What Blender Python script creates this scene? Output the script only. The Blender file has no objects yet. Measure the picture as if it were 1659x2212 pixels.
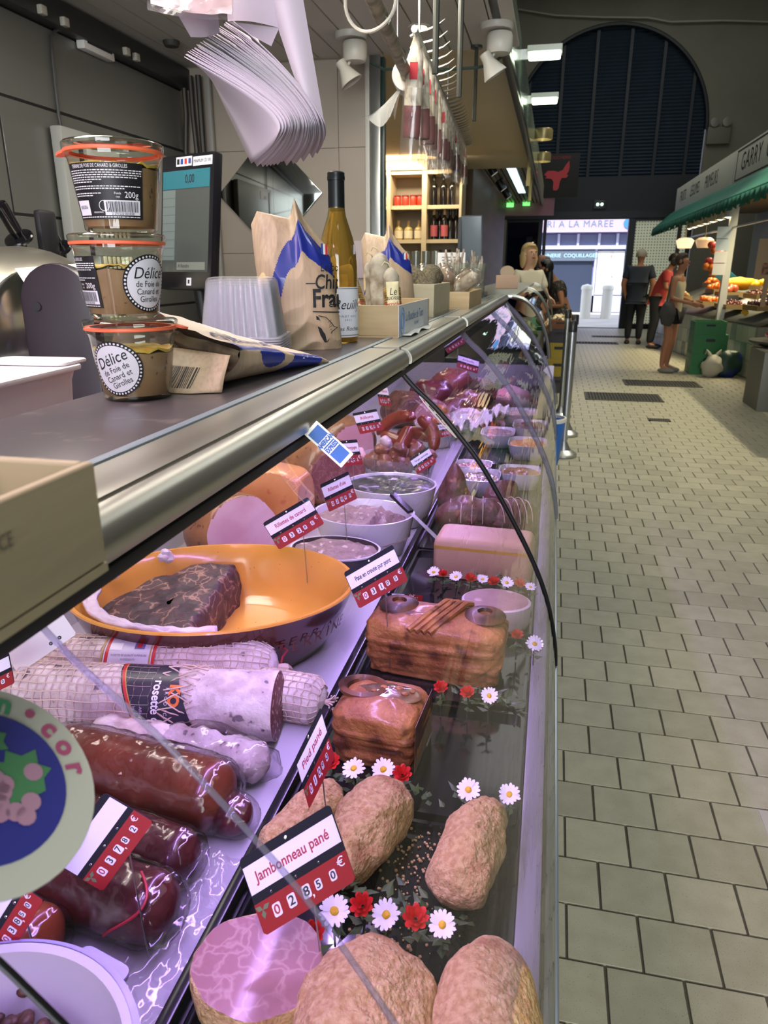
import bpy, bmesh, math, random
from mathutils import Vector, Matrix, noise, Euler
random.seed(7)
SC = bpy.context.scene
COL = SC.collection
PI = math.pi
# ---------------------------------------------------------------- camera
FPX = 1570.0
PITCH = math.atan(526 / FPX)
YAW = math.atan(370 * math.cos(PITCH) / FPX)
EYE = 1.45
cd = bpy.data.cameras.new('camera')
cam = bpy.data.objects.new('camera', cd)
COL.objects.link(cam)
cam.location = (0, 0, EYE)
cam.rotation_euler = (PI / 2 - PITCH, 0, YAW)
cd.sensor_fit = 'VERTICAL'
cd.sensor_height = 36
cd.lens = 36 * FPX / 2212
cd.clip_start = 0.02
cd.clip_end = 200
cd.dof.use_dof = True
cd.dof.focus_distance = 0.95
cd.dof.aperture_fstop = cd.lens / 1.7
SC.camera = cam
# ---------------------------------------------------------------- world, view, lights
SC.view_settings.view_transform = 'Standard'
SC.view_settings.look = 'None'
SC.view_settings.gamma = 1
SC.view_settings.use_curve_mapping = False
SC.view_settings.exposure = 0.0
SC.cycles.use_denoising = True
SC.cycles.max_bounces = 10
SC.cycles.transparent_max_bounces = 24
SC.cycles.caustics_reflective = False
SC.cycles.caustics_refractive = False
SC.cycles.sample_clamp_indirect = 4
wd = bpy.data.worlds.new('daylight')
SC.world = wd
wd.use_nodes = True
wd.node_tree.nodes['Background'].inputs[0].default_value = (0.80, 0.88, 1.0, 1)
wd.node_tree.nodes['Background'].inputs[1].default_value = 2.6


def area_lamp(name, loc, rot, sx, sy, power, color=(1, 1, 1), spread=PI):
 ld = bpy.data.lights.new(name, 'AREA')
 ld.shape = 'RECTANGLE'
 ld.size, ld.size_y = sx, sy
 ld.energy = power
 ld.color = color
 ld.spread = spread
 o = bpy.data.objects.new(name, ld)
 COL.objects.link(o)
 o.location = loc
 o.rotation_euler = rot
 return o


def spot_lamp(name, loc, target, power, color, angle, radius=0.04, blend=0.4):
 ld = bpy.data.lights.new(name, 'SPOT')
 ld.energy = power
 ld.color = color
 ld.spot_size = angle
 ld.spot_blend = blend
 ld.shadow_soft_size = radius
 o = bpy.data.objects.new(name, ld)
 COL.objects.link(o)
 o.location = loc
 d = Vector(target) - Vector(loc)
 o.rotation_euler = d.to_track_quat('-Z', 'Y').to_euler()
 return o


sun = bpy.data.lights.new('sun', 'SUN')
sun.energy = 5.0
sun.angle = 0.01
suno = bpy.data.objects.new('sun', sun)
COL.objects.link(suno)
suno.rotation_euler = Vector((0.25, 0.75, -1.0)).to_track_quat('-Z', 'Y').to_euler()
# added fill lamps under the closed roof for general hall light
area_lamp('hall_fill', (1.4, 1.2, 7.5), (0, 0, 0), 4, 7.0, 130, (0.97, 1.0, 0.92))
area_lamp('hall_fill', (1.2, 13.4, 7.5), (0, 0, 0), 4.0, 9.0, 250, (0.97, 1.0, 0.92))
area_lamp('hall_fill', (2.0, -3.5, 7.4), (0, 0, 0), 3, 4.0, 190, (0.97, 1.0, 0.95))
# warm hall spot above the greengrocer's awning
spot_lamp('hall_spot', (2.25, 8.6, 6.9), (1.2, 7.4, 0), 1500, (1.0, 0.92, 0.66), math.radians(58), 0.05, 0.8)
# out of sight above the counter: pink meat tube, two neutral fills added for brightness
area_lamp('booth_meat_tube', (-.62, .0, 2.28), (0, 0, 0), 0.25, 1.1, 17, (1.0, .66, .88))
area_lamp('booth_fill', (-1.0, 1.1, 2.31), (0, 0, 0), 0.35, 1.2, 20, (1.0, .93, .82))
area_lamp('booth_fill', (-.62, 2.3, 2.31), (0, 0, 0), 0.35, 1.2, 20, (1.0, .93, .82))
# added fill panel behind the viewer, brightens the surfaces facing it
area_lamp('fill_behind_viewer', (.8, -5.7, 2.0), (math.radians(90), 0, 0), 3.6, 3.2, 430, (.92, .97, 1.0))
# purple food tubes under the rail of the case, one per pane
for y0, y1 in ((-0.9, 0.12), (0.2, 1.2), (1.3, 2.05), (2.15, 3.1), (3.2, 4.0)):
 area_lamp('case_tube_light', (-0.272, (y0 + y1) / 2, 1.268), (0, math.radians(-16), 0), 0.018, y1 - y0, 6.6 * (y1 - y0),
    (0.57, 0.37, 1.0))
# ---------------------------------------------------------------- helpers


def lin(h):
 h = h.lstrip('#')
 out = []
 for i in (0, 2, 4):
  c = int(h[i:i + 2], 16) / 255
  out.append(c / 12.92 if c < 0.04045 else ((c + 0.055) / 1.055) ** 2.4)
 return (*out, 1.0)


ORD = 'first second third fourth fifth sixth seventh eighth ninth tenth eleventh twelfth thirteenth fourteenth fifteenth sixteenth seventeenth eighteenth nineteenth twentieth'.split()
MATS = {}


def mat(name, col='808080', rough=0.5, metal=0.0, col2=None, cscale=20, cmix=(0.4, 0.6), bump=0.0, bscale=60, detail=4,
  spec=0.5, coat=0.0, sss=0.0, trans=0.0, emit=None, estr=0.0, stretch=None, col3=None, c3scale=60, c3=(0.6, 0.65),
  voronoi=False, aniso=0.0, alpha=1.0, bdist=0.004, sheen=0.0):
 if name in MATS:
  return MATS[name]
 m = bpy.data.materials.new(name)
 m.use_nodes = True
 nt = m.node_tree
 N, L = nt.nodes, nt.links
 b = N['Principled BSDF']
 b.inputs['Base Color'].default_value = lin(col)
 b.inputs['Roughness'].default_value = rough
 b.inputs['Metallic'].default_value = metal
 b.inputs['Specular IOR Level'].default_value = spec
 b.inputs['Coat Weight'].default_value = coat
 b.inputs['Coat Roughness'].default_value = 0.08
 b.inputs['Transmission Weight'].default_value = trans
 b.inputs['Anisotropic'].default_value = aniso
 b.inputs['Alpha'].default_value = alpha
 if sss:
  b.inputs['Subsurface Weight'].default_value = sss
  b.inputs['Subsurface Radius'].default_value = (0.01, 0.005, 0.004)
  b.inputs['Subsurface Scale'].default_value = 1.0
 if emit:
  b.inputs['Emission Color'].default_value = lin(emit)
  b.inputs['Emission Strength'].default_value = estr
 tc = None
 if col2 or bump or col3:
  tc = N.new('ShaderNodeTexCoord')
  src = tc.outputs['Object']
  if stretch:
   mp = N.new('ShaderNodeMapping')
   mp.inputs['Scale'].default_value = stretch
   L.new(src, mp.inputs['Vector'])
   src = mp.outputs['Vector']
 last = None
 if col2:
  if voronoi:
   t = N.new('ShaderNodeTexVoronoi')
   t.feature = 'DISTANCE_TO_EDGE'
   t.inputs['Scale'].default_value = cscale
   nz = N.new('ShaderNodeTexNoise')
   nz.inputs['Scale'].default_value = cscale * 0.8
   nz.inputs['Detail'].default_value = 3
   va = N.new('ShaderNodeMixRGB')
   va.blend_type = 'ADD'
   va.inputs[0].default_value = 0.06
   L.new(src, va.inputs[1])
   L.new(nz.outputs['Color'], va.inputs[2])
   L.new(src, nz.inputs['Vector'])
   L.new(va.outputs[0], t.inputs['Vector'])
   fac = t.outputs['Distance']
  else:
   t = N.new('ShaderNodeTexNoise')
   t.inputs['Scale'].default_value = cscale
   t.inputs['Detail'].default_value = detail
   L.new(src, t.inputs['Vector'])
   fac = t.outputs['Fac']
  r = N.new('ShaderNodeValToRGB')
  r.color_ramp.elements[0].position = cmix[0]
  r.color_ramp.elements[1].position = cmix[1]
  r.color_ramp.elements[0].color = lin(col)
  r.color_ramp.elements[1].color = lin(col2)
  L.new(fac, r.inputs['Fac'])
  last = r.outputs['Color']
 if col3:
  t = N.new('ShaderNodeTexNoise')
  t.inputs['Scale'].default_value = c3scale
  t.inputs['Detail'].default_value = 2
  L.new(src, t.inputs['Vector'])
  r = N.new('ShaderNodeValToRGB')
  r.color_ramp.elements[0].position = c3[0]
  r.color_ramp.elements[1].position = c3[1]
  L.new(t.outputs['Fac'], r.inputs['Fac'])
  mx = N.new('ShaderNodeMixRGB')
  if last:
   L.new(last, mx.inputs[1])
  else:
   mx.inputs[1].default_value = lin(col)
  mx.inputs[2].default_value = lin(col3)
  L.new(r.outputs['Color'], mx.inputs[0])
  last = mx.outputs[0]
 if last:
  L.new(last, b.inputs['Base Color'])
 if bump:
  t = N.new('ShaderNodeTexNoise')
  t.inputs['Scale'].default_value = bscale
  t.inputs['Detail'].default_value = 5
  L.new(src, t.inputs['Vector'])
  bp = N.new('ShaderNodeBump')
  bp.inputs['Strength'].default_value = bump
  bp.inputs['Distance'].default_value = bdist
  L.new(t.outputs['Fac'], bp.inputs['Height'])
  L.new(bp.outputs['Normal'], b.inputs['Normal'])
 MATS[name] = m
 return m


def thin_glass(name, tint='ffffff', rough=0.0, ior=1.45, wav=0.0, wscale=8, stretch=(1, 1, 1), haze=0.0, hazecol='ffffff', boost=1.0):
 """A thin clear sheet: what it does not reflect passes straight through."""
 if name in MATS:
  return MATS[name]
 m = bpy.data.materials.new(name)
 m.use_nodes = True
 nt = m.node_tree
 N, L = nt.nodes, nt.links
 N.remove(N['Principled BSDF'])
 out = N['Material Output']
 tr = N.new('ShaderNodeBsdfTransparent')
 tr.inputs[0].default_value = lin(tint)
 gl = N.new('ShaderNodeBsdfGlossy')
 gl.inputs['Roughness'].default_value = rough
 fr = N.new('ShaderNodeFresnel')
 ge = N.new('ShaderNodeNewGeometry')
 mi = N.new('ShaderNodeMix')           # same reflectance from both sides of the sheet
 mi.inputs[2].default_value = ior
 mi.inputs[3].default_value = 1 / ior
 L.new(ge.outputs['Backfacing'], mi.inputs[0])
 L.new(mi.outputs[0], fr.inputs['IOR'])
 mx = N.new('ShaderNodeMixShader')
 fac = fr.outputs[0]
 if boost != 1.0:
  mu = N.new('ShaderNodeMath')
  mu.operation = 'MULTIPLY'
  mu.use_clamp = True
  mu.inputs[1].default_value = boost
  L.new(fac, mu.inputs[0])
  fac = mu.outputs[0]
 L.new(fac, mx.inputs[0])
 base = tr.outputs[0]
 if haze:
  df = N.new('ShaderNodeBsdfDiffuse')
  df.inputs[0].default_value = lin(hazecol)
  m2 = N.new('ShaderNodeMixShader')
  m2.inputs[0].default_value = haze
  L.new(tr.outputs[0], m2.inputs[1])
  L.new(df.outputs[0], m2.inputs[2])
  base = m2.outputs[0]
 L.new(base, mx.inputs[1])
 L.new(gl.outputs[0], mx.inputs[2])
 L.new(mx.outputs[0], out.inputs[0])
 if wav:
  tc = N.new('ShaderNodeTexCoord')
  mp = N.new('ShaderNodeMapping')
  mp.inputs['Scale'].default_value = stretch
  t = N.new('ShaderNodeTexNoise')
  t.inputs['Scale'].default_value = wscale
  t.inputs['Detail'].default_value = 2
  bp = N.new('ShaderNodeBump')
  bp.inputs['Strength'].default_value = wav
  bp.inputs['Distance'].default_value = 0.01
  L.new(tc.outputs['Object'], mp.inputs['Vector'])
  L.new(mp.outputs[0], t.inputs['Vector'])
  L.new(t.outputs['Fac'], bp.inputs['Height'])
  L.new(bp.outputs['Normal'], gl.inputs['Normal'])
  L.new(bp.outputs['Normal'], fr.inputs['Normal'])
 MATS[name] = m
 return m


class MB:
 """Collects shapes for ONE mesh."""

 def __init__(s):
  s.v, s.f = [], []

 def add(s, vs, fs):
  o = len(s.v)
  s.v += [tuple(p) for p in vs]
  s.f += [tuple(i + o for i in f) for f in fs]
  return s

 def box(s, c, d, rot=None):
  x, y, z = (k / 2 for k in d)
  vs = [Vector(p) for p in ((-x, -y, -z), (x, -y, -z), (x, y, -z), (-x, y, -z), (-x, -y, z), (x, -y, z), (x, y, z), (-x, y, z))]
  if rot is not None:
   R = rot if isinstance(rot, Matrix) else Euler(rot).to_matrix()
   vs = [R @ p for p in vs]
  vs = [p + Vector(c) for p in vs]
  return s.add(vs, [(0, 3, 2, 1), (4, 5, 6, 7), (0, 1, 5, 4), (1, 2, 6, 5), (2, 3, 7, 6), (3, 0, 4, 7)])

 def b2(s, a, b):
  return s.box([(a[i] + b[i]) / 2 for i in range(3)], [abs(b[i] - a[i]) for i in range(3)])

 def tube(s, pts, r, n=10, cap=True, closed=False):
  pts = [Vector(p) for p in pts]
  m = len(pts)
  rs = r if isinstance(r, (list, tuple)) else [r] * m
  rings, up = [], None
  for i, p in enumerate(pts):
   if closed:
    t = pts[(i + 1) % m] - pts[i - 1]
   else:
    t = pts[min(i + 1, m - 1)] - pts[max(i - 1, 0)]
   t = t.normalized() if t.length > 1e-9 else Vector((0, 0, 1))
   if up is None:
    up = Vector((0, 0, 1)) if abs(t.z) < 0.9 else Vector((1, 0, 0))
   a = up - t * up.dot(t)
   a = a.normalized() if a.length > 1e-6 else t.orthogonal().normalized()
   up = a
   b = t.cross(a)
   rings.append([p + (a * math.cos(2 * PI * k / n) + b * math.sin(2 * PI * k / n)) * rs[i] for k in range(n)])
  vs = [q for g in rings for q in g]
  fs = []
  for i in range(m if closed else m - 1):
   j = (i + 1) % m
   for k in range(n):
    l = (k + 1) % n
    fs.append((i * n + k, i * n + l, j * n + l, j * n + k))
  if cap and not closed:
   fs.append(tuple(range(n))[::-1])
   fs.append(tuple((m - 1) * n + k for k in range(n)))
  return s.add(vs, fs)

 def lathe(s, prof, n=24, c=(0, 0, 0), sx=1, sy=1, M=None, cap=True):
  vs, fs = [], []
  for r, z in prof:
   for k in range(n):
    a = 2 * PI * k / n
    vs.append(Vector((r * math.cos(a) * sx, r * math.sin(a) * sy, z)))
  m = len(prof)
  for i in range(m - 1):
   for k in range(n):
    l = (k + 1) % n
    fs.append((i * n + k, i * n + l, (i + 1) * n + l, (i + 1) * n + k))
  if cap:
   if prof[0][0] > 1e-6:
    fs.append(tuple(range(n))[::-1])
   if prof[-1][0] > 1e-6:
    fs.append(tuple((m - 1) * n + k for k in range(n)))
  if M is not None:
   vs = [M @ p for p in vs]
  vs = [p + Vector(c) for p in vs]
  return s.add(vs, fs)

 def prism(s, poly, d, M=None):
  """poly in local XY, extruded from z=0 to z=d, then M."""
  n = len(poly)
  vs = [Vector((x, y, 0)) for x, y in poly] + [Vector((x, y, d)) for x, y in poly]
  fs = [tuple(range(n))[::-1], tuple(range(n, 2 * n))]
  fs += [(k, (k + 1) % n, (k + 1) % n + n, k + n) for k in range(n)]
  if M is not None:
   vs = [M @ p for p in vs]
  return s.add(vs, fs)

 def blob(s, c, rad, nu=24, nv=16, amp=0.0, freq=10.0, seed=0, M=None, flat=None, fn=None):
  vs, fs = [], []
  for i in range(nv + 1):
   ph = PI * i / nv
   for k in range(nu):
    a = 2 * PI * k / nu
    p = Vector((math.sin(ph) * math.cos(a), math.sin(ph) * math.sin(a), math.cos(ph)))
    q = Vector((p.x * rad[0], p.y * rad[1], p.z * rad[2]))
    if fn:
     q = fn(q, p)
    if amp:
     q += p * amp * noise.fractal(q * freq + Vector((seed * 7.3, seed * 3.1, seed)), 0.9, 2.1, 4)
    if flat is not None and q.z < flat:
     q.z = flat
    if M is not None:
     q = M @ q
    vs.append(q + Vector(c))
  for i in range(nv):
   for k in range(nu):
    l = (k + 1) % nu
    fs.append((i * nu + k, (i + 1) * nu + k, (i + 1) * nu + l, i * nu + l))
  return s.add(vs, fs)

 def grid(s, fn, nu, nv):
  vs = [fn(i / nu, j / nv) for j in range(nv + 1) for i in range(nu + 1)]
  fs = [(j * (nu + 1) + i, j * (nu + 1) + i + 1, (j + 1) * (nu + 1) + i + 1, (j + 1) * (nu + 1) + i) for j in range(nv) for i in range(nu)]
  return s.add(vs, fs)

 def build(s, name, m, parent=None, smooth=True, bevel=0.0, seg=2, angle=40, solid=0.0, sub=0):
  me = bpy.data.meshes.new(name)
  me.from_pydata([tuple(p) for p in s.v], [], s.f)
  me.validate()
  bm = bmesh.new()
  bm.from_mesh(me)
  bmesh.ops.remove_doubles(bm, verts=bm.verts, dist=1e-6)
  if bevel:
   es = [e for e in bm.edges if len(e.link_faces) == 2 and e.calc_face_angle(0) > 0.6]
   bmesh.ops.bevel(bm, geom=es, offset=bevel, segments=seg, affect='EDGES', clamp_overlap=True, profile=0.6)
  bmesh.ops.recalc_face_normals(bm, faces=bm.faces)
  bm.to_mesh(me)
  bm.free()
  if smooth:
   me.polygons.foreach_set('use_smooth', [True] * len(me.polygons))
   me.set_sharp_from_angle(angle=math.radians(angle))
  for mm in (m if isinstance(m, (list, tuple)) else [m]):
   me.materials.append(mm)
  o = bpy.data.objects.new(name, me)
  COL.objects.link(o)
  if parent:
   o.parent = parent
  if solid:
   md = o.modifiers.new('thickness', 'SOLIDIFY')
   md.thickness = solid
   md.offset = 0
  if sub:
   md = o.modifiers.new('round', 'SUBSURF')
   md.levels = md.render_levels = sub
  return o


def thing(name, label, cat, loc=(0, 0, 0), rot=(0, 0, 0), group=None):
 o = bpy.data.objects.new(name, None)
 o.empty_display_size = 0.02
 COL.objects.link(o)
 o.location = loc
 o.rotation_euler = rot
 o['label'] = label
 o['category'] = cat
 if group:
  o['group'] = group
 return o


def panel(name, fn, nu, nv, mats, pick, parent=None, closed=False, solid=0.0, smooth=True):
 """A sheet of nu x nv faces; pick(u, v) says which material prints each face."""
 vs = [tuple(fn(i / nu, j / nv)) for j in range(nv + 1) for i in range(nu if closed else nu + 1)]
 w = nu if closed else nu + 1
 fs, mi = [], []
 for j in range(nv):
  for i in range(nu):
   i2 = (i + 1) % w
   fs.append((j * w + i, j * w + i2, (j + 1) * w + i2, (j + 1) * w + i))
   mi.append(pick((i + .5) / nu, (j + .5) / nv))
 me = bpy.data.meshes.new(name)
 me.from_pydata(vs, [], fs)
 for m in mats:
  me.materials.append(m)
 me.polygons.foreach_set('material_index', mi)
 me.polygons.foreach_set('use_smooth', [smooth] * len(fs))
 o = bpy.data.objects.new(name, me)
 COL.objects.link(o)
 if parent:
  o.parent = parent
 if solid:
  md = o.modifiers.new('thickness', 'SOLIDIFY')
  md.thickness = solid
 return o


def tag(o, label, cat, group=None, kind=None):
 o['label'] = label
 o['category'] = cat
 if group:
  o['group'] = group
 if kind:
  o['kind'] = kind
 return o


def struct(o, label=None):
 o['kind'] = 'structure'
 if label:
  o['label'] = label
 return o


def piece(src, name, parent, loc=(0, 0, 0), rot=(0, 0, 0), sc=(1, 1, 1)):
 o = src.copy()
 o.name = name
 COL.objects.link(o)
 o.parent = parent
 o.location = loc
 o.rotation_euler = rot
 o.scale = sc
 return o


def copy_thing(src, label, loc, rot=(0, 0, 0), sc=(1, 1, 1)):
 r = src.copy()
 COL.objects.link(r)
 r.location = loc
 r.rotation_euler = rot
 r.scale = sc
 r['label'] = label
 for ch in list(src.children):
  c = ch.copy()
  COL.objects.link(c)
  c.parent = r
  for g in list(ch.children):
   d = g.copy()
   COL.objects.link(d)
   d.parent = c
 return r


def words(s, size, m, parent=None, M=None, shear=0.0, bold=0.0, align='CENTER', wrap=None, name='lettering', wide=1.0, space=1.0, depth=0.0, fn=None):
 """Flat printed words in local XY, placed by matrix M; wrap = radius of the upright cylinder they follow."""
 cu = bpy.data.curves.new('t', 'FONT')
 cu.body = s
 cu.size = size
 cu.shear = shear
 cu.offset = bold
 cu.align_x = align
 cu.align_y = 'CENTER'
 cu.resolution_u = 3
 cu.space_character = space
 cu.extrude = depth
 t = bpy.data.objects.new('t', cu)
 COL.objects.link(t)
 bpy.context.view_layer.update()
 me = bpy.data.meshes.new_from_object(t.evaluated_get(bpy.context.evaluated_depsgraph_get()))
 bpy.data.objects.remove(t)
 bpy.data.curves.remove(cu)
 me.name = name
 me.materials.clear()
 me.materials.append(m)
 for v in me.vertices:
  p = Vector((v.co.x * wide, v.co.y, v.co.z))
  if wrap:
   R, a0 = wrap
   a = a0 + p.x / R
   p = Vector((R * math.sin(a), -R * math.cos(a), p.y))
  if fn:
   p = fn(p)
  if M is not None:
   p = M @ p
  v.co = p
 o = bpy.data.objects.new(name, me)
 o['kind'] = 'stuff'
 COL.objects.link(o)
 if parent:
  o.parent = parent
 return o


_R = Vector((math.cos(YAW), math.sin(YAW), 0))
_F = Vector((-math.sin(YAW) * math.cos(PITCH), math.cos(YAW) * math.cos(PITCH), -math.sin(PITCH)))
_U = Vector((-math.sin(YAW) * math.sin(PITCH), math.cos(YAW) * math.sin(PITCH), math.cos(PITCH)))


def at(x, y, X=None, Y=None, Z=None):
 """The place in the hall seen at a point of the photograph, on a plane X, Y or Z."""
 d = _F + _R * ((x - 829.5) / FPX) + _U * ((1106 - y) / FPX)
 t = X / d.x if X is not None else Y / d.y if Y is not None else (Z - EYE) / d.z
 return Vector((0, 0, EYE)) + d * t


def frame(o, x, y):
 """Matrix whose local X, Y follow x and y (y made square to x), Z = x × y, origin o."""
 x = Vector(x).normalized()
 z = x.cross(Vector(y)).normalized()
 y = z.cross(x)
 return Matrix(((x.x, y.x, z.x, o[0]), (x.y, y.y, z.y, o[1]), (x.z, y.z, z.z, o[2]), (0, 0, 0, 1)))


def circle(r, n=32, sx=1, sy=1, a0=0):
 return [(r * sx * math.cos(a0 + 2 * PI * k / n), r * sy * math.sin(a0 + 2 * PI * k / n)) for k in range(n)]


def rrect(w, h, r, n=4):
 out = []
 for cx, cy, a in ((w / 2 - r, h / 2 - r, 0), (-w / 2 + r, h / 2 - r, PI / 2), (-w / 2 + r, -h / 2 + r, PI), (w / 2 - r, -h / 2 + r, 1.5 * PI)):
  out += [(cx + r * math.cos(a + PI / 2 * k / n), cy + r * math.sin(a + PI / 2 * k / n)) for k in range(n + 1)]
 return out


def T(x, y, z):
 return Matrix.Translation((x, y, z))


# common materials
M_STEEL = mat('brushed_steel', 'b9bab6', 0.32, 1.0, 'a4a5a2', 6, (0.3, 0.7), stretch=(1, 0.05, 1))
M_WHITE = mat('white_paint', 'e6e4df', 0.5)
M_BLACK = mat('black_plastic', '17181c', 0.35)
M_INK = mat('black_ink', '14141a', 0.6)
M_WPRINT = mat('white_print', 'e8e8ea', 0.6)
M_RPRINT = mat('red_print', 'b0202c', 0.6)
M_CHROME = mat('chrome', 'd5d5d5', 0.12, 1.0)
M_GLASS = thin_glass('clear_glass', 'f4f8f4', 0.0, 1.5)
# ================================================================ the hall
tile_gap = mat('tile_joint', '4a463c', 0.9, bump=0.3, bscale=200)
def tile_mat():
 m = mat('floor_tile', '98937e', 0.42, 0, 'a5a08c', 14, (0.3, 0.7), bump=0.12, bscale=300, col3='4a463d', c3scale=420, c3=(0.66, 0.70), spec=0.4)
 nt = m.node_tree
 oi = nt.nodes.new('ShaderNodeObjectInfo')
 hs = nt.nodes.new('ShaderNodeHueSaturation')
 mr = nt.nodes.new('ShaderNodeMapRange')
 mr.inputs['To Min'].default_value = 0.88
 mr.inputs['To Max'].default_value = 1.1
 b = nt.nodes['Principled BSDF']
 ln = b.inputs['Base Color'].links[0].from_socket
 nt.links.new(oi.outputs['Random'], mr.inputs['Value'])
 nt.links.new(mr.outputs[0], hs.inputs['Value'])
 nt.links.new(ln, hs.inputs['Color'])
 nt.links.new(hs.outputs[0], b.inputs['Base Color'])
 # texture by place, so neighbours differ
 tc = next(n for n in nt.nodes if n.type == 'TEX_COORD')
 geo = nt.nodes.new('ShaderNodeNewGeometry')
 for l in list(nt.links):
  if l.from_node == tc:
   nt.links.new(geo.outputs['Position'], l.to_socket)
 return m
M_TILE = tile_mat()
floor = struct(MB().b2((-4.5, -6, -0.3), (7.5, 20.3, -0.005)).build('floor', tile_gap, smooth=False))
TX, TY = 0.163, 0.1508
t0 = MB().box((0, 0, -0.004), (TX - 0.006, TY - 0.006, 0.008)).build('tile', M_TILE, floor, bevel=0.0012, seg=1)
t0.location = (0, -3, -0.1)
cells = []
for r in range(-2, 126):
 y = 1.273 + 0.0754 + (r - 0) * TY
 off = 0.131 + (0.0815 if r % 2 else 0)
 for c in range(-6, 38):
  x = off + c * TX + TX / 2
  if x < -0.2 or x > 4.6 or y > 19.8: continue
  cells.append((y, x))
cells.sort(key=lambda p: math.hypot(p[0], p[1] * 1.6))
near = [c for c in cells if 0.08 < c[1] and c[1] < 0.25 + c[0] * 0.36][:295]
ns = set(near)
for y, x in near:
 piece(t0, 'tile', floor, (x, y, 0))
bpy.data.objects.remove(t0)
mb = MB()
for y, x in cells:
 if (y, x) not in ns:
  w, h = (TX - 0.006) / 2, (TY - 0.006) / 2
  mb.add([(x - w, y - h, 0), (x + w, y - h, 0), (x + w, y + h, 0), (x - w, y + h, 0),
    (x - w, y - h, -.006), (x + w, y - h, -.006), (x + w, y + h, -.006), (x - w, y + h, -.006)],
    [(0, 1, 2, 3), (0, 4, 5, 1), (1, 5, 6, 2), (2, 6, 7, 3), (3, 7, 4, 0)])
o = mb.build('far_tiles', M_TILE, floor, smooth=False); o['kind'] = 'stuff'
o = MB().b2((0.665, 1.57, -0.002), (1.2, 1.87, 0.0015)).build('plain_slab', mat('plain_slab', 'aaa79c', 0.5, bump=0.1, bscale=300), floor, bevel=0.001)
# floor grates
M_GRATE = mat('grate_iron', '57544c', 0.5, 0.7)
def grate(x0, x1, y0, y1, n, label, across=True):
 t = thing('floor_grate', label, 'grate', ((x0 + x1) / 2, (y0 + y1) / 2, 0.0))
 w, h = x1 - x0, y1 - y0
 MB().box((0, 0, 0.002), (w, h, 0.003)).build('pit', mat('grate_pit', '1c1b18', 0.9), t, smooth=False)
 f = MB()
 f.b2((-w/2, -h/2, 0.001), (w/2, -h/2 + .02, .009)).b2((-w/2, h/2 - .02, 0.001), (w/2, h/2, .009))
 f.b2((-w/2, -h/2, 0.001), (-w/2 + .02, h/2, .009)).b2((w/2 - .02, -h/2, 0.001), (w/2, h/2, .009))
 f.build('grate_frame', M_GRATE, t, smooth=False)
 b0 = MB().box((0, 0, 0.006), (0.011, h - .03, 0.006)).build('bar', M_GRATE, t, smooth=False)
 for i in range(n):
  x = -w/2 + .03 + (w - .06) * i / (n - 1)
  if i == 0: b0.location = (x, 0, 0)
  else: piece(b0, 'bar', t, (x, 0, 0))
grate(0.45, 1.32, 8.75, 9.3, 24, 'long dark iron floor grate nearer of two in the aisle')
grate(1.0, 1.95, 10.0, 10.5, 24, 'dark iron floor grate at the feet of the woman in shorts')
grate(1.02, 1.23, 7.6, 7.72, 8, 'small iron drain grate set in pale floor tiles')
grate(0.35, 1.35, 15.6, 16.0, 16, 'floor grate in front of the bright doorway')
grate(0.9, 1.9, 17.2, 17.55, 16, 'farthest floor grate just inside the bright doorway')
# walls and roof of the hall
M_HALLW = mat('hall_plaster', '6f6d61', 0.9, 0, '625f54', 0.7, (0.3, 0.7), bump=0.1, bscale=20)
M_HALLR = mat('hall_roof', '55554f', 0.9, 0, '494944', 0.6, (0.3, 0.7))
struct(MB().b2((4.6, -6, 0), (4.8, 20, 8)).build('wall_right', M_HALLW, smooth=False))
struct(MB().b2((-4.5, -6.2, 0), (7.5, -6, 8)).build('wall_front', M_HALLW, smooth=False))
struct(MB().b2((-4.6, -6, 0), (-4.4, 20, 8)).build('wall_left', M_HALLW, smooth=False))
struct(MB().b2((-4.6, -6, 7.6), (7.5, 20.4, 7.8)).build('ceiling', M_HALLR, smooth=False))
# end wall with the arched opening
YE = 19.9
AX, AR, AZ = 0.955, 2.23, 4.5     # centre x, radius, spring height
mb = MB()
arc = [(AX + AR * math.cos(a), AZ + AR * math.sin(a)) for a in [PI * k / 40 for k in range(41)]]
for yy in (YE, YE + 0.4):
 pass
outer = []
for k, (x, z) in enumerate(arc):
 a = PI * k / 40
 outer.append((AX + 6.6 * math.cos(a), min(8.0, AZ + 6.6 * math.sin(a))))
vs = [(x, YE, z) for x, z in arc] + [(x, YE, z) for x, z in outer] + [(x, YE + .4, z) for x, z in arc] + [(x, YE + .4, z) for x, z in outer]
n = len(arc)
fs = []
for k in range(n - 1):
 fs += [(k, k + 1, n + k + 1, n + k), (2 * n + k, 3 * n + k, 3 * n + k + 1, 2 * n + k + 1), (k, 2 * n + k, 2 * n + k + 1, k + 1)]
mb.add(vs, fs)
mb.b2((AX + AR, YE, 0), (7.5, YE + .4, AZ)).b2((-5.6, YE, 0), (AX - AR, YE + .4, AZ))
struct(mb.build('wall_back', M_HALLW, smooth=False))
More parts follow.
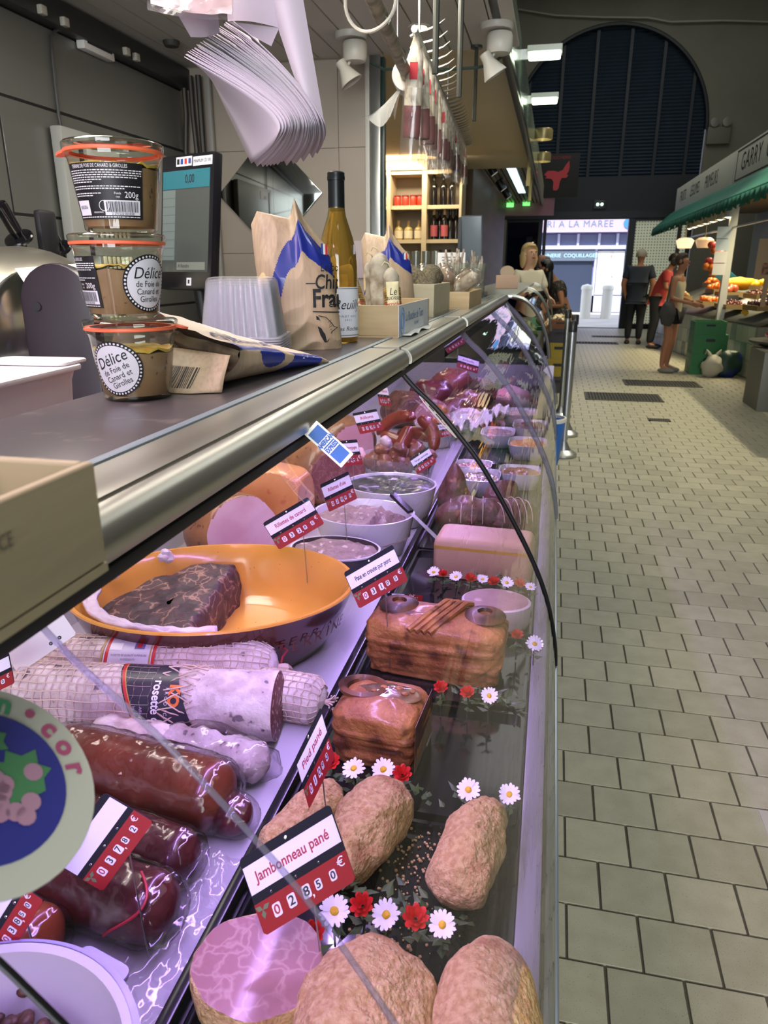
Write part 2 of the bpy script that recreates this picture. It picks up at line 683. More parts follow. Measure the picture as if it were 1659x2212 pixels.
# roller shutter filling the arch
M_SHUT = mat('shutter_navy', '1d2a38', 0.5, 0.3, '22303f', 3, (0.3, 0.7))
M_SHUTD = mat('shutter_frame', '0e141c', 0.5, 0.3)
sh = thing('roller_shutter', 'dark navy slatted shutter filling the high arch above the exit', 'shutter', (AX, YE + .12, 2.8))
sl = MB()
z = 0.25
while z < 3.9:
 zz = z + 2.8
 w = AR - 0.02 if zz < AZ else math.sqrt(max(0.0, (AR - 0.02) ** 2 - (zz - AZ) ** 2))
 if w > 0.1:
  sl.add([(-w, 0, z), (w, 0, z), (w, -.03, z + .035), (-w, -.03, z + .035), (-w, 0, z + .075), (w, 0, z + .075)], [(0, 1, 2, 3), (3, 2, 5, 4)])
 z += .075
o = sl.build('slats', M_SHUT, sh, smooth=False); o['kind'] = 'stuff'
for x in (-1.85, -1.1, -0.35, 0.4, 1.15, 1.85):
 top = AZ - 2.8 + math.sqrt(AR ** 2 - x ** 2) - .03
 MB().b2((x - .035, -.09, 0.0), (x + .035, -.02, top)).build('mullion', M_SHUTD, sh, smooth=False)
MB().b2((-AR, -.1, -.2), (AR, .02, .75)).build('shutter_box', M_SHUTD, sh, smooth=False)
pts = [(AR * math.cos(PI * k / 40) * .995, -.14, AZ - 2.8 + AR * math.sin(PI * k / 40) * .995) for k in range(41)]
MB().tube(pts, 0.05, 6).build('arch_rim', M_SHUTD, sh)
# emergency sign lamp with two lights above the door
t = thing('emergency_lamp', 'small twin emergency lamp glowing above the bright doorway', 'lamp', (0.95, YE - .02, 2.93))
MB().box((0, 0, 0), (.3, .06, .2)).build('lamp_box', M_BLACK, t, bevel=.01)
for sx in (-.05, .05):
 MB().lathe([(0, -.01), (.035, 0), (.035, .02), (0, .03)], 12, M=Matrix.Rotation(PI/2, 4, 'X'), c=(sx, -.035, 0)).build('bulb', mat('lamp_green', 'd0ffe8', emit='c8ffe0', estr=2.5), t)
t = thing('emergency_light', 'grey wall box with two round heads beside the arch', 'lamp', (3.45, YE - .06, 4.35))
MB().box((0, 0, 0), (.5, .1, .36)).build('battery_box', mat('grey_box', '56544a', 0.6), t, bevel=.02)
for sx in (-.12, .14):
 h = MB().lathe([(.02, -.02), (.09, 0), (.1, .1), (0, .12)], 16, M=Matrix.Rotation(PI/2, 4, 'X'), c=(sx, 0.02, .27)).build('head', mat('grey_head', '66645a', 0.4), t)
tag(MB().tube([at(1120, 20, Y=19.8), at(1200, 33, Y=19.8), at(1300, 37, Y=19.8), at(1400, 38, Y=19.8), at(1450, 47, Y=19.8), at(1560, 44, Y=19.8), at(1659, 47, Y=19.8), (5.2, 19.8, 6.95)], .022, 5).build('cable', mat('pale_cable', '8e8c80', 0.6)),
 'pale cable strung across the wall above the arch', 'cable')
# door opening and glazed panels below the shutter
M_FRAME = mat('door_frame_dark', '10141a', 0.4, 0.4)
def doorpanel(nm, x0, x1, m, lab):
 d = struct(MB().b2((x0, YE + .05, 0), (x0 + .1, YE + .15, 2.68)).b2((x1 - .1, YE + .05, 0), (x1, YE + .15, 2.68)).b2((x0 + .1, YE + .05, 2.55), (x1 - .1, YE + .15, 2.68)).b2((x0 + .1, YE + .05, 0), (x1 - .1, YE + .15, .12)).build(nm, M_FRAME, smooth=False), lab)
 MB().b2((x0 + .1, YE + .09, .12), (x1 - .1, YE + .11, 2.55)).build('pane', m, d, smooth=False)
 return d
M_PERF = mat('perforated_film', 'b9bda6', 0.6)
nt = M_PERF.node_tree
tc = nt.nodes.new('ShaderNodeTexCoord'); mp = nt.nodes.new('ShaderNodeMapping'); mp.inputs['Scale'].default_value = (15, 15, 15)
vo = nt.nodes.new('ShaderNodeTexVoronoi'); vo.inputs['Randomness'].default_value = 0.0; vo.inputs['Scale'].default_value = 1
rp = nt.nodes.new('ShaderNodeValToRGB'); rp.color_ramp.elements[0].position = .22; rp.color_ramp.elements[1].position = .3
rp.color_ramp.elements[0].color = lin('4c5044'); rp.color_ramp.elements[1].color = lin('c6cab2')
nt.links.new(tc.outputs['Object'], mp.inputs[0]); nt.links.new(mp.outputs[0], vo.inputs['Vector']); nt.links.new(vo.outputs['Distance'], rp.inputs[0]); nt.links.new(rp.outputs[0], nt.nodes['Principled BSDF'].inputs['Base Color'])
nt.nodes['Principled BSDF'].inputs['Transmission Weight'].default_value = 0.0
# daylight through the film is put in as emission of its colour
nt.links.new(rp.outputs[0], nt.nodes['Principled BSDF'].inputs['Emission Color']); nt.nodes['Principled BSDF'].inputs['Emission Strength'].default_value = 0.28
M_DKGL = thin_glass('dark_door_glass', '30343a', 0.02, 1.5)
doorpanel('door_1', -1.35, -.38, M_DKGL, 'dark glazed door leaf left of the bright exit')
doorpanel('door_2', 1.75, 3.15, M_PERF, 'door leaf with a pale perforated film right of the exit')
d = struct(MB().b2((-1.9, YE + .06, 0), (-1.38, YE + .12, 2.6)).build('window_1', M_PERF, smooth=False), 'narrow pale perforated side panel')
struct(MB().b2((-1.9, YE - .02, 2.62), (3.2, YE + .2, 2.78)).b2((-.36, YE, 0), (-.28, YE + .2, 2.68)).b2((1.68, YE, 0), (1.78, YE + .2, 2.68)).build('trim_1', M_FRAME, smooth=False))
struct(MB().b2((-6, 20.3, -.3), (9, 32, -.02)).build('street', mat('street_stone', 'c9c4ba', 0.8, 0, 'b6b1a8', 1.5, (.3, .7)), smooth=False))
struct(MB().b2((-.3, 19.95, -.3), (1.75, 20.4, -.015)).build('threshold', mat('threshold_stone', '9fb0c4', 0.5), smooth=False))
# street facade: the fish shop opposite
YF = 27.5
fc = thing('fish_shop_front', 'sunlit pale blue shop front across the street with sign and shutters', 'building', (0, YF, 0))
M_FBLUE = mat('shop_blue', '8f97c8', 0.7); M_FPALE = mat('shop_pale', 'c8c8e6', 0.7); M_FDARK = mat('shop_dark', '39435a', 0.5)
MB().b2((-8, 0.1, 0), (12, .5, 14)).build('wall', M_FBLUE, fc, smooth=False)
for z0 in range(10):
 MB().b2((-.2, .02, 3.35 + z0 * .13), (2.6, .1, 3.42 + z0 * .13)).build('louvre', M_FPALE, fc, smooth=False)
for x in (-.2, .62, 1.3, 2.1, 2.6):
 MB().b2((x - .05, -.04, 3.3), (x + .05, .1, 4.7)).build('louvre_post', M_FPALE, fc, smooth=False)
MB().b2((-.5, -.35, 3.18), (2.55, .1, 3.3)).build('ledge', M_FPALE, fc, smooth=False)
sg = MB().b2((-.9, -.3, 2.62), (2.55, .1, 3.12)).build('sign_board', mat('shop_sign_board', 'd5b9d6', 0.6), fc, smooth=False)
words('RI A LA MAREE', .3, mat('shop_sign_letters', '6f8ba4', .6), fc, frame((at(1251, 505, Y=27.2).x, -.31, 2.87), (1, 0, 0), (0, 0, 1)), wide=1.0, space=1.12)
MB().lathe([(0, 0), (.16, 0), (.16, .03), (0, .03)], 16, M=Matrix.Rotation(PI/2, 4, 'X'), c=(2.28, -.3, 2.88)).build('fish_emblem', mat('emblem_blue', '4b8fd0', .5), fc)
MB().b2((-.9, .0, 2.2), (3.2, .1, 2.55)).build('band', mat('shop_band', '6d7392', .6), fc, smooth=False)
for x in (-.6, .05, .7, 1.4, 2.0):
 MB().b2((x - .04, -.04, 2.2), (x + .04, .02, 2.58)).build('band_post', M_FPALE, fc, smooth=False)
MB().b2((-1.2, -.1, 2.08), (2.5, .1, 2.2)).build('lintel', M_FPALE, fc, smooth=False)
MB().b2((-1.2, -.05, 1.7), (1.3, .1, 2.05)).build('fascia', mat('shop_fascia', '6c7688', .6), fc, smooth=False)
words('POISSONNERIE  COQUILLAGES', .17, mat('fascia_letters', 'b9e4f0', .5), fc, frame((.2, -.06, 1.87), (1, 0, 0), (0, 0, 1)), bold=.003)
MB().b2((-1.2, .05, 0), (1.25, .12, 1.7)).build('shop_window', M_FDARK, fc, smooth=False)
MB().b2((1.3, -.02, 0), (1.38, .1, 2.08)).b2((2.3, -.02, 0), (2.38, .1, 2.08)).b2((1.3, -.02, 0), (2.38, .1, .55)).build('poster_frame', M_FPALE, fc, smooth=False)
MB().b2((1.4, .0, .58), (2.28, .1, 2.02)).build('poster', mat('poster', 'cfd2cc', .5, 0, 'f3efe6', 2.6, (.35, .5), col3='c9795a', c3scale=3, c3=(.68, .74)), fc, smooth=False)
MB().b2((2.5, -.03, 1.0), (2.6, .08, 2.0)).build('banner', mat('banner_pink', 'e0407c', .6), fc, smooth=False)
for x, lab in ((1.0, 'white stone bollard outside, nearer the middle of the doorway'), (1.62, 'white stone bollard outside, nearer the right door jamb')):
 t = thing('street_bollard', lab, 'bollard', (x, 24.2, -.02))
 MB().lathe([(.16, 0), (.16, .85), (.18, .86), (.18, .92), (.15, .98), (.0, 1.02)], 20).build('post', mat('bollard_stone', 'e9e7e0', .7), t)
# black panel with the red bull head
t = thing('butcher_sign', 'black hanging panel with a red bull head silhouette', 'sign', at(1200, 380, Y=14.5))
MB().box((0, 0, 0), (.8, .05, .72)).build('panel', mat('sign_black', '0c0d10', .7), t, bevel=.004)
bull = [(-.22, .02), (-.16, .08), (-.05, .08), (.02, .06), (.1, .09), (.14, .16), (.2, .24), (.215, .14), (.2, .06), (.17, .02), (.2, 0), (.17, -.04), (.09, -.04), (.06, -.1), (.05, -.2), (.02, -.24), (-.04, -.24), (-.05, -.2), (-.05, -.1), (-.09, -.05), (-.2, -.04), (-.17, -.01)]
MB().prism(bull, .012, frame((.02, -.026, .0), (1, 0, 0), (0, 0, 1))).build('bull_head', mat('bull_red', 'b01d2a', .5), t, smooth=False)
words('BOUCHERIE', .075, mat('sign_red', '8a1a20', .6), t, frame((.05, -.027, .29), (1, 0, 0), (0, 0, 1)))
# ================================================================ the delicatessen booth
M_CEIL = mat('ceiling_slat', 'c6c4ba', 0.55, bump=0.02, bscale=30)
XW, YW, ZC = -1.79, 3.6, 2.345
cl = struct(MB().b2((XW - .1, -3.0, ZC + .012), (-.27, YW + .02, ZC + .05)).build('ceiling_booth', mat('slat_gap', '5b5a55', .8), smooth=False))
p0 = MB().box((0, 0, 0), (.094, 6.6, .012)).build('plank', M_CEIL, cl, bevel=.002, seg=1)
for i in range(16):
 x = XW + .05 + i * .0985
 if i == 0: p0.location = (x, .3, ZC + .006)
 else: piece(p0, 'plank', cl, (x, .3, ZC + .006))
M_SWALL = mat('steel_wall', '84857f', 0.35, 0.5, '777872', 1.2, (.3, .7), bump=.03, bscale=3, stretch=(1, .4, 3), bdist=.02)
wl = struct(MB().b2((XW - .1, -3.0, 0), (XW - .003, YW, ZC)).build('wall_steel', mat('steel_gap', '2e2f2f', .5, .6), smooth=False))
for z0, z1 in ((.5, 1.28), (1.29, 1.62), (1.63, 1.98), (1.99, 2.245)):
 for y0, y1 in ((-3, -.6), (-.6, 1.05), (1.06, 2.3), (2.31, 3.595)):
  MB().b2((XW - .004, y0, z0), (XW, y1, z1)).build('panel', M_SWALL, wl, bevel=.001, seg=1)
M_DKTR = mat('dark_trim', '3a3c3b', .5, .4)
tr = struct(MB().b2((XW, -3, 2.25), (XW + .05, YW, 2.335)).build('trim_2', M_DKTR, bevel=.004))
for px, py in ((88, 22), (137, 48), (271, 112), (292, 124)):
 p = at(px, py, X=XW + .055)
 t = MB().box((0, 0, 0), (.02, .03, .028)).build('cable_clip', mat('clip_white', 'b9b4a6', .6), tr, bevel=.004); t.location = (XW + .06, p.y, p.z)
p = at(207, 104, X=XW + .02)
t = thing('junction_box', 'white oblong cable box high on the steel wall', 'box', p)
MB().box((0, 0, 0), (.035, .2, .05)).build('housing', M_WHITE, t, bevel=.006)
MB().b2((.017, -.08, -.004), (.019, .08, .004)).build('cover_seam', M_DKTR, t, smooth=False)
pts = [at(a, b, X=XW + .012) for a, b in ((190, 92), (150, 68), (122, 64), (111, 80), (113, 120), (120, 190), (127, 250), (134, 285), (146, 298))]
tag(MB().tube(pts, .006, 8).build('cable', mat('cable_grey', '3a3b3a', .5)), 'dark cable looping down the steel wall from the white box', 'cable')
# tiled wall with the mirror
M_BTILE = mat('beige_tile', 'a79d8f', 0.4, 0, '9d9386', 3, (.3, .7), bump=.03, bscale=8)
wt = struct(MB().b2((XW, YW + .006, 0), (-.885, YW + .12, ZC)).build('wall_tiled', mat('beige_joint', '8a8074', .8), smooth=False))
xs = [XW, -1.64, -1.33, -1.02, -.888]
for z0, z1 in ((.6, 1.06), (1.062, 1.52), (1.522, 1.98), (1.982, 2.34)):
 for x0, x1 in zip(xs, xs[1:]):
  MB().b2((x0 + .001, YW, z0), (x1 - .001, YW + .007, z1)).build('tile', M_BTILE, wt, bevel=.001, seg=1)
M_ALU = mat('aluminium', 'a4a6a2', .35, .8)
struct(MB().b2((-.888, YW - .02, .3), (-.868, YW + .12, ZC)).build('trim_3', mat('pale_post', 'c4c3bb', .45), bevel=.002))
struct(MB().b2((-.866, YW - .01, .3), (-.82, YW + .11, ZC)).build('trim_4', mat('steel_post', '8c8f8c', .25, .7), bevel=.003))
struct(MB().b2((-.819, YW + .02, .3), (-.808, YW + .06, ZC)).build('trim_5', mat('glass_edge_green', '2f4a48', .15), bevel=.002))
tag(MB().box((0, 0, 0), (.375, .012, .375), (0, PI / 4, 0)).build('diamond_mirror', mat('mirror_silver', '8f9390', .05, 1.0), bevel=.003), 'square mirror hung as a diamond on the beige tiles', 'mirror').location = (-1.365, YW - .008, 1.79)
tag(MB().box((0, 0, 0), (.2, .012, .17)).build('pale_panel', mat('pale_lilac', 'b9abae', .5), bevel=.003), 'pale panel low on the tiled wall behind the bottle', 'panel').location = (-.99, YW - .007, 1.49)
t = thing('service_pipes', 'dark pipes and cables running down the wall corner', 'pipe', (XW + .05, YW - .04, 0))
for i, (dx, r, wob) in enumerate(((.02, .012, .012), (.06, .014, .0), (-.015, .012, .016))):
 pts = [(dx + (wob * math.sin(k * 1.3 + i) if 1 < k < 6 else 0), 0, 2.3 - k * .16) for k in range(9)]
 MB().tube(pts, r, 8).build('pipe', mat('pipe_dark', '3b3833', .5, .3), t)
MB().b2((.1, -.01, .8), (.118, .012, 2.33)).build('white_conduit', mat('conduit_pale', '9a9892', .5), t, bevel=.003)
MB().lathe([(.0, -.02), (.022, -.01), (.022, .02), (0, .03)], 10, c=(.05, -.02, 1.86), M=Matrix.Rotation(.9, 4, 'Y')).build('valve', M_CHROME, t)
tag(MB().lathe([(.0, 0), (.035, 0), (.035, -.006), (.028, -.02), (.0, -.022)], 20, c=at(370, 89, Z=ZC)).build('ceiling_vent', mat('vent_dark', '3a3a36', .6)), 'small dark round vent in the booth ceiling', 'vent')
# ---------------------------------------------------------------- the display case
dc = thing('display_case', 'refrigerated deli counter with curved glass and brushed steel rail', 'counter', (0, 0, 0))
YA, YB = -1.2, 4.1
M_TOP = mat('counter_top', '5f5a5c', 0.3, 0.3, '524d50', 5, (.35, .65), bump=.04, bscale=40, col3='7b7470', c3scale=30, c3=(.62, .72))
MB().b2((-.485, YA, 1.27), (-.312, YB, 1.32)).build('countertop', M_TOP, dc, bevel=.003)
MB().b2((-.3118, YA, 1.28), (-.3015, YB, 1.3225)).build('blue_edge_strip', mat('strip_blue_grey', '78868c', .45), dc, bevel=.002)
M_RAIL = mat('rail_aluminium', 'c6c5bb', 0.34, 0.9, 'b8b7ae', 9, (.3, .7), bump=.02, bscale=150, stretch=(1, .03, 1), aniso=.4)
nose = [(-.2515 + .0195 * math.sin(a), 1.3 + .0195 * math.cos(a)) for a in [PI * .62 * k / 10 for k in range(11)]]
prof = [(-.3012, 1.29), (-.3012, 1.3205), (-.2555, 1.3205)] + [(-.254, 1.3165), (-.252, 1.3165)] + nose + [(-.262, 1.287), (-.29, 1.283)]
Mxz = Matrix(((1, 0, 0, 0), (0, 0, 1, 0), (0, 1, 0, 0), (0, 0, 0, 1)))
for y0, y1 in ((YA, 1.235), (1.262, 2.1), (2.14, YB)):
 M = T(0, y0, 0) @ Mxz
 MB().prism(prof, y1 - y0, M).build('steel_rail', M_RAIL, dc, angle=30)
 MB().b2((-.2545, y0, 1.312), (-.2515, y1, 1.3178)).build('rail_groove', mat('groove_dark', '3a342c', .8), dc, smooth=False)
MB().b2((-.275, YA, 1.276), (-.2405, YB, 1.2855)).build('rubber_seal', mat('seal_black', '1c1c20', .5), dc, bevel=.002)
# lamp housings behind the rail (they give the purple light)
for y0, y1 in ((-0.9, 0.12), (0.2, 1.2), (1.3, 2.05), (2.15, 3.1), (3.2, 4.0)):
 MB().b2((-.305, y0, 1.2705), (-.262, y1, 1.276)).build('lamp_housing', M_WHITE, dc, smooth=False)
# curved panes
GP = [(-.252, 1.284), (-.243, 1.272), (-.222, 1.25), (-.185, 1.217), (-.144, 1.171), (-.104, 1.121), (-.07, 1.067), (-.038, 1.012), (-.011, .962), (.011, .915), (.028, .87), (.041, .82), (.049, .775), (.052, .74)]
def gp(t):
 f = t * (len(GP) - 1); i = min(int(f), len(GP) - 2); u = f - i
 q = lambda k: Vector(GP[max(0, min(len(GP) - 1, k))])
 a, b, c, d = q(i - 1), q(i), q(i + 1), q(i + 2)
 return .5 * (2 * b + (c - a) * u + (2 * a - 5 * b + 4 * c - d) * u * u + (3 * b - a - 3 * c + d) * u ** 3)
M_PANE = thin_glass('case_glass', 'f3f1f4', 0.0, 1.5, wav=.12, wscale=6, stretch=(7, .25, 7), boost=1.25)
M_PEDGE = thin_glass('pane_edge', 'c9ced6', 0.1, 1.7, haze=.12, hazecol='c8c6d2')
SEAMS = [YA, .163, .29, 1.25, 2.12, 3.2, YB]
for y0, y1 in zip(SEAMS, SEAMS[1:]):
 MB().grid(lambda u, v: (gp(v).x, y0 + .002 + (y1 - y0 - .004) * u, gp(v).y), 8, 40).build('glass_pane', M_PANE, dc, angle=80)
M_PSOFT = thin_glass('pane_edge_soft', 'd6d4de', 0.1, 1.5, haze=.14, hazecol='c8c6d2')
M_GASK = mat('gasket_black', '0d0d10', .3)
for y, r, m in ((.163, .0016, M_GASK), (.29, .0018, M_PSOFT), (1.25, .0042, M_GASK), (1.262, .003, M_PEDGE), (2.12, .008, M_PEDGE), (3.2, .01, M_PEDGE), (YB, .012, M_PEDGE)):
 MB().tube([(gp(k / 40).x, y, gp(k / 40).y) for k in range(41)], r, 8).build('pane_seam', m, dc)
# sill, front panel, deck
M_SILL = mat('sill_steel', 'a8b0bd', .3, .8)
MB().b2((.036, YA, .715), (.056, YB, .741)).build('front_sill', M_SILL, dc, bevel=.003)
MB().b2((-.72, YA, .1), (.045, YB, .70)).build('front_panel', mat('panel_grey', '54565c', .4), dc, bevel=.004)
MB().b2((-.72, YA, 0), (.0, YB, .1)).build('plinth', M_BLACK, dc, smooth=False)
M_DECK = mat('deck_plastic', 'aeaab2', .35)
MB().b2((-.80, YA, .70), (-.268, YB, .845)).build('rear_deck', M_DECK, dc, bevel=.003)
MB().b2((-.268, YA, .70), (.035, YB, .84)).build('front_deck', mat('deck_black', '1a1b20', .18), dc, bevel=.003)
MB().b2((.006, YA, .841), (.03, YB, .852)).build('front_ledge', mat('ledge_grey', '77757e', .3), dc, bevel=.002)
MB().b2((-.274, YA, .845), (-.262, YB, .872)).build('divider', mat('divider_black', '16161b', .2), dc, bevel=.002)
MB().b2((-.815, YA, .70), (-.80, YB, 1.23)).build('rear_wall', mat('case_back', 'd8d6dc', .3), dc, smooth=False)
MB().b2((-.80, YB - .01, .70), (.03, YB, .95)).build('end_wall', M_DECK, dc, smooth=False)
# oval sticker stuck on the far pane beside the seam
def on_glass(t, y, off=.0012):
 p = gp(t); q = gp(min(1, t + .01)) - gp(max(0, t - .01)); q.normalize()
 n = Vector((-q.y, 0, q.x)); n = n if n.x > 0 else -n
 return Vector((p.x, y, p.y)) + n * off, Vector((q.x, 0, q.y)), n
def glass_frame(t, y, rot=0.0, off=.0012):
 o, d, n = on_glass(t, y, off)
 yv = Vector((0, 1, 0))
 x = yv * math.cos(rot) + d * math.sin(rot)
 return frame(o, x, n.cross(x))
def gt(x):      # glass parameter at a given X
 lo, hi = 0.0, 1.0
 for _ in range(30):
  m = (lo + hi) / 2
  if gp(m).x < x: lo = m
  else: hi = m
 return lo
M_STK = mat('sticker_white', 'dcdad6', .45)
k = gt(-.178)
t = thing('oval_sticker', 'white oval sticker with red and black print on the glass by the seam', 'sticker', (0, 0, 0))
F0 = glass_frame(k, 1.213, PI / 2)
MB().prism(circle(1, 28, .048, .011), .0004, F0).build('paper', M_STK, t, smooth=False)
for dx, dy, w, h in ((-.024, .001, .012, .006), (-.006, -.001, .014, .006)):
 MB().prism([(dx, dy), (dx + w, dy), (dx + w, dy + h), (dx, dy + h)], .0002, F0 @ T(0, 0, .0005)).build('print', M_INK, t, smooth=False)
MB().prism([(.008, -.004), (.018, -.004), (.018, .004), (.0165, .004), (.0165, -.002), (.008, -.002)], .0002, F0 @ T(0, 0, .0005)).build('red_print', M_RPRINT, t, smooth=False)
words('2', .012, M_RPRINT, t, F0 @ T(-.036, 0, .0006), bold=.0005)
# american express sticker hanging under the rail
dd = (at(711, 961, X=-.212) - Vector((0, 0, EYE))).dot(_F)
a, b, c, d = [Vector((0, 0, EYE)) + (_F + _R * ((x - 829.5) / FPX) + _U * ((1106 - y) / FPX)) * dd for x, y in ((655, 934), (690, 914), (766, 985), (735, 1006))]
ex = (d - a).normalized(); L1 = (d - a).length; W1 = (b - a).length
F0 = frame((a + c) / 2, ex, b - a)
t = thing('card_sticker', 'blue and white payment card sticker on the glass under the rail', 'sticker')
MB().prism(rrect(L1, W1, .001), .0006, F0).build('card', mat('card_white', 'e9e7df', .4), t, smooth=False)
MB().prism(rrect(L1 * .86, W1 * .78, .0006), .0002, F0 @ T(0, 0, .0007)).build('blue_field', mat('card_blue', '1f5aa6', .4), t, smooth=False)
for s_, x_ in (('AMERICAN', -.085), ('EXPRESS', .085)):
 MB().prism([(L1 * (x_ + dx), W1 * dy) for dx, dy in ((-.07, -.37), (.07, -.37), (.07, .37), (-.07, .37))], .0002, F0 @ T(0, 0, .001)).build('white_box', mat('card_white'), t, smooth=False)
 words(s_, L1 * .13, mat('card_blue'), t, F0 @ T(L1 * x_, 0, .0014) @ Matrix.Rotation(PI / 2, 4, 'Z'), bold=.0004, wide=.62)
# round raisin sticker on the nearest pane
k = gt(-.217)
FS = glass_frame(k, .207, 0.0, .002)
t = thing('round_sticker', 'round white sticker with grapes and vine leaves on the nearest glass', 'sticker')
RS = .0475
MB().prism(circle(RS, 48), .0006, FS).build('paper', mat('sticker_cream', 'c6c6bc', .5), t, smooth=False)
MB().prism(circle(RS * .72, 48), .0003, FS @ T(0, 0, .0007)).build('blue_disc', mat('sticker_blue', '2c2f8e', .5), t, smooth=False)
leaf = [(0, -.6), (.25, -.45), (.55, -.5), (.5, -.2), (.8, 0), (.5, .2), (.45, .55), (.18, .45), (0, .85), (-.18, .45), (-.5, .55), (-.5, .2), (-.8, 0), (-.5, -.22), (-.5, -.5), (-.22, -.45)]
for (lx, ly, r, s) in ((.012, -.008, .3, .02), (-.014, .004, 1.6, .019), (.002, .014, 3.4, .016), (.016, .014, 5, .012)):
 MB().prism([(x * s, y * s) for x, y in leaf], .0002, FS @ T(lx, ly, .0011) @ Matrix.Rotation(r, 4, 'Z')).build('vine_leaf', mat('leaf_print', '4c8a5c', .5), t, smooth=False)
for i in range(14):
 rr = random.Random(i); r_ = rr.uniform(.001, .02); a_ = rr.uniform(0, 6.3)
 MB().prism(circle(.0042, 12), .0002, FS @ T(r_ * math.cos(a_), r_ * math.sin(a_) - .004, .0014)).build('grape', mat('grape_print', 'b88aa6', .5), t, smooth=False)
for i, ch in enumerate('raisin'):
 a_ = math.radians(112 - 16 * i)
 words(ch, .0135, mat('sticker_green', '3f9a6c', .5), t, FS @ Matrix.Rotation(a_ - PI / 2, 4, 'Z') @ T(0, RS * .85, .001), bold=.0006)
for i, ch in enumerate('•cor'):
 a_ = math.radians(15 - 16 * i)
 words(ch, .0135, mat('sticker_pink', 'b5507c', .5), t, FS @ Matrix.Rotation(a_ - PI / 2, 4, 'Z') @ T(0, RS * .85, .001), bold=.0006)
# second counter top behind the staff aisle
t = thing('back_counter', 'steel worktop along the wall behind the counter', 'counter', (-1.45, 0, 0))
MB().b2((-.33, -2, 1.02), (.3, 3.55, 1.06)).build('worktop', M_STEEL, t, bevel=.004)
MB().b2((-.33, -2, .1), (.26, 3.55, 1.02)).build('cupboard', mat('cupboard_grey', '6b6a66', .5), t, smooth=False)
# ================================================================ things on the counter top
ZT = 1.3203
def bez(a, b, c, d, t):
 s = 1 - t
 return a * s ** 3 + 3 * b * s * s * t + 3 * c * s * t * t + d * t ** 3
# ---- glass jars of duck terrine
M_JAR = thin_glass('jar_glass', 'eef2ea', 0.02, 1.5, boost=1.6)
M_RUB = mat('rubber_orange', 'f0714e', 0.45, sss=.1)
M_TERR = mat('terrine', 'a98566', 0.45, 0, '9a7658', 40, (.35, .65), col3='6d4a38', c3scale=150, c3=(.66, .72), spec=.4)
M_FAT = mat('duck_fat', 'd8a520', 0.4, 0, 'e6c860', 60, (.4, .6), bump=.3, bscale=150)
M_LBLK = mat('label_black', '17171b', 0.45)
M_LWHT = mat('label_white', 'dcdde6', 0.5)
def jr(z):
 return .0335 + .0095 * max(0, min(1, z / .066))
def make_jar(label, loc, rz, fill, fat, tab, seed):
 t = thing('terrine_jar', label, 'jar', loc, (0, 0, rz), 'glass jars of duck terrine stacked on the counter')
 out = [(.0, .0), (.031, .0), (.0345, .003)] + [(jr(z), z) for z in (.01, .025, .045, .06, .066)] + [(.0445, .0675), (.0448, .072)]
 inn = [(.0418, .072), (.0405, .06), (.0385, .045), (.0355, .02), (.033, .006), (0, .005)]
 MB().lathe(out, 48, cap=False).build('jar_body', M_JAR, t)
 MB().lathe([(0, .0722), (.046, .0722)][1:] + [(.047, .0745), (.0472, .079), (.0455, .0805), (.037, .0812), (.036, .0785), (0, .0785)], 48, cap=False).build('lid', M_JAR, t)
 rb = MB().lathe([(.0405, .0706), (.0462, .0706), (.0466, .0722), (.0462, .0737), (.0405, .0737)], 48, cap=False)
 if tab is not None:
  M = Matrix.Rotation(tab, 4, 'Z') @ T(.049, 0, .0712) @ Matrix.Rotation(.25, 4, 'Y')
  rb.prism([(-.006, -.011), (.002, -.009), (.007, -.004), (.008, 0), (.007, .004), (.002, .009), (-.006, .011)], .0022, M)
 rb.build('rubber_ring', M_RUB, t)
 prof = [(0, .005), (.0322, .005)] + [(jr(z) - .0007, z) for z in (.01, .02, .03, .04, fill - .004)]
 fb = MB().lathe(prof + [(0, fill - .003)], 48, cap=False)
 fb.v = [(x, y, z + (noise.noise(Vector((x * 60, y * 60, seed))) * .003 if z > fill - .006 else 0)) for x, y, z in fb.v]
 fb.build('filling', M_TERR, t)
 n = 48
 fl = MB()
 r = jr(fill) - .0009
 def topz(a, r_):
  return fill + .004 * noise.noise(Vector((math.cos(a) * 2.2, math.sin(a) * 2.2, seed * 3.7))) + .0025 * noise.noise(Vector((math.cos(a) * 9 * r_, math.sin(a) * 9 * r_, seed)))
 vs, fs = [], []
 for k in range(n):
  a = 2 * PI * k / n
  tz = topz(a, 1)
  vs += [(r * math.cos(a), r * math.sin(a), tz - fat * (.6 + .5 * noise.noise(Vector((a * 2, seed, 1))))), (r * math.cos(a), r * math.sin(a), tz), (r * .6 * math.cos(a), r * .6 * math.sin(a), topz(a, .6) - .001)]
 vs.append((0, 0, fill))
 for k in range(n):
  l = (k + 1) % n
  fs += [(3 * k, 3 * l, 3 * l + 1, 3 * k + 1), (3 * k + 1, 3 * l + 1, 3 * l + 2, 3 * k + 2), (3 * k + 2, 3 * l + 2, 3 * n)]
 fl.add(vs, fs).build('fat_layer', M_FAT, t)
 return t
def wrapper(a0, z0, off):
 def f(p):
  z = z0 + p.y
  r = jr(z) + off + p.z
  a = a0 + p.x / (jr(z0))
  return Vector((r * math.sin(a), -r * math.cos(a), z))
 return f
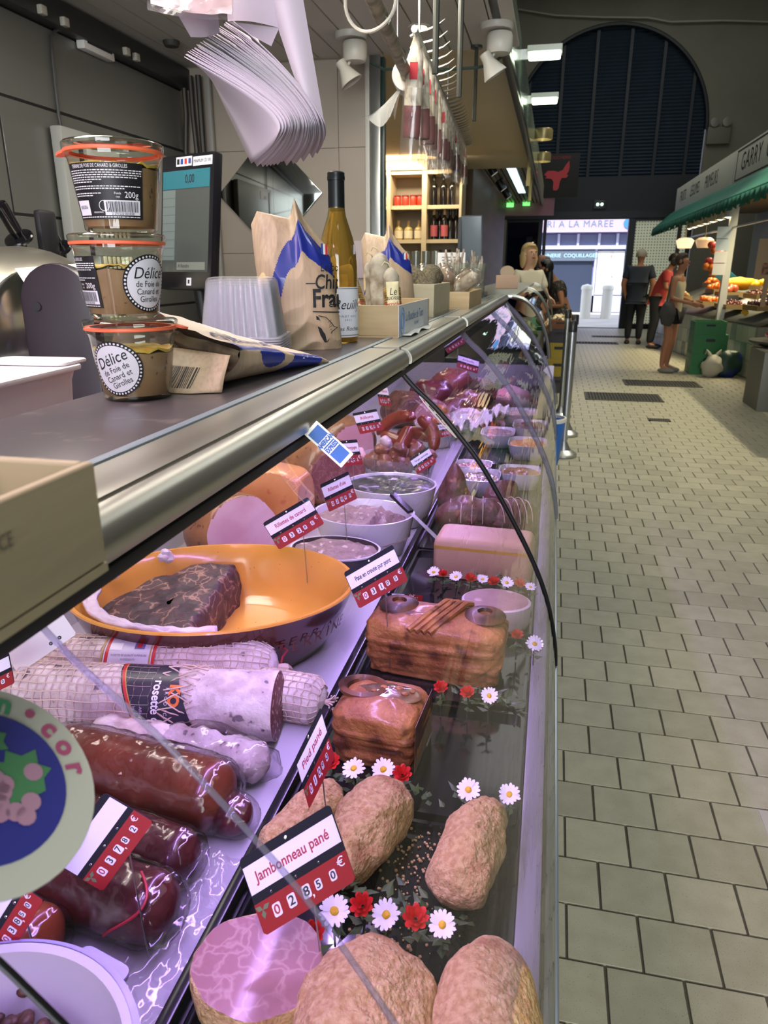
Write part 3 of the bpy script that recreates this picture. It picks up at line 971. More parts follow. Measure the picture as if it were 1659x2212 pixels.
def disc_on(f, rad, name, m, t, n=40, rings=5, r0=0.0):
 mb = MB(); vs, fs = [], []
 for i in range(rings + 1):
  q = r0 + (rad - r0) * i / rings
  vs += [f(Vector((q * math.cos(2 * PI * k / n), q * math.sin(2 * PI * k / n), 0))) for k in range(n)]
 for i in range(rings):
  for k in range(n):
   l = (k + 1) % n
   fs.append((i * n + k, i * n + l, (i + 1) * n + l, (i + 1) * n + k))
 return mb.add(vs, fs).build(name, m, t)
def rect_on(f, x0, x1, y0, y1, name, m, t, nu=12, nv=3):
 return MB().grid(lambda u, v: f(Vector((x0 + (x1 - x0) * u, y0 + (y1 - y0) * v, 0))), nu, nv).build(name, m, t)
def round_label(t, a0, z0, tilt):
 f0 = wrapper(a0, z0, .0006); f1 = wrapper(a0, z0, .0009); f2 = wrapper(a0, z0, .0012)
 lb = disc_on(f0, .0275, 'round_label', M_LBLK, t)
 disc_on(f1, .0235, 'label_disc', M_LWHT, lb)
 mb = MB()
 for k in range(44):      # scalloped white border
  a = 2 * PI * k / 44
  mb.add([f1(Vector(((.0253 + .0011 * math.cos(b)) * math.cos(a) - .0011 * math.sin(b) * math.sin(a), (.0253 + .0011 * math.cos(b)) * math.sin(a) + .0011 * math.sin(b) * math.cos(a), 0))) for b in [2 * PI * j / 8 for j in range(8)]], [tuple(range(8))])
 o = mb.build('scallop_border', M_LWHT, lb); o['kind'] = 'stuff'
 R = Matrix.Rotation(tilt, 4, 'Z')
 for s, y, sz, sh in (('Délice', .0095, .0155, .25), ('de Foie de', -.0005, .0082, 0), ('Canard et', -.0078, .0082, 0), ('Girolles', -.015, .0082, 0)):
  words(s, sz, M_INK, lb, fn=lambda p, y=y: f2(R @ (p + Vector((0, y, 0)))), shear=sh, wide=.88)
def back_label(t, a0):
 f0 = wrapper(a0, .036, .0006); f1 = wrapper(a0, .036, .001); f2 = wrapper(a0, .036, .0013)
 lb = rect_on(f0, -.0365, .0365, -.025, .0235, 'back_label', M_LBLK, t, 24, 4)
 words('TERRINE DE FOIE DE CANARD & GIROLLES', .0044, M_WPRINT, lb, fn=lambda p: f1(p + Vector((-.003, .0205, 0))), wide=.62)
 mb = MB()
 rr = random.Random(3)
 for row, (y, x1) in enumerate(((.0165, .034), (.0145, .034), (.0125, .034), (.0105, .03), (.0085, .0), (.0065, -.008), (.003, .033), (.001, .018), (-.003, -.002), (-.005, -.012), (-.0235, .033))):
  x = -.034
  while x < x1:
   w = rr.uniform(.0012, .0035)
   mb.grid(lambda u, v: f1(Vector((x + w * u, y + .0008 * v, 0))), 1, 1)
   x += w + .0007
 o = mb.build('small_print', M_WPRINT, lb); o['kind'] = 'stuff'
 words('Poids', .0028, M_WPRINT, lb, fn=lambda p: f1(p + Vector((.013, -.0026, 0))))
 words('net', .0028, M_WPRINT, lb, fn=lambda p: f1(p + Vector((.013, -.0055, 0))))
 words('200g', .0075, M_WPRINT, lb, fn=lambda p: f1(p + Vector((.0255, -.004, 0))), wide=.9)
 rect_on(f1, -.0335, -.0165, -.0215, -.0085, 'date_box', M_LWHT, lb)
 words('10/05/2026', .0042, M_INK, lb, fn=lambda p: f2(p + Vector((-.025, -.0145, 0))), wide=.62)
 words('FABRIQUÉ EN FRANCE', .002, M_WPRINT, lb, fn=lambda p: f1(p + Vector((-.0075, -.019, 0))), wide=.5)
 disc_on(f1, .0048, 'seal', M_WPRINT, lb, 20, 1, .0043).location = (0, 0, -.0135 + 0)
 rect_on(f1, -.0005, .0335, -.0215, -.0085, 'barcode_box', M_LWHT, lb)
 mb = MB(); x = .0015
 while x < .0315:
  w = rr.choice((.0003, .0005, .0008))
  mb.grid(lambda u, v: f2(Vector((x + w * u, -.0188 + .0092 * v, 0))), 1, 2)
  x += w + rr.choice((.0004, .0006))
 o = mb.build('barcode', M_INK, lb); o['kind'] = 'stuff'
 words('3 291520 001838', .0032, M_INK, lb, fn=lambda p: f2(p + Vector((.0165, -.0203, 0))), wide=.95)
j1 = make_jar('bottom terrine jar of the stack of three, round white label low on its left', (-.424, .698, ZT), 0, .052, .004, .45, 1)
j2 = make_jar('middle terrine jar of the stack of three, round white label on its right side', (-.4315, .702, ZT + .0815), 0, .051, .002, None, 2)
j3 = make_jar('top terrine jar of the stack of three, its black label facing out', (-.424, .7, ZT + .163), 0, .06, .0045, 3.3, 3)
round_label(j1, .02, .034, .38)
round_label(j2, 1.28, .034, 0)
back_label(j2, -.98)
back_label(j3, .2)
# ---- chip bags
M_KRAFT = mat('kraft_paper', 'bba489', .5, 0, 'b29b80', 6, (.4, .6), bump=.05, bscale=20, col3='ab957b', c3scale=240, c3=(.45, .65), stretch=(1, 1, .05))
M_BLUE = mat('bag_blue', '1c2b86', .32, spec=.6, coat=.15)
M_CHIP = mat('chip_print', 'd9b878', .5, 0, 'e8d3a0', 30, (.4, .6))
M_INSIDE = mat('bag_inside', '8d7a62', .6, 0, '5d4d3c', 25, (.4, .6), bump=.4, bscale=40)
def crease(p, k, s):
 v = noise.noise(Vector(p) * k + Vector((s, s * 2, 0)))
 return 1 - 2 * abs(v)
# standing bag: upright pillow, crimped at the top
bag = thing('chips_bag', 'standing kraft paper crisp bag with a blue wave beside the wine bottle', 'bag', (-.417, 1.215, ZT), (0, 0, math.radians(22)))
BH = .222
def ztop(x):
 q = [(-1, .165), (-.75, .196), (-.3, .19), (.0, .186), (.12, .214), (.3, .19), (.6, .165), (1, .14)]
 for (a, p), (b, r) in zip(q, q[1:]):
  if x <= b: return p + (r - p) * max(0, (x - a) / (b - a))
 return q[-1][1]
def standing(u, v):
 th = 2 * PI * u
 z = BH * v
 k = min(1, (1 - v) * 2.2) ** .6
 w = .069 * (1 - .1 * v)
 d = .042 * k * (.75 + .25 * min(1, v * 5)) + .002
 c, s = math.cos(th), math.sin(th)
 x = w * math.copysign(abs(c) ** .75, c)
 y = d * math.copysign(abs(s) ** .8, s)
 p = Vector((x - .012 * v * v, y, z * ztop(x / .069) / .2))
 n = Vector((c * .3, s, 0))
 am = .0045 * (.35 + max(0, abs(v - .45) - .1) * 2.2)
 return p + n * am * crease((x * 1.2, y * 1.2, z), 22, 4)
def wave_pick(u, v):
 th = 2 * PI * u
 x = math.cos(th) * .5 + .5            # 0 left .. 1 right on the front
 front = math.sin(th) < 0
 if not front:
  return 1 if v < .5 else 0
 mid = .30 + .62 * (1 / (1 + math.exp(-(x - .28) * 9)))
 if x < .16 and .38 < v < .6 and ((x - .06) / .09) ** 2 + ((v - .49) / .105) ** 2 < 1:
  return 2
 if (x - .19) ** 2 * .5 + (v - .565) ** 2 < .00022:
  return 0
 lo = mid - .2 - (.14 if x < .22 else .14 * max(0, 1 - (x - .22) * 5))
 return 1 if lo < v < mid and v > .33 else (1 if x < .22 and .33 < v < mid else 0)
panel('bag_body', standing, 230, 150, [M_KRAFT, M_BLUE, M_CHIP], wave_pick, bag, closed=True)
def on_bag(p, cx, cz, off=.0009):
 """flat print laid on the bag front: x along the bag, y up"""
 x = cx + p.x; z = cz + p.y
 v = z / BH
 lo, hi = PI, 2 * PI
 x = max(-.064, min(.064, x))
 best = min((abs(standing(th / (2 * PI), v).x - x), th) for th in [PI + PI * k / 160 for k in range(161)])[1]
 q = standing(best / (2 * PI), v)
 n = Vector((math.cos(best) * .35, math.sin(best), 0)).normalized()
 return Vector((x, q.y, z)) + n * off
for i, (c, dx) in enumerate((('22468c', 0), ('d9d7d0', .0035), ('c03038', .007))):
 MB().grid(lambda u, v: on_bag(Vector((.0035 * u + dx, .016 * v + dx * -.2, 0)), .035, .152), 2, 4).build('flag_stripe', mat('flag_' + c, c, .5), bag)
words('Le bon', .019, M_INK, bag, fn=lambda p: on_bag(p, .052, .131), shear=.15, wide=.75)
words('Chips', .032, M_INK, bag, fn=lambda p: on_bag(p, .05, .108), shear=.1, wide=.75, bold=.0004)
words('Fran', .04, M_INK, bag, fn=lambda p: on_bag(p, .046, .082), bold=.001, wide=.8)
MB().grid(lambda u, v: on_bag(Vector((.016 * u, .0016 * v, 0)), .008, .106), 6, 1).build('dash', M_INK, bag)
MB().grid(lambda u, v: on_bag(Vector((.05 * u, .0018 * v - .003 * u, 0)), .018, .062), 10, 1).build('underline', M_INK, bag)
hr = [(.024, .056), (.028, .057), (.05, .04), (.053, .033), (.048, .018), (.04, .012), (.036, .011)]
mb = MB(); vs = [on_bag(Vector((x, z, 0)), 0, 0) for x, z in [(.023, .056), (.027, .054), (.033, .042), (.038, .026), (.041, .0125), (.037, .012), (.03, .024), (.025, .04)]]
mb.add(vs, [tuple(range(8))]).build('horn_mouth', M_INK, bag)
MB().tube([on_bag(Vector(p + (0,)), 0, 0, .0007) for p in ((.027, .056), (.04, .053), (.05, .043), (.053, .038), (.06, .036), (.05, .03), (.045, .018), (.041, .0125))], .0006, 5).build('horn_outline', M_INK, bag)
for k in range(12):
 zz = .02 + k * .0025
 MB().tube([on_bag(Vector((.041 + .002 * (k % 3), zz, 0)), 0, 0, .0006), on_bag(Vector((.049, zz + .004, 0)), 0, 0, .0006)], .0003, 4).build('hatching', M_INK, bag) if k % 2 == 0 else None
# lying bag, its torn-open end toward the viewer
A0, A1 = Vector((-.4, .772, 0)), Vector((-.366, 1.07, 0))
bg2 = thing('chips_bag', 'torn open crisp bag lying on its side between the jars and the plastic tubs', 'bag', (-.42, .775, ZT), (0, 0, math.radians(-10)))
LB = .25
def lying(u, v):
 th = 2 * PI * u; s_ = v
 c, s = math.cos(th), math.sin(th)
 prof = max(.0, 1 - s_ * .97) ** .8
 w = .078 * (.5 + .5 * prof)
 h = .037 * prof + .0016
 x = w * math.copysign(abs(c) ** .7, c) + .03 * s_ * s_
 z = h + h * math.copysign(abs(s) ** .75, s) - (x * .36 * s * prof if s > 0 else 0)
 am = .0055 * (.3 + s_ * .5 + max(0, .2 - s_) * 3)
 cr = crease((x, s_ * LB, z), 20, 9)
 y = s_ * LB + (.016 * math.sin(th * 3 + 1) * max(0, 1 - s_ * 6))
 dz = am * cr * max(0, s) + (0 if s > 0 else .0)
 return Vector((x + c * am * cr * .5, y, max(.0005, z + dz)))
def lie_pick(u, v):
 th = u                     # 0 right side, .25 top, .5 left
 e = lambda cu, cv, ru, rv: (((u if u < .6 else u - 1) - cu) / ru) ** 2 + ((v - cv) / rv) ** 2 < 1
 if u > .6: u = u - 1
 u = u + .055
 if e(.075, .40, .085, .12): return 1
 w_ = .015 * math.sin(v * 14)
 if v < .36 and .065 + .08 * (v / .36) ** 2 + w_ < u < .15 + w_ * .5: return 1
 if .56 + .5 * max(0, u - .02) + .04 * math.sin(u * 22) < v < .92 - .25 * max(0, .1 - u) and u < .175: return 1
 if u > .165: return 2
 return 0
M_KPINK = mat('kraft_pale', 'd3bfae', .5, bump=.02, bscale=30)
panel('bag_body', lying, 150, 130, [M_KRAFT, M_BLUE, M_KPINK], lie_pick, bg2, closed=True)
# open mouth: folded gusset with the barcode, and the crumpled inside
mb = MB()
def gus(u, v):
 a = PI + PI * u
 p = lying((a / (2 * PI)), 0.0)
 z = .0008 + v * (.044 - .012 * abs(u - .5))
 x = -.078 + .156 * u
 return Vector((x, -.006 - .03 * math.sin(PI * u) * (1 - v) + .004 * crease((x, z, 1), 30, 2) - (.02 * (1 - v)), z))
mb.grid(gus, 30, 10).build('gusset', M_KRAFT, bg2, solid=.0006)
MB().grid(lambda u, v: Vector((-.066 + .125 * u, .022 + .014 * crease((u, v, 0), 3, 5) + .01 * v, .008 + (.06 - .03 * u) * v)), 24, 16).build('inner_folds', M_INSIDE, bg2)
rr = random.Random(5); x = .0
while x < .05:
 w = rr.choice((.0008, .0012, .002))
 MB().grid(lambda u, v: gus((x + w * u + .082) / .164, .12 + .5 * v) + Vector((0, -.0012, 0)), 1, 3).build('barcode_bar', M_INK, bg2)
 x += w + rr.choice((.001, .0014, .002))
words('200 g ℮', .012, M_INK, bg2, fn=lambda p: gus(((-p.x - .022) + .082) / .164, max(0, min(1, (.034 - p.y) / .05))) + Vector((0, -.0014, 0)))
def on_lying(p, u0, v0, off=.0012):
 u, v = u0 + p.y / .3, v0 + p.x / LB
 q = lying(u, v)
 a = lying(u + .01, v) - q; b = lying(u, v + .01) - q
 n = a.cross(b).normalized()
 if n.z < 0: n = -n
 return q + n * off
words('GUÉRANDE', .022, mat('bag_text_blue', '24265e', .5), bg2, fn=lambda p: on_lying(p, .15, .27), bold=.0004, wide=.95)
words('200g', .013, mat('bag_text_grey', '8a8276', .5), bg2, fn=lambda p: on_lying(p, .175, .12))
for cu, cv in ((.05, .72), (.02, .76), (.07, .78), (.04, .83), (.0, .72)):
 MB().grid(lambda u, v: on_lying(Vector(((u - .5) * .004, (v - .5) * .004, 0)), cu, cv, .0008), 2, 2).build('white_fleck', M_WPRINT, bg2)
# ---- stack of clear tubs, upside down
M_TUB = thin_glass('tub_plastic', 'f6f7fb', .25, 1.42, haze=.10, hazecol='ffffff', boost=.7)
M_RIM = thin_glass('tub_rim', 'e6e6ee', .3, 1.42, haze=.45, hazecol='e4e4f2', boost=.8)
def ring(w, r, n=96, rip=0.0):
 q = rrect(w, w, r, 5); q.append(q[0])
 ds = [math.dist(a, b) for a, b in zip(q, q[1:])]; L = sum(ds); out = []
 i, acc = 0, 0.0
 for k in range(n):
  s = L * k / n
  while s > acc + ds[i] and i < len(ds) - 1: acc += ds[i]; i += 1
  u = (s - acc) / max(ds[i], 1e-9); x = q[i][0] + (q[i + 1][0] - q[i][0]) * u; y = q[i][1] + (q[i + 1][1] - q[i][1]) * u
  f = 1 + rip * math.cos(PI * k / 2) / w
  out.append((x * f, y * f))
 return out
def tub_shell(mb):
 secs = [(.056, .002, .012), (.0545, .006, .012), (.045, .08, .011), (.0435, .0845, .010), (.036, .086, .008)]
 vs = []
 for w, z, r in secs:
  vs += [(x, y, z) for x, y in ring(w * 2, r, 96, .0035 if .005 < z < .082 else 0)]
 m = 96; fs = []
 for i in range(len(secs) - 1):
  for k in range(m):
   l = (k + 1) % m
   fs.append((i * m + k, i * m + l, (i + 1) * m + l, (i + 1) * m + k))
 fs.append(tuple((len(secs) - 1) * m + k for k in range(m)))
 return mb.add(vs, fs)
lab = 'bottom clear tub of the ten nested upside down beside the lying crisp bag'
tb = thing('plastic_tub', lab, 'tub', (-.452, 1.06, ZT), (0, 0, math.radians(12)), 'nested clear tubs stacked upside down')
tub_shell(MB()).build('tub_body', M_TUB, tb)
rm = MB()
ou, inr = rrect(.125, .125, .014, 5), rrect(.11, .11, .012, 5)
m = len(ou)
rm.add([(x, y, .0005) for x, y in ou] + [(x, y, .0025) for x, y in ou] + [(x, y, .0025) for x, y in inr],
  [(k, (k + 1) % m, m + (k + 1) % m, m + k) for k in range(m)] + [(m + k, m + (k + 1) % m, 2 * m + (k + 1) % m, 2 * m + k) for k in range(m)]).build('tub_rim', M_RIM, tb)
for k in range(9):
 copy_thing(tb, f'{ORD[k + 1]} clear tub from the bottom of the upside-down nested stack' if k < 8 else 'topmost clear tub of the upside-down nested stack', (-.452 + random.uniform(-.0005, .0005), 1.06, ZT + .0036 * (k + 1)), (0, 0, math.radians(12)))
# ---- wine bottle
wb = thing('wine_bottle', 'bottle of golden white wine with black capsule beside the standing crisp bag', 'bottle', (-.387, 1.345, ZT))
M_WINE = mat('bottle_amber', 'b8923a', .03, 0, trans=.75, spec=.6, coat=1.0)
M_WINE.node_tree.nodes['Principled BSDF'].inputs['IOR'].default_value = 1.2
MB().lathe([(0, .006), (.03, .0), (.0345, .001), (.036, .005), (.036, .105), (.0358, .135), (.034, .155), (.029, .18), (.0225, .2), (.0165, .218), (.0142, .235), (.0138, .25)], 48).build('glass_body', M_WINE, wb)
MB().lathe([(.0146, .226), (.0146, .276), (.0155, .2765), (.0158, .281), (.0152, .284), (.0152, .2885), (.013, .2905), (0, .291)], 36, cap=False).build('capsule', mat('capsule_black', '14171c', .35, .2), wb)
MB().lathe([(.0148, .231), (.0148, .2325)], 36, cap=False).build('capsule_band', mat('gold_dull', '5c5648', .3, .8), wb)
ccyl = .78                        # side turned to the aisle
def cyl(R, a0, z0):
 return lambda p: Vector((R * math.sin(a0 + p.x / R), -R * math.cos(a0 + p.x / R), z0 + p.y))
f = cyl(.0365, .62, .055)
MB().grid(lambda u, v: f(Vector((-.042 + .084 * u, -.045 + .088 * v, 0))), 24, 2).build('label', M_LWHT, wb)
f = cyl(.0369, .62, .055)
for y in (-.042, .040):
 MB().grid(lambda u, v: f(Vector((-.042 + .084 * u, y + .0012 * v, 0))), 24, 1).build('gold_line', mat('gold_line', '8d8466', .4, .5), wb)
words('Reuilly', .024, M_INK, wb, fn=lambda p: f(p + Vector((.006, .012, 0))), shear=.4, wide=.9)
words('PINOT GRIS', .0052, M_INK, wb, fn=lambda p: f(p + Vector((.006, -.008, 0))), space=1.4)
words('2022', .005, M_INK, wb, fn=lambda p: f(p + Vector((.006, -.0145, 0))), space=1.6)
words('Les Roches', .011, M_INK, wb, fn=lambda p: f(p + Vector((.008, -.03, 0))), shear=.3)
f = cyl(.0349, 1.35, .162)
MB().grid(lambda u, v: f(Vector((-.004 + .008 * u, -.008 + .016 * v, 0))) * 1.0, 3, 2).build('price_sticker', M_LWHT, wb)
# ---- wooden crates
M_POP = mat('poplar', 'b8a27c', .6, 0, 'a8906a', 5, (.3, .7), stretch=(1, 1, 9), bump=.06, bscale=40)
M_POPW = mat('poplar_pale', 'bcb398', .65, 0, 'aea487', 5, (.3, .7), stretch=(1, 1, 9), bump=.06, bscale=40)
M_PRINTW = mat('crate_print_white', 'c9cdd0', .6)
M_CBLUE = mat('crate_print_blue', '5b7fae', .6)
def crate(name, label, x0, x1, y0, y1, h, m, th=.004, rz=0):
 t = thing(name, label, 'crate', ((x0 + x1) / 2, (y0 + y1) / 2, ZT), (0, 0, rz))
 w, d = (x1 - x0) / 2, (y1 - y0) / 2
 MB().b2((-w, -d, 0), (w, d, th)).build('bottom_board', m, t, smooth=False)
 MB().b2((-w, -d, th), (w, -d + th, h)).build('end_board', m, t, bevel=.0008, seg=1)
 MB().b2((-w, d - th, th), (w, d, h)).build('end_board', m, t, bevel=.0008, seg=1)
 MB().b2((-w, -d + th, th), (-w + th, d - th, h)).build('side_board', m, t, bevel=.0008, seg=1)
 MB().b2((w - th, -d + th, th), (w, d - th, h)).build('side_board', m, t, bevel=.0008, seg=1)
 return t, w, d
c1, w, d = crate('wooden_crate', 'wooden crate with blue lettering holding saucissons beside the wine bottle', -.468, -.291, 1.43, 1.80, .062, M_POP)
MB().b2((w, -d, .001), (w + .0012, d - .02, .062)).build('printed_side', M_PRINTW, c1, smooth=False)
FC = frame((w + .0018, -d / 2 + .08, .036), (0, 1, 0), (0, 0, 1))
words('La Bouchée de Tours', .026, M_CBLUE, c1, FC, wide=.95, shear=.15)
words('RESTAURANT', .009, M_CBLUE, c1, FC @ T(.02, -.018, 0))
for sx, sy in ((1, 1), (.55, .6)):
 pts = [FC @ Vector((-.14 + .02 * sx * math.cos(a), -.005 + .026 * sy * math.sin(a), 0)) for a in [2 * PI * k / 24 for k in range(24)]]
 MB().tube(pts, .0008, 4, closed=True).build('emblem', M_CBLUE, c1)
tag(MB().grid(lambda u, v: Vector((-.291 + .02 * v + .003 * math.sin(u * 9), 1.46 + .26 * u, ZT + .0035 + .003 * math.sin(u * 14) * v)), 24, 4).build('paper_strip', M_WHITE, solid=.0004), 'white torn paper strip sticking out under the front crate', 'paper')
c2, w2, d2 = crate('wooden_crate', 'pale wooden crate holding herb-crusted sausages, middle of three', -.47, -.326, 2.1, 2.43, .088, M_POPW)
c3, w3, d3 = crate('wooden_crate', 'low wooden crate of bagged saucissons, farthest of three on the counter', -.47, -.272, 2.52, 2.95, .056, M_POP)
# saucissons: a lumpy tapered body with tied end
M_SAU = mat('saucisson_skin', 'a39a88', .8, 0, '6e5d48', 30, (.4, .62), bump=.5, bscale=120, col3='d8d4c8', c3scale=18, c3=(.5, .66))
M_SAUW = mat('saucisson_floury', 'aca292', .85, 0, '77644f', 30, (.42, .66), bump=.5, bscale=110)
M_HERB = mat('herb_crust', '6b614a', .9, 0, '453f2f', 160, (.4, .6), bump=.9, bscale=260, bdist=.006)
M_STRAW = mat('straw_label', 'b09156', .6, 0, '6a4c20', 3, (.45, .52), stretch=(1, 1, 90))
M_CREAM = mat('cream_label', 'dcd0a8', .55)
def sausage_mb(L, r, amp=.003, seed=0, bend=0.0, n=20, m=22):
 mb = MB(); vs, fs = [], []
 for i in range(m + 1):
  s = i / m
  e = min(1.0, math.sin(PI * min(1, max(0, s)) ) * 2.6) ** .55 if 0 < s < 1 else .08
  for k in range(n):
   a = 2 * PI * k / n
   p = Vector((r * e * math.cos(a), r * e * math.sin(a) + bend * (s - .5) ** 2, L * (s - .5)))
   p += Vector((math.cos(a), math.sin(a), 0)) * amp * noise.fractal(p * 40 + Vector((seed, seed * 2, 0)), 1, 2, 3)
   vs.append(p)
 for i in range(m):
  for k in range(n):
   l = (k + 1) % n
   fs.append((i * n + k, i * n + l, (i + 1) * n + l, (i + 1) * n + k))
 fs += [tuple(range(n))[::-1], tuple(m * n + k for k in range(n))]
 return mb.add(vs, fs)
def dry_sausage(label, loc, tilt, L, r, m, seed, group, lbl=None, name='saucisson'):
 """tilt = direction of the sausage's axis (upper end)"""
 R = Vector(tilt).normalized().to_track_quat('Z', 'Y').to_euler()
 t = thing(name, label, 'sausage', loc, R, group)
 sausage_mb(L, r, .0025, seed).build('casing', m, t)
 MB().tube([(0, 0, L / 2 - .002), (.004, .003, L / 2 + .006), (.012, .002, L / 2 + .01), (.016, -.004, L / 2 + .004)], .0014, 6).build('string', mat('twine', 'c9bd9c', .9), t)
 if lbl is not None:
  dl = R.to_matrix().inverted() @ (Vector((0, 0, EYE)) - t.location)
  a0 = math.atan2(dl.x, -dl.y) + lbl
  def lf(R_): return lambda p: Vector((R_ * math.sin(a0 + p.x / R_), -R_ * math.cos(a0 + p.x / R_), p.y))
  lb = MB().grid(lambda u, v: lf(r + .0016)(Vector(((u - .5) * 2 * PI * r * .98, -L * .30 + L * .5 * v, 0))), 28, 6).build('straw_band', M_STRAW, t)
  g = lf(r + .003)
  cp = MB().grid(lambda u, v: lf(r + .0026 + .006 * max(0, v - .85) * 6 * abs(u - .5) * 2)(Vector(((u - .5) * r * 1.7, -L * .36 + L * .62 * v, 0))), 10, 12).build('paper_label', M_CREAM, t, solid=.0005)
  for s, y, c, sz in (('Le', .12, M_INK, .02), ('Saucisson', .04, M_INK, .013), ('Berrichon', -.05, M_RPRINT, .0135), ('Pur porc', -.15, M_INK, .011)):
   words(s, sz, c, t, fn=lambda p, y=y: lf(r + .0036)(Vector((p.x * .8, p.y + y * L, 0))), shear=.25)
 return t
G1 = 'saucissons in the front wooden crate'
dry_sausage('floury saucisson leaning left at the near end of the front crate', (-.425, 1.475, 1.388), (-.32, .42, .8), .155, .0225, M_SAUW, 1, G1, .9)
dry_sausage('grey saucisson without label at the back left of the front crate', (-.442, 1.62, 1.392), (-.25, .3, .9), .15, .021, M_SAU, 2, G1)
dry_sausage('dark saucisson standing in the middle of the front crate', (-.385, 1.62, 1.398), (-.05, .1, 1), .15, .019, M_SAU, 3, G1)
dry_sausage('white moulded saucisson with a cream paper label, upright in the front crate', (-.347, 1.52, 1.402), (-.1, .25, .95), .165, .021, M_SAUW, 4, G1)
dry_sausage('saucisson with large cream label and red word at the crate aisle side', (-.316, 1.495, 1.385), (-.12, .22, .95), .14, .016, M_SAUW, 5, G1, .1)
dry_sausage('saucisson with folded cream label lying across the front crate', (-.39, 1.487, 1.385), (-.30, .22, .8), .13, .016, M_SAU, 6, G1, -.3)
G2 = 'herb-crusted sausages in the middle crate'
for i, (x, y, z, tx, ty, lb_) in enumerate(((-.39, 2.2, 1.405, -.5, .3, 'plump herb-crusted sausage nearest in the middle crate'), (-.43, 2.26, 1.4, -.4, .8, 'herb-crusted sausage behind left in the middle crate'), (-.375, 2.3, 1.41, .1, .9, 'herb-crusted sausage farthest in the middle crate'))):
 R = Vector((tx, ty, .4)).to_track_quat('Z', 'Y').to_euler()
 t = thing('herb_sausage', lb_, 'sausage', (x, y, z), R, G2)
 sausage_mb(.14, .034, .004, i + 20, n=28, m=28).build('herb_crust', M_HERB, t)
G3 = 'bagged saucissons in the far crate'
M_CELLO = thin_glass('cellophane', 'f4f2ee', .08, 1.45, wav=.6, wscale=14, boost=1.4, haze=.03)
for i, (x, y, z, tx, ty, tz, lb_) in enumerate(((-.36, 2.6, 1.392, .1, -.5, .5, 'brown bagged saucisson with a white ticket at the near side of the far crate'),
            (-.31, 2.66, 1.395, .6, -.2, .4, 'bagged saucisson turned end-on at the aisle side of the far crate'),
            (-.38, 2.74, 1.415, -.2, .5, .4, 'floury bagged saucisson on top of the far crate'),
            (-.43, 2.64, 1.4, -.4, .3, .6, 'red-netted bagged saucisson at the left of the far crate'),
            (-.33, 2.8, 1.405, .2, .6, .3, 'bagged saucisson farthest back in the far crate'))):
 R = Vector((tx, ty, tz)).to_track_quat('Z', 'Y').to_euler()
 t = thing('bagged_saucisson', lb_, 'sausage', (x, y, z), R, G3)
 sausage_mb(.13, .024, .003, i + 30).build('casing', M_SAU if i % 2 else mat('saucisson_brown', '7a624e', .7, 0, 'a89884', 25, (.45, .6), bump=.4, bscale=120), t)
 sausage_mb(.16, .029, .005, i + 40).build('clear_bag', M_CELLO, t)
 MB().grid(lambda u, v: Vector((.0285 * math.sin((u - .5) * .6), -.0285 * math.cos((u - .5) * .6), -.03 + .04 * v)), 4, 2).build('ticket', M_WHITE, t)
# second crisp bag behind the crates
b3 = thing('chips_bag', 'kraft crisp bag with a blue stripe standing between the two front crates', 'bag', (-.42, 1.95, ZT), (0, 0, math.radians(8)))
for ch in bag.children:
 if ch.name.startswith(('bag_body', 'flag')):
  c = ch.copy(); COL.objects.link(c); c.parent = b3
# clear beakers of thin dried sausage sticks
M_STICK = mat('dry_stick', '8a7868', .8, 0, 'cfc6b8', 40, (.42, .62), bump=.4, bscale=150)
M_BEAK = thin_glass('beaker_plastic', 'eef0ea', .06, 1.45, haze=.1, hazecol='dfe2da', boost=1.2)
for (x, y, lb_, n_) in ((-.392, 3.05, 'clear beaker of thin dried sausage sticks, nearer of two on the far counter', 16), (-.355, 3.42, 'clear beaker of thin dried sausage sticks, farther of two on the far counter', 16)):
 t = thing('beaker', lb_, 'container', (x, y, ZT))
 MB().lathe([(0, .002), (.045, .001), (.05, .004), (.058, .14), (.061, .15), (.059, .15), (.05, .03), (0, .005)], 28, cap=False).build('beaker_body', M_BEAK, t)
 rr = random.Random(int(y * 100))
 for k in range(n_):
  a, q = rr.uniform(0, 6.28), rr.uniform(0, .035)
  dx, dy = rr.uniform(-.12, .12), rr.uniform(-.12, .12)
  L = rr.uniform(.15, .2)
  pts = [(q * math.cos(a) + dx * s * L + .003 * math.sin(s * 9 + k), q * math.sin(a) + dy * s * L, .006 + s * L) for s in (0, .2, .4, .6, .8, 1)]
  st = MB().tube(pts, [.005, .0055, .005, .0055, .005, .0035], 7).build('sausage_stick', M_STICK)
  st.location = (x, y, ZT)
  tag(st, f'thin dried sausage stick standing in the {"nearer" if y < 3.2 else "farther"} clear beaker', 'sausage', f'thin dried sausage sticks in the {"nearer" if y < 3.2 else "farther"} beaker')
# small white price card behind the crates
t = thing('price_card', 'small white card standing behind the sausage crates', 'card', (-.44, 3.3, ZT))
MB().box((0, 0, .16), (.12, .002, .07)).build('card', M_WHITE, t, smooth=False)
MB().tube([(0, 0, 0), (0, 0, .13)], .002, 6).build('card_pin', M_STEEL, t)
for k in range(3):
 MB().b2((-.04, -.0016, .15 + k * .012), (.04, -.0011, .153 + k * .012)).build('print_line', M_INK, t, smooth=False)
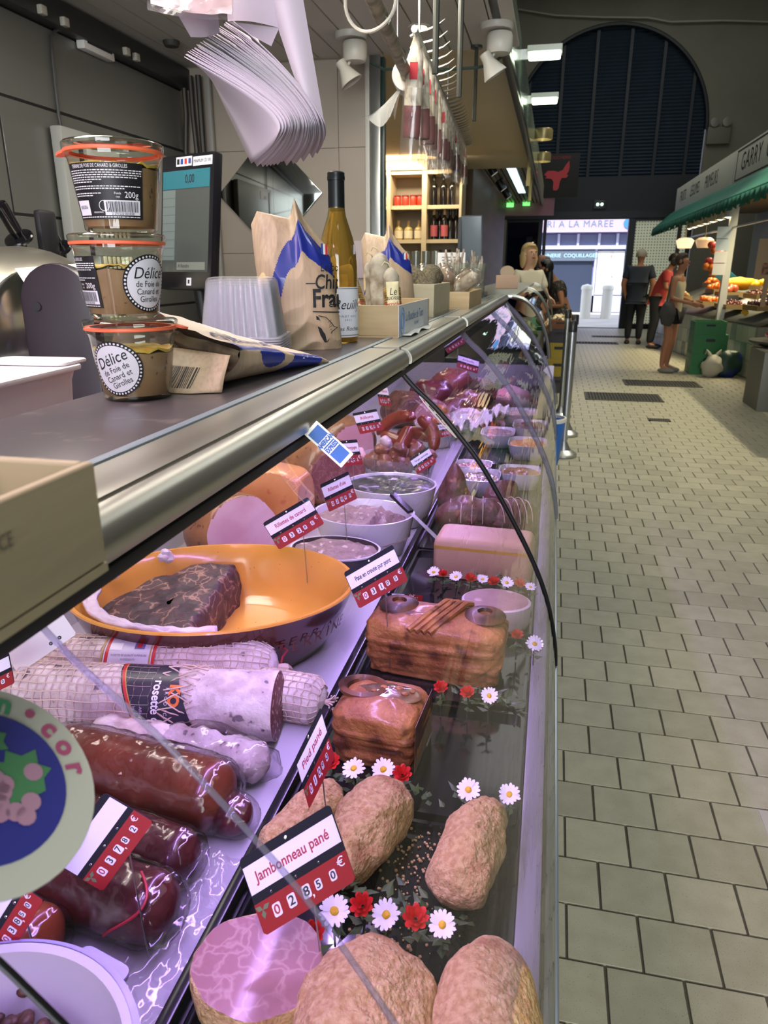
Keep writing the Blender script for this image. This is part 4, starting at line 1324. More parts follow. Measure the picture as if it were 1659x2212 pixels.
# ---- nearest wooden crate, close to the lens
fg = thing('near_crate', 'unfocused wooden crate with faint dark stamp at the near end of the counter', 'crate', (-.3, .06, 1.3225))
M_CRNEAR = mat('crate_near', 'a5987a', .7, 0, '94886c', 4, (.3, .7), stretch=(1, 1, 8), bump=.05, bscale=40)
FW, FY, FH = .115, .205, .05
MB().b2((-FW, -.3, 0), (FW, FY, .004)).build('bottom_board', M_CRNEAR, fg, smooth=False)
MB().b2((FW - .005, -.3, .0045), (FW, FY, FH)).build('side_board', M_CRNEAR, fg, bevel=.001, seg=1)
MB().b2((-FW, -.3, .0045), (-FW + .005, FY, FH)).build('side_board', M_CRNEAR, fg, bevel=.001, seg=1)
MB().b2((-FW + .005, FY - .006, .0045), (FW - .005, FY, FH)).build('end_board', M_CRNEAR, fg, bevel=.001, seg=1)
FN = frame((FW + .0006, .1, .031), (0, 1, 0), (0, 0, 1))
for k, (s, y) in enumerate((('SAUCISSONS DES MONTS DE FRANCE', .004), ('PUR PORC', -.005))):
 words(s, .0085, mat('stamp_faded', '5f5a52', .8), fg, FN @ T(0, y, 0), wide=.7)
t = thing('wrapped_sweet', 'red and white crumpled paper wrapper poking out of the nearest crate', 'wrapper', (-.262, .235, 1.352))
panel('wrapper', lambda u, v: Vector(((.012 + .01 * v) * math.cos(6.28 * u) * (1 + .3 * math.sin(18.8 * u)), (.018 + .012 * v) * math.sin(6.28 * u) * (1 + .25 * math.sin(25 * u + 1)), -.024 + .05 * v + .008 * math.sin(12.6 * u))), 60, 14,
  [mat('wrapper_red', 'a03038', .5), mat('wrapper_white', 'd8cfcc', .5)], lambda u, v: 1 if math.sin(u * 20 + v * 4) > .35 else 0, t, closed=True)
# ---- white tub at the staff side
t = thing('white_box', 'white plastic box with a folded rim tilted behind the counter edge', 'box', (-.60, .62, 1.262), (math.radians(0), math.radians(0), math.radians(4)))
M_WPL = mat('white_plastic', 'e6e2e6', .35, sss=.05)
mb = MB()
secs = [(.09, .205, 0), (.095, .21, .06), (.1, .215, .072)]
vs = []
for wx, wy, z in secs:
 vs += [(x, y, z) for x, y in rrect(wx * 1.1, wy * 1.6, .02, 5)]
m = len(rrect(1, 1, .1, 5))
fs = [(i * m + k, i * m + (k + 1) % m, (i + 1) * m + (k + 1) % m, (i + 1) * m + k) for i in range(2) for k in range(m)] + [tuple(range(m))[::-1], tuple(2 * m + k for k in range(m))]
mb.add(vs, fs).build('box_body', M_WPL, t, bevel=.002, angle=30)
MB().prism(rrect(.122, .358, .022, 5), .006, T(0, 0, .0725)).build('rim', M_WPL, t, bevel=.002)
MB().prism(rrect(.11, .06, .012, 5), .004, T(0.0, .165, .079)).build('lip', M_WPL, t, bevel=.0015)
# ---- dark round-topped board
t = thing('knife_block', 'dark plum round-topped plastic guard standing behind the jar stack', 'guard', (-.765, 1.05, 1.063), (0, 0, math.radians(6)))
pl = [(-.06, 0), (.06, 0)] + [(.06 * math.cos(a), .335 + .06 * math.sin(a)) for a in [PI * k / 14 for k in range(15)]]
MB().prism(pl, .03, Matrix(((1, 0, 0, 0), (0, 0, 1, 0), (0, 1, 0, 0), (0, 0, 0, 1)))).build('guard_plate', mat('guard_plum', '2a2029', .35), t, bevel=.005)
for x, z in ((-.032, .33), (-.005, .24)):
 MB().lathe([(.0, -.002), (.007, -.002), (.007, 0.002)], 16, M=Matrix.Rotation(PI / 2, 4, 'X'), c=(x, -.0005, z)).build('screw', mat('guard_screw', '1b151b', .4), t)
# ---- slicer on the back counter
sl = thing('meat_slicer', 'polished steel meat slicer behind the dark guard', 'slicer', (-1.3, 1.62, 1.062))
MB().b2((-.2, -.24, 0.03), (.2, .3, .2)).build('base', M_STEEL, sl, bevel=.03, seg=3)
MB().b2((-.24, -.28, 0.), (.24, .34, .03)).build('wooden_foot', mat('slicer_wood', '6a4630', .5, 0, '50331f', 12, (.3, .7), stretch=(1, .1, 1)), sl, bevel=.008)
MB().blob((.02, .02, .2), (.16, .34, .24), 32, 20, flat=0).build('motor_hood', mat('hood_steel', 'b5b1a4', .3, .9), sl)
MB().lathe([(.16, 0), (.165, .01), (.165, .02), (.15, .024), (0, .026)], 40, M=Matrix.Rotation(PI / 2, 4, 'Y'), c=(.15, -.14, .22), cap=False).build('blade_guard', M_CHROME, sl)
MB().b2((.1, .18, .36), (.14, .34, .42)).build('ribbed_plate', M_STEEL, sl, bevel=.004)
for k in range(7):
 MB().b2((.14, .19 + k * .021, .362), (.146, .2 + k * .021, .418)).build('rib', mat('rib_cream', 'c8c0a4', .45), sl, bevel=.002)
for i, (y, z, lb_) in enumerate(((.06, .46, 'black'), (.21, .44, 'black'))):
 M = Matrix.Rotation(math.radians(35), 4, 'X')
 h = MB().lathe([(0, 0), (.012, .002), (.016, .02), (.016, .085), (.014, .092), (0, .094)], 18, M=M, c=(.0, y, z)).build('handle', mat('handle_black', '0f0f12', .15), sl)
 MB().lathe([(.008, -.05), (.008, 0), (.034, 0), (.036, .006), (.034, .01), (.012, .012)], 20, M=M, c=(.0, y, z - .006)).build('handle_collar', mat('handle_black', '0f0f12', .15), h)
MB().b2((-.05, -.36, .22), (-.03, -.02, .52)).build('carriage_plate', mat('plate_dark', '4c4d50', .4, .6), sl, bevel=.02)
MB().b2((.0, .12, .4), (.02, .19, .53)).build('pusher_plate', mat('pusher_black', '17171b', .4), sl, bevel=.01)
tag(MB().grid(lambda u, v: Vector((-.64 + .1 * v, .74 + .2 * u - .05 * v, 1.43 - .10 * v + .01 * u)), 3, 3).build('paper_sheet', M_WHITE, solid=.0006), 'white paper corner at the left frame edge beside the slicer', 'paper').location = (-.3, .45, .02)
# ---- till with touch screen
t = thing('till_screen', 'black framed touch screen till on the back counter', 'screen', (-.955, 1.9, 1.56), (math.radians(-8), 0, math.radians(-22)))
MB().b2((-.11, 0, -.165), (.092, .03, .175)).build('bezel', mat('bezel_black', '121218', .3), t, bevel=.006)
MB().b2((-.1, -.0012, -.12), (.08, 0, .135)).build('display', mat('display_off', '4a4f4c', .08, 0, spec=.6), t, smooth=False)
MB().b2((-.1, -.0022, .09), (.08, -.0013, .135)).build('screen_header', mat('screen_teal', '2d6f7c', .1), t, smooth=False)
words('0,00', .03, M_INK, t, frame((.005, -.0026, .112), (1, 0, 0), (0, 0, 1)), wide=.7)
MB().b2((-.1, -.0022, -.09), (-.05, -.0013, .088)).build('screen_list', mat('screen_list', '6d7876', .1), t, smooth=False)
for k in range(8):
 MB().b2((-.1, -.0026, -.08 + .021 * k), (-.05, -.0023, -.079 + .021 * k)).build('list_line', mat('screen_line', '525c5a', .2), t, smooth=False)
MB().b2((-.04, -.0022, -.115), (.07, -.0013, -.095)).build('screen_bar', mat('screen_bar', '7b8078', .1), t, smooth=False)
words('A Rendre', .014, M_INK, t, frame((-.012, -.0026, -.105), (1, 0, 0), (0, 0, 1)), wide=.8)
for x0, x1, z0, z1 in ((-.05, .01, .145, .168), (.015, .086, .143, .165), (.0, .018, -.155, -.135)):
 MB().b2((x0, -.0015, z0), (x1, -.0001, z1)).build('sticker', M_LWHT, t, smooth=False)
words('MINIMUM CB 10€', .012, M_INK, t, frame((.05, -.002, .154), (1, 0, 0), (0, 0, 1)), wide=.7)
for x, c in ((-.042, '222222'), (-.028, '2b4fa0'), (-.013, 'c8382c'), (.002, '3c4a88')):
 MB().b2((x - .004, -.0022, .150), (x + .005, -.0016, .163)).build('card_mark', mat('mark_' + c, c, .5), t, smooth=False)
MB().b2((.006, -.002, -.15), (.012, -.0016, -.14)).build('pay_mark', M_INK, t, smooth=False)
MB().tube([(0, .03, -.1), (0, .09, -.3), (0, .09, -.48)], .02, 10).build('stand', M_BLACK, t)
MB().b2((-.09, .02, -.497), (.09, .18, -.48)).build('stand_base', M_BLACK, t, bevel=.006)
# pale machine on the steel wall
t = thing('wall_cabinet', 'pale grey appliance with a dark seam on the steel wall behind the jars', 'cabinet', (XW + .055, 2.9, 1.69))
MB().b2((-.045, -.36, -.25), (.0, .4, .24)).build('housing', mat('pale_grey', 'a9aaa4', .4), t, bevel=.008)
MB().b2((.001, -.27, -.25), (.004, -.245, .2)).build('dark_seam', M_INK, t, smooth=False)
MB().b2((.001, -.22, .12), (.003, .0, .2)).build('panel_label', M_WHITE, t, smooth=False)
words('hei', .06, M_RPRINT, t, frame((.004, -.12, .14), (0, 1, 0), (0, 0, 1)))
# soft white bundle and cloth beside the till
t = thing('wrapped_bundle', 'beige cloth bundle lying behind the clear tubs', 'cloth', (-.9, 2.12, 1.245))
MB().blob((0, 0, 0), (.08, .07, .05), 24, 14, amp=.02, freq=14, seed=3).build('cloth', mat('cloth_beige', 'a39787', .8), t)
tag(MB().b2((-1.15, 2.0, 1.065), (-.83, 2.3, 1.2)).build('drawer_unit', mat('drawer_grey', '5d5750', .5), bevel=.006), 'low grey cash drawer behind the clear tubs', 'drawer')
# ================================================================ food in the display case
ZD = .8455
M_BREAD = mat('breadcrumb', 'cdad79', .9, 0, 'b38c58', 170, (.38, .62), bump=1.0, bscale=230, bdist=.006, col3='a06a44', c3scale=14, c3=(.62, .72))
M_PINK = mat('ham_pink', 'a47a72', .45, 0, '8a5852', 40, (.0, .1), voronoi=True, col3='7a4844', c3scale=25, c3=(.55, .7), coat=.2, bump=.15, bscale=60)
M_HAMW = mat('ham_pale', 'e2bcc0', .4, 0, 'd6a6ac', 10, (.4, .6), coat=.2, bump=.1, bscale=40)
M_SKIN = mat('ham_skin', '96683e', .45, 0, '74492a', 14, (.35, .65), col3='5a3420', c3scale=70, c3=(.64, .7), coat=.3, bump=.2, bscale=70)
M_CUBE = mat('ham_golden', 'd99a62', .4, 0, 'c8834e', 10, (.35, .65), coat=.35, bump=.15, bscale=50, col3='b05c42', c3scale=24, c3=(.66, .72))
M_CRUST = mat('pastry_crust', 'b97c46', .55, 0, '8e5228', 26, (.36, .64), bump=.9, bscale=70, bdist=.006, col3='5e3018', c3scale=34, c3=(.56, .7), coat=.15)
M_CRUSTD = mat('pastry_dark', '3a2014', .5, 0, '6d3f22', 40, (.4, .6), coat=.12, bump=.3, bscale=60)
M_JELLY = mat('jelly', '8a6a48', .12, 0, '5c4834', 40, (.4, .6), coat=.6)
M_SALA = mat('salami_bloom', 'd6ccc6', .85, 0, 'b8a8a2', 30, (.42, .62), bump=.55, bscale=130, col3='73656c', c3scale=60, c3=(.66, .71))
M_SALC = mat('salami_cut', '6e3a3c', .55, 0, '7d4648', 30, (.4, .6), col3='d3b5ac', c3scale=110, c3=(.58, .62))
M_NET = mat('net_twine', 'c7b2a2', .85)
M_SMOK = mat('smoked_sausage', '7c3f26', .32, 0, '64301d', 16, (.35, .65), coat=.6, bump=.25, bscale=80)
M_VAC = mat('vacuum_meat', '5e2228', .28, 0, '44161d', 14, (.35, .65), coat=.7, bump=.2, bscale=60)
M_WRAP = thin_glass('shrink_wrap', 'f3f0f4', .12, 1.45, wav=.9, wscale=30, boost=1.6)
M_WCER = mat('white_ceramic', 'dddbe0', .2, coat=.4)
M_RILL = mat('rillettes', 'a08880', .75, 0, '86706c', 45, (.35, .65), bump=.8, bscale=90, bdist=.006, col3='c9b6b0', c3scale=60, c3=(.6, .68))
M_ROAST = mat('roast_meat', '6a4034', .6, 0, '4c2a24', 22, (.35, .65), bump=.7, bscale=60, bdist=.006, col3='8d5c46', c3scale=40, c3=(.6, .7), coat=.15)
M_BTRAY = mat('black_tray', '131418', .1, coat=.5)
def cut_blob(t, name, rad, cuts, m, mcut, amp=.003, freq=20, seed=0, flat=None, nu=48, nv=32, cutname='cut_face', pw=1.0):
 """A lumpy body sliced by planes (normal, offset); each slice is a part of its own."""
 vs, fs = [], []
 ns = [(Vector(n).normalized(), d) for n, d in cuts]
 on = []
 for i in range(nv + 1):
  ph = PI * i / nv
  for k in range(nu):
   a = 2 * PI * k / nu
   p = Vector((math.sin(ph) * math.cos(a), math.sin(ph) * math.sin(a), math.cos(ph)))
   q = Vector([math.copysign(abs(c) ** pw, c) * r for c, r in zip(p, rad)])
   q += p * amp * noise.fractal(q * freq + Vector((seed * 3.3, seed, 0)), .9, 2.1, 4)
   if flat is not None and q.z < flat: q.z = flat
   h = -1
   for ci, (n, d) in enumerate(ns):
    if q.dot(n) > d:
     q -= n * (q.dot(n) - d); h = ci
   vs.append(q); on.append(h)
 body, faces = [], [[] for _ in ns]
 for i in range(nv):
  for k in range(nu):
   l = (k + 1) % nu
   f = (i * nu + k, (i + 1) * nu + k, (i + 1) * nu + l, i * nu + l)
   hs = {on[x] for x in f}
   if len(hs) == 1 and -1 not in hs: faces[hs.pop()].append(f)
   else: body.append(f)
 def sub(fl):
  ids = sorted({i for f in fl for i in f}); mp = {i: j for j, i in enumerate(ids)}
  return MB().add([vs[i] for i in ids], [tuple(mp[i] for i in f) for f in fl])
 sub(body).build(name, m, t, angle=70)
 for f in faces:
  if f: sub(f).build(cutname, mcut, t, angle=70)
 return t
# trays on the front deck
def tray(label, x0, x1, y0, y1):
 t = thing('serving_tray', label, 'tray', ((x0 + x1) / 2, (y0 + y1) / 2, ZD - .005))
 w, d = (x1 - x0) / 2, (y1 - y0) / 2
 MB().b2((-w, -d, 0), (w, d, .004)).build('tray_floor', M_BTRAY, t, smooth=False)
 ou = rrect(2 * w, 2 * d, .012, 4); inn = rrect(2 * w - .01, 2 * d - .01, .008, 4)
 m = len(ou)
 MB().add([(x, y, .0) for x, y in ou] + [(x, y, .013) for x, y in ou] + [(x, y, .013) for x, y in inn] + [(x, y, .004) for x, y in inn],
    [(k + a * m, (k + 1) % m + a * m, (k + 1) % m + (a + 1) * m, k + (a + 1) * m) for a in range(3) for k in range(m)]).build('tray_rim', M_BTRAY, t)
 return t
tray('glossy black tray under the breaded ham hocks', -.258, .002, .36, .668)
tray('glossy black tray partly empty beside the single pastry loaf', -.258, .002, .68, .905)
tray('glossy black tray under the long pastry loaf', -.258, .002, .915, 1.13)
tray('glossy black tray under the round white-edged terrine and pale pâté', -.258, .002, 1.14, 1.5)
tray('glossy black tray under the brown roasts', -.258, .002, 1.51, 1.85)
tray('black tray under the white bowls of prepared dishes', -.258, .002, 1.86, 2.3)
tray('black tray farthest along the front of the case', -.258, .002, 2.31, 3.1)
# crumbs
mb = MB(); rr = random.Random(4)
for _ in range(420):
 x, y = rr.uniform(-.15, -.035), rr.uniform(.42, .66)
 if rr.random() < .5: x = rr.gauss(-.105, .018)
 if not -.25 < x < -.005: continue
 s = rr.uniform(.0006, .0022) * (1.6 if rr.random() < .06 else 1)
 mb.blob((x, y, ZD + s * .5), (s, s, s * .8), 5, 3)
o = tag(mb.build('breadcrumbs', M_BREAD), 'loose breadcrumbs scattered on the black tray', 'crumbs', kind='stuff')
# breaded ham hocks
ZB = ZD + .0005
t = thing('breaded_hock', 'breaded ham hock cut open, its pink face turned up', 'ham', (-.2, .42, ZB + .04), (0, 0, .1))
cut_blob(t, 'crumb_coat', (.055, .05, .07), [((.06, -.06, 1), .018)], M_BREAD, M_PINK, .005, 22, 1, -.0395, 64, 48)
t = thing('breaded_hock', 'big rounded breaded ham hock in the middle of the front row', 'ham', (-.104, .405, ZB + .036))
MB().blob((0, 0, 0), (.06, .068, .044), 110, 80, .007, 18, 2, flat=-.0355).build('crumb_coat', M_BREAD, t, angle=180)
t = thing('breaded_hock', 'smooth breaded ham hock nearest the front glass', 'ham', (-.012, .415, ZB + .036))
MB().blob((0, 0, 0), (.046, .082, .044), 110, 80, .005, 16, 5, flat=-.0355).build('crumb_coat', M_BREAD, t, angle=180)
t = thing('breaded_hock', 'long breaded knuckle lying along the front glass', 'ham', (-.042, .612, ZB + .032), (0, 0, -.22))
MB().blob((0, 0, 0), (.033, .07, .032), 96, 72, .0075, 22, 7, flat=-.0315, fn=lambda q, p: Vector((q.x * (1 - .12 * p.y), math.copysign(abs(p.y) ** .55, p.y) * .07, q.z * (1 + .1 * math.sin(p.y * 4))))).build('crumb_coat', M_BREAD, t, angle=180)
t = thing('breaded_hock', 'breaded knuckle with a narrow end behind the jambonneau ticket', 'ham', (-.158, .61, ZB + .03), (0, 0, -.2))
MB().blob((0, 0, 0), (.035, .075, .036), 96, 72, .008, 24, 11, flat=-.0295, fn=lambda q, p: Vector((q.x * (1 + .38 * p.y), q.y, q.z * (1 + .3 * p.y)))).build('crumb_coat', M_BREAD, t, angle=180)
t = thing('breaded_hock', 'pinkish breaded trotter leaning at the divider', 'ham', (-.226, .615, ZB + .026), (0, 0, -.35))
MB().blob((0, 0, 0), (.028, .066, .03), 80, 60, .0075, 26, 13, flat=-.0255, fn=lambda q, p: Vector((q.x * (1 - .2 * p.y), q.y, q.z))).build('crumb_coat', M_BREAD, t, angle=180)
# pastry loaves
def loaf(label, cx, cy, w, d, h, seed, rz):
 t = thing('pastry_loaf', label, 'pâté en croûte', (cx, cy, ZB), (0, 0, rz))
 mb = MB(); nu, nv = 72, 40
 sec = rrect(1, 1, .2, 8)
 vs, fs = [], []
 m = len(sec)
 for i in range(nv + 1):
  s = i / nv
  z = h * s
  sc = 1 - .05 * (1 - s) + .02 * math.sin(PI * s)
  lip = .035 if .55 < s < .66 else 0
  if s > .86: sc -= (s - .86) ** 2 * 7
  for x, y in sec:
   p = Vector((x * w * (sc + lip * .5), y * d * (sc + lip), z))
   n = Vector((x, y, 0)).normalized()
   am = .0055 if s < .55 else .003
   p += n * am * noise.fractal(p * 60 + Vector((seed, 0, 0)), .8, 2, 4)
   vs.append(p)
 for i in range(nv):
  for k in range(m):
   l = (k + 1) % m
   fs.append((i * m + k, i * m + l, (i + 1) * m + l, (i + 1) * m + k))
 fs.append(tuple(range(m))[::-1])
 mb.add(vs, fs)
 top = [vs[nv * m + k] for k in range(m)]
 c = sum(top, Vector()) / m + Vector((0, 0, .006))
 o = len(mb.v); R = 6
 for r in range(1, R):
  mb.v += [tuple(p.lerp(c, r / R) + Vector((0, 0, .004 * math.sin(PI * r / R) + .0015 * noise.noise(p.lerp(c, r / R) * 80)))) for p in top]
 mb.v.append(tuple(c))
 base = nv * m
 for r in range(R - 1):
  a = base if r == 0 else o + (r - 1) * m
  b = o + r * m
  mb.f += [(a + k, a + (k + 1) % m, b + (k + 1) % m, b + k) for k in range(m)]
 b = o + (R - 2) * m
 mb.f += [(b + k, b + (k + 1) % m, len(mb.v) - 1) for k in range(m)]
 mb.build('crust', M_CRUST, t, angle=120)
 return t
l1 = loaf('single pastry loaf cut at one end, its jelly-filled hole on top', -.182, .80, .112, .098, .074, 3, -.07)
MB().b2((.0565, -.046, .002), (.0572, .046, .07)).build('cut_face', mat('cut_dark', '5a3a30', .5, 0, '7c5546', 40, (.4, .6)), l1, smooth=False)
MB().lathe([(.026, .0), (.033, .004), (.034, .009), (.027, .012), (.022, .008), (.021, .0)], 40, sx=1, sy=.8, c=(-.028, .01, .073), cap=False).build('chimney_rim', M_CRUSTD, l1)
MB().blob((.008, .008, .0775), (.044, .022, .006), 32, 12, .002, 60, 4).build('jelly_pool', M_JELLY, l1)
for (x, y, s) in ((.02, .014, .006), (.03, .004, .005), (.0, .012, .005), (-.01, .0, .004), (.038, .012, .004)):
 MB().blob((x, y, .083), (s, s * .8, s * .5), 10, 6, .001, 90, 3).build('crust_flake', M_CRUST, l1)
l2 = loaf('long pastry loaf with two dark pastry chimneys and a gilded braid', -.142, 1.022, .214, .098, .088, 8, -.08)
for x in (-.066, .072):
 MB().lathe([(.010, .001), (.012, .007), (.02, .006), (.031, .0015), (.033, -.001), (.028, -.004)], 40, c=(x, .012, .094), cap=False).build('chimney_rose', M_CRUSTD, l2)
 MB().lathe([(0, -.001), (.012, -.0005)], 20, c=(x, .012, .096), cap=False).build('chimney_hole', mat('hole_amber', '8a5a30', .3, coat=.4), l2)
for k in range(4):
 MB().tube([(-.022 + .011 * k - .012, -.05, .082), (-.012 + .011 * k, -.02, .097), (.006 + .011 * k, .03, .1), (.012 + .011 * k, .048, .092)], .005, 7).build('braid', M_CRUST, l2)
# round terrine with white fat edge
t = thing('round_terrine', 'round meat terrine with a thick white fat edge near the front glass', 'terrine', (-.062, 1.195, ZB))
MB().lathe([(.057, 0), (.059, .004), (.059, .042), (.056, .044)], 48, sx=1.04, sy=.82).build('fat_edge', mat('white_fat', 'd6c6c8', .4, 0, 'c9b8bc', 20, (.4, .6), sss=.1), t)
MB().lathe([(0, .0445), (.052, .0445), (.055, .0442)], 48, sx=1.04, sy=.82, cap=False).build('meat_top', mat('terrine_top', 'a48078', .5, 0, '8d6a64', 40, (.35, .65), col3='c7aaa2', c3scale=30, c3=(.6, .66)), t)
# pale block of pâté
t = thing('pate_block', 'large pale block of pâté with a yellow fat line behind daisies', 'pâté', (-.103, 1.42, ZB), (0, 0, -.05))
M_PATE = mat('pale_pate', 'c9a184', .5, 0, 'bd9278', 7, (.35, .65), bump=.08, bscale=80)
sec = rrect(.2, .1, .014, 5); m = len(sec); vs = []; fs = []
for sc, z in ((.99, 0), (1, .01), (1, .06), (.985, .075), (.93, .083), (.85, .085)):
 vs += [(x * sc, y * sc, z) for x, y in sec]
fs = [(i * m + k, i * m + (k + 1) % m, (i + 1) * m + (k + 1) % m, (i + 1) * m + k) for i in range(5) for k in range(m)] + [tuple(range(m))[::-1], tuple(5 * m + k for k in range(m))]
MB().add(vs, fs).build('block', M_PATE, t, angle=60)
MB().add([(x * 1.004, y * 1.006, z) for z in (.062, .068) for x, y in sec], [(k, (k + 1) % m, m + (k + 1) % m, m + k) for k in range(m)]).build('fat_line', mat('yellow_fat', 'c99a3c', .3, coat=.4), t)
# roasts beyond
for i, (x, y, w, d, h, lb_, rz) in enumerate(((-.155, 1.66, .085, .05, .05, 'brown tied roast in front of the pointed one', .1), (-.06, 1.67, .06, .045, .05, 'brown roast beside the tied roast near the glass', .5), (-.215, 1.79, .045, .05, .065, 'dark pointed roast standing at the divider', .3), (-.09, 1.8, .06, .04, .05, 'dark roast behind the front pair', 1))):
 t = thing('roast', lb_, 'meat', (x, y, ZB + h * .75), (0, 0, rz))
 MB().blob((0, 0, 0), (w, d, h), 48, 32, .012, 16, i + 3, flat=-h * .75, fn=(lambda q, p: Vector((q.x * (1 - .5 * max(0, p.z)), q.y * (1 - .4 * max(0, p.z)), q.z * 1.25))) if i == 2 else None).build('meat', M_ROAST, t, angle=120)
 for k in range(5):
  a = -.6 + .3 * k
  pts = [(w * a, d * 1.02 * math.sqrt(max(0, 1 - a * a)) * math.cos(b), h * 1.04 * math.sqrt(max(0, 1 - a * a)) * math.sin(b)) for b in [PI * j / 12 for j in range(13)]]
  MB().tube(pts, .0012, 5).build('string', M_NET, t) if i < 2 else None
# white dishes in the third tray zone
def whitebowl(label, x, y, rx, ry, h, mcont, fill=.75, rim=M_WCER, outer=None, seed=0, disp=.004, name='bowl', rz=0, square=False):
 t = thing(name, label, 'bowl', (x, y, ZB - .0005), (0, 0, rz))
 pr = [(0, 0), (.72, 0), (.78, .04), (.92, .55), (.985, .93), (1.0, 1), (.955, 1), (.93, .9), (.86, .5), (.74, .1), (0, .08)]
 if square:
  sec = rrect(2, 2, .5, 5); m = len(sec); vs = []
  for r, z in pr[1:-1]: vs += [(x_ * r * rx, y_ * r * ry, z * h) for x_, y_ in sec]
  fs = [(i * m + k, i * m + (k + 1) % m, (i + 1) * m + (k + 1) % m, (i + 1) * m + k) for i in range(len(pr) - 3) for k in range(m)]
  fs += [tuple(range(m))[::-1], tuple((len(pr) - 3) * m + k for k in range(m))]
  MB().add(vs, fs).build('bowl_body', outer or rim, t, angle=50)
 else:
  MB().lathe([(r * rx, z * h) for r, z in pr], 48, sy=ry / rx, cap=False).build('bowl_body', outer or rim, t, angle=50)
 if outer and outer is not rim:
  MB().lathe([(rx * .953, h * .985), (rx * .955, h * 1.004), (rx * 1.003, h * 1.004), (rx * 1.003, h * .96)], 48, sy=ry / rx, cap=False).build('rim', rim, t)
 if mcont:
  q = (.8 + .14 * fill)
  def top(u, v):
   a = 2 * PI * u; r = v
   return Vector((rx * q * r * math.cos(a), ry * q * r * math.sin(a), h * fill + .0022 * noise.fractal(Vector((r * math.cos(a) * 14, r * math.sin(a) * 9, seed)), .6, 2, 4) + disp * noise.fractal(Vector((r * math.cos(a) * 3, r * math.sin(a) * 3, seed)), .8, 2, 4)))
  MB().grid(top, 48, 14).build('contents', mcont, t, angle=120)
 return t
M_AMBER = mat('amber_dish', 'a05a24', .3, 0, '6e3a1a', 30, (.4, .6), coat=.5, bump=.3, bscale=60)
whitebowl('white square bowl of sliced meat in jelly behind the roasts', -.17, 2.0, .06, .07, .05, mat('jellied', 'a58c72', .2, 0, '6e5a46', 30, (.4, .6), coat=.6), .8, square=True, seed=2)
whitebowl('white rounded dish behind the pointed roast', -.2, 2.14, .055, .05, .045, M_AMBER, .8, square=True, seed=3)
whitebowl('orange dish of browned food near the front glass', -.06, 2.08, .06, .06, .05, M_AMBER, .85, square=True, seed=4)
whitebowl('white dish of orange salad farther along the front glass', -.05, 2.45, .065, .08, .05, mat('orange_salad', 'c47a2a', .4, 0, 'd9a94a', 40, (.4, .6), bump=.5, bscale=70), .85, square=True, seed=5)
whitebowl('white dish of grey salad at the middle of the far tray', -.16, 2.6, .06, .08, .05, M_RILL, .85, square=True, seed=6)
whitebowl('white dish of brown stew at the far end of the front tray', -.05, 2.75, .065, .09, .05, M_ROAST, .85, square=True, seed=7)
whitebowl('pale dish at the farthest visible end near the glass', -.1, 3.0, .07, .09, .05, mat('pale_salad', 'c6b9a0', .5, 0, 'a59478', 30, (.4, .6), bump=.4, bscale=60), .85, square=True, seed=8)
# ---- rear deck: oval terrine dish
od = thing('terrine_dish', 'large oval earthenware dish glazed orange inside, brown outside', 'dish', (-.515, 1.017, ZB), (0, 0, .291))
M_ORG = mat('orange_glaze', 'd79a44', .2, 0, 'cf9440', 6, (.3, .7), coat=.5, col3='8c4a18', c3scale=140, c3=(.74, .76))
M_BRN = mat('brown_glaze', '4a1812', .2, coat=.5)
def oval(z):  # radius scale with height
 return .74 + .26 * (z / .11) ** .7
MB().lathe([(0, .0), (.15, .0), (.168, .002)] + [(.233 * oval(z), z) for z in (.008, .03, .06, .09, .104)] + [(.2335, .108)], 72, sy=.18 / .233, cap=False).build('outer_wall', M_BRN, od)
MB().lathe([(.2335, .108), (.232, .1105), (.226, .1105)] + [(.233 * oval(z) - .012, z) for z in (.1, .08, .05, .025)] + [(.15, .012), (0, .011)], 72, sy=.18 / .233, cap=False).build('inner_glaze', M_ORG, od)
for k, ch in enumerate('TERRINE'):
 a = -1.0 + k * .115
 r = .2135
 M = frame((r * math.cos(a), r * .772 * math.sin(a), .06), (-math.sin(a), .772 * math.cos(a), 0), (math.cos(a) * .25, math.sin(a) * .25, 1))
 words(ch, .03, mat('embossed_brown', '6a2c20', .3), od, M @ T(0, 0, .0035))
def pch(u, v):       # half-eaten pâté: rounded block with a ragged flat cut
 a = PI * .62 + (PI * 1.02) * u
 return a
t = thing('game_terrine', 'dark marbled block of terrine left in the orange oval dish', 'terrine', (-.515, 1.017, ZB + .012), (0, 0, .291))
M_GAME = mat('game_terrine', 'a07c68', .6, 0, '4e3a3c', 30, (.0, .06), bump=.6, bscale=60, bdist=.005, voronoi=True, col3='3a2a30', c3scale=40, c3=(.5, .6))
vs, fs = [], []
nu, nv = 60, 12
edge = []
for k in range(nu):
 a = 2 * PI * k / nu
 x, y = .195 * math.cos(a), .147 * math.sin(a)
 lim = -.005 + .03 * (y / .14) + .008 * noise.noise(Vector((y * 40, 2, 0)))
 x = min(x, lim)
 edge.append((x, y))
for i in range(nv + 1):
 s = i / nv
 for x, y in edge:
  q = (1 - s)
  vs.append(Vector((-.075 + (x + .075) * ((1, 1, .975, .92)[i] if i < 4 else .86 * (1 - (i - 4) / (nv - 3.5))), y * ((1, 1, .975, .92)[i] if i < 4 else .86 * (1 - (i - 4) / (nv - 3.5))), [.0, .03, .052, .064][i] if i < 4 else .069)))
for j, p in enumerate(vs):
 if p.z > .06: p.z += .007 * noise.fractal(Vector((p.x * 25, p.y * 25, 0)), .8, 2, 4) + .012 * (p.y / .14) - .018 * max(0, (-p.x - .05) / .14)
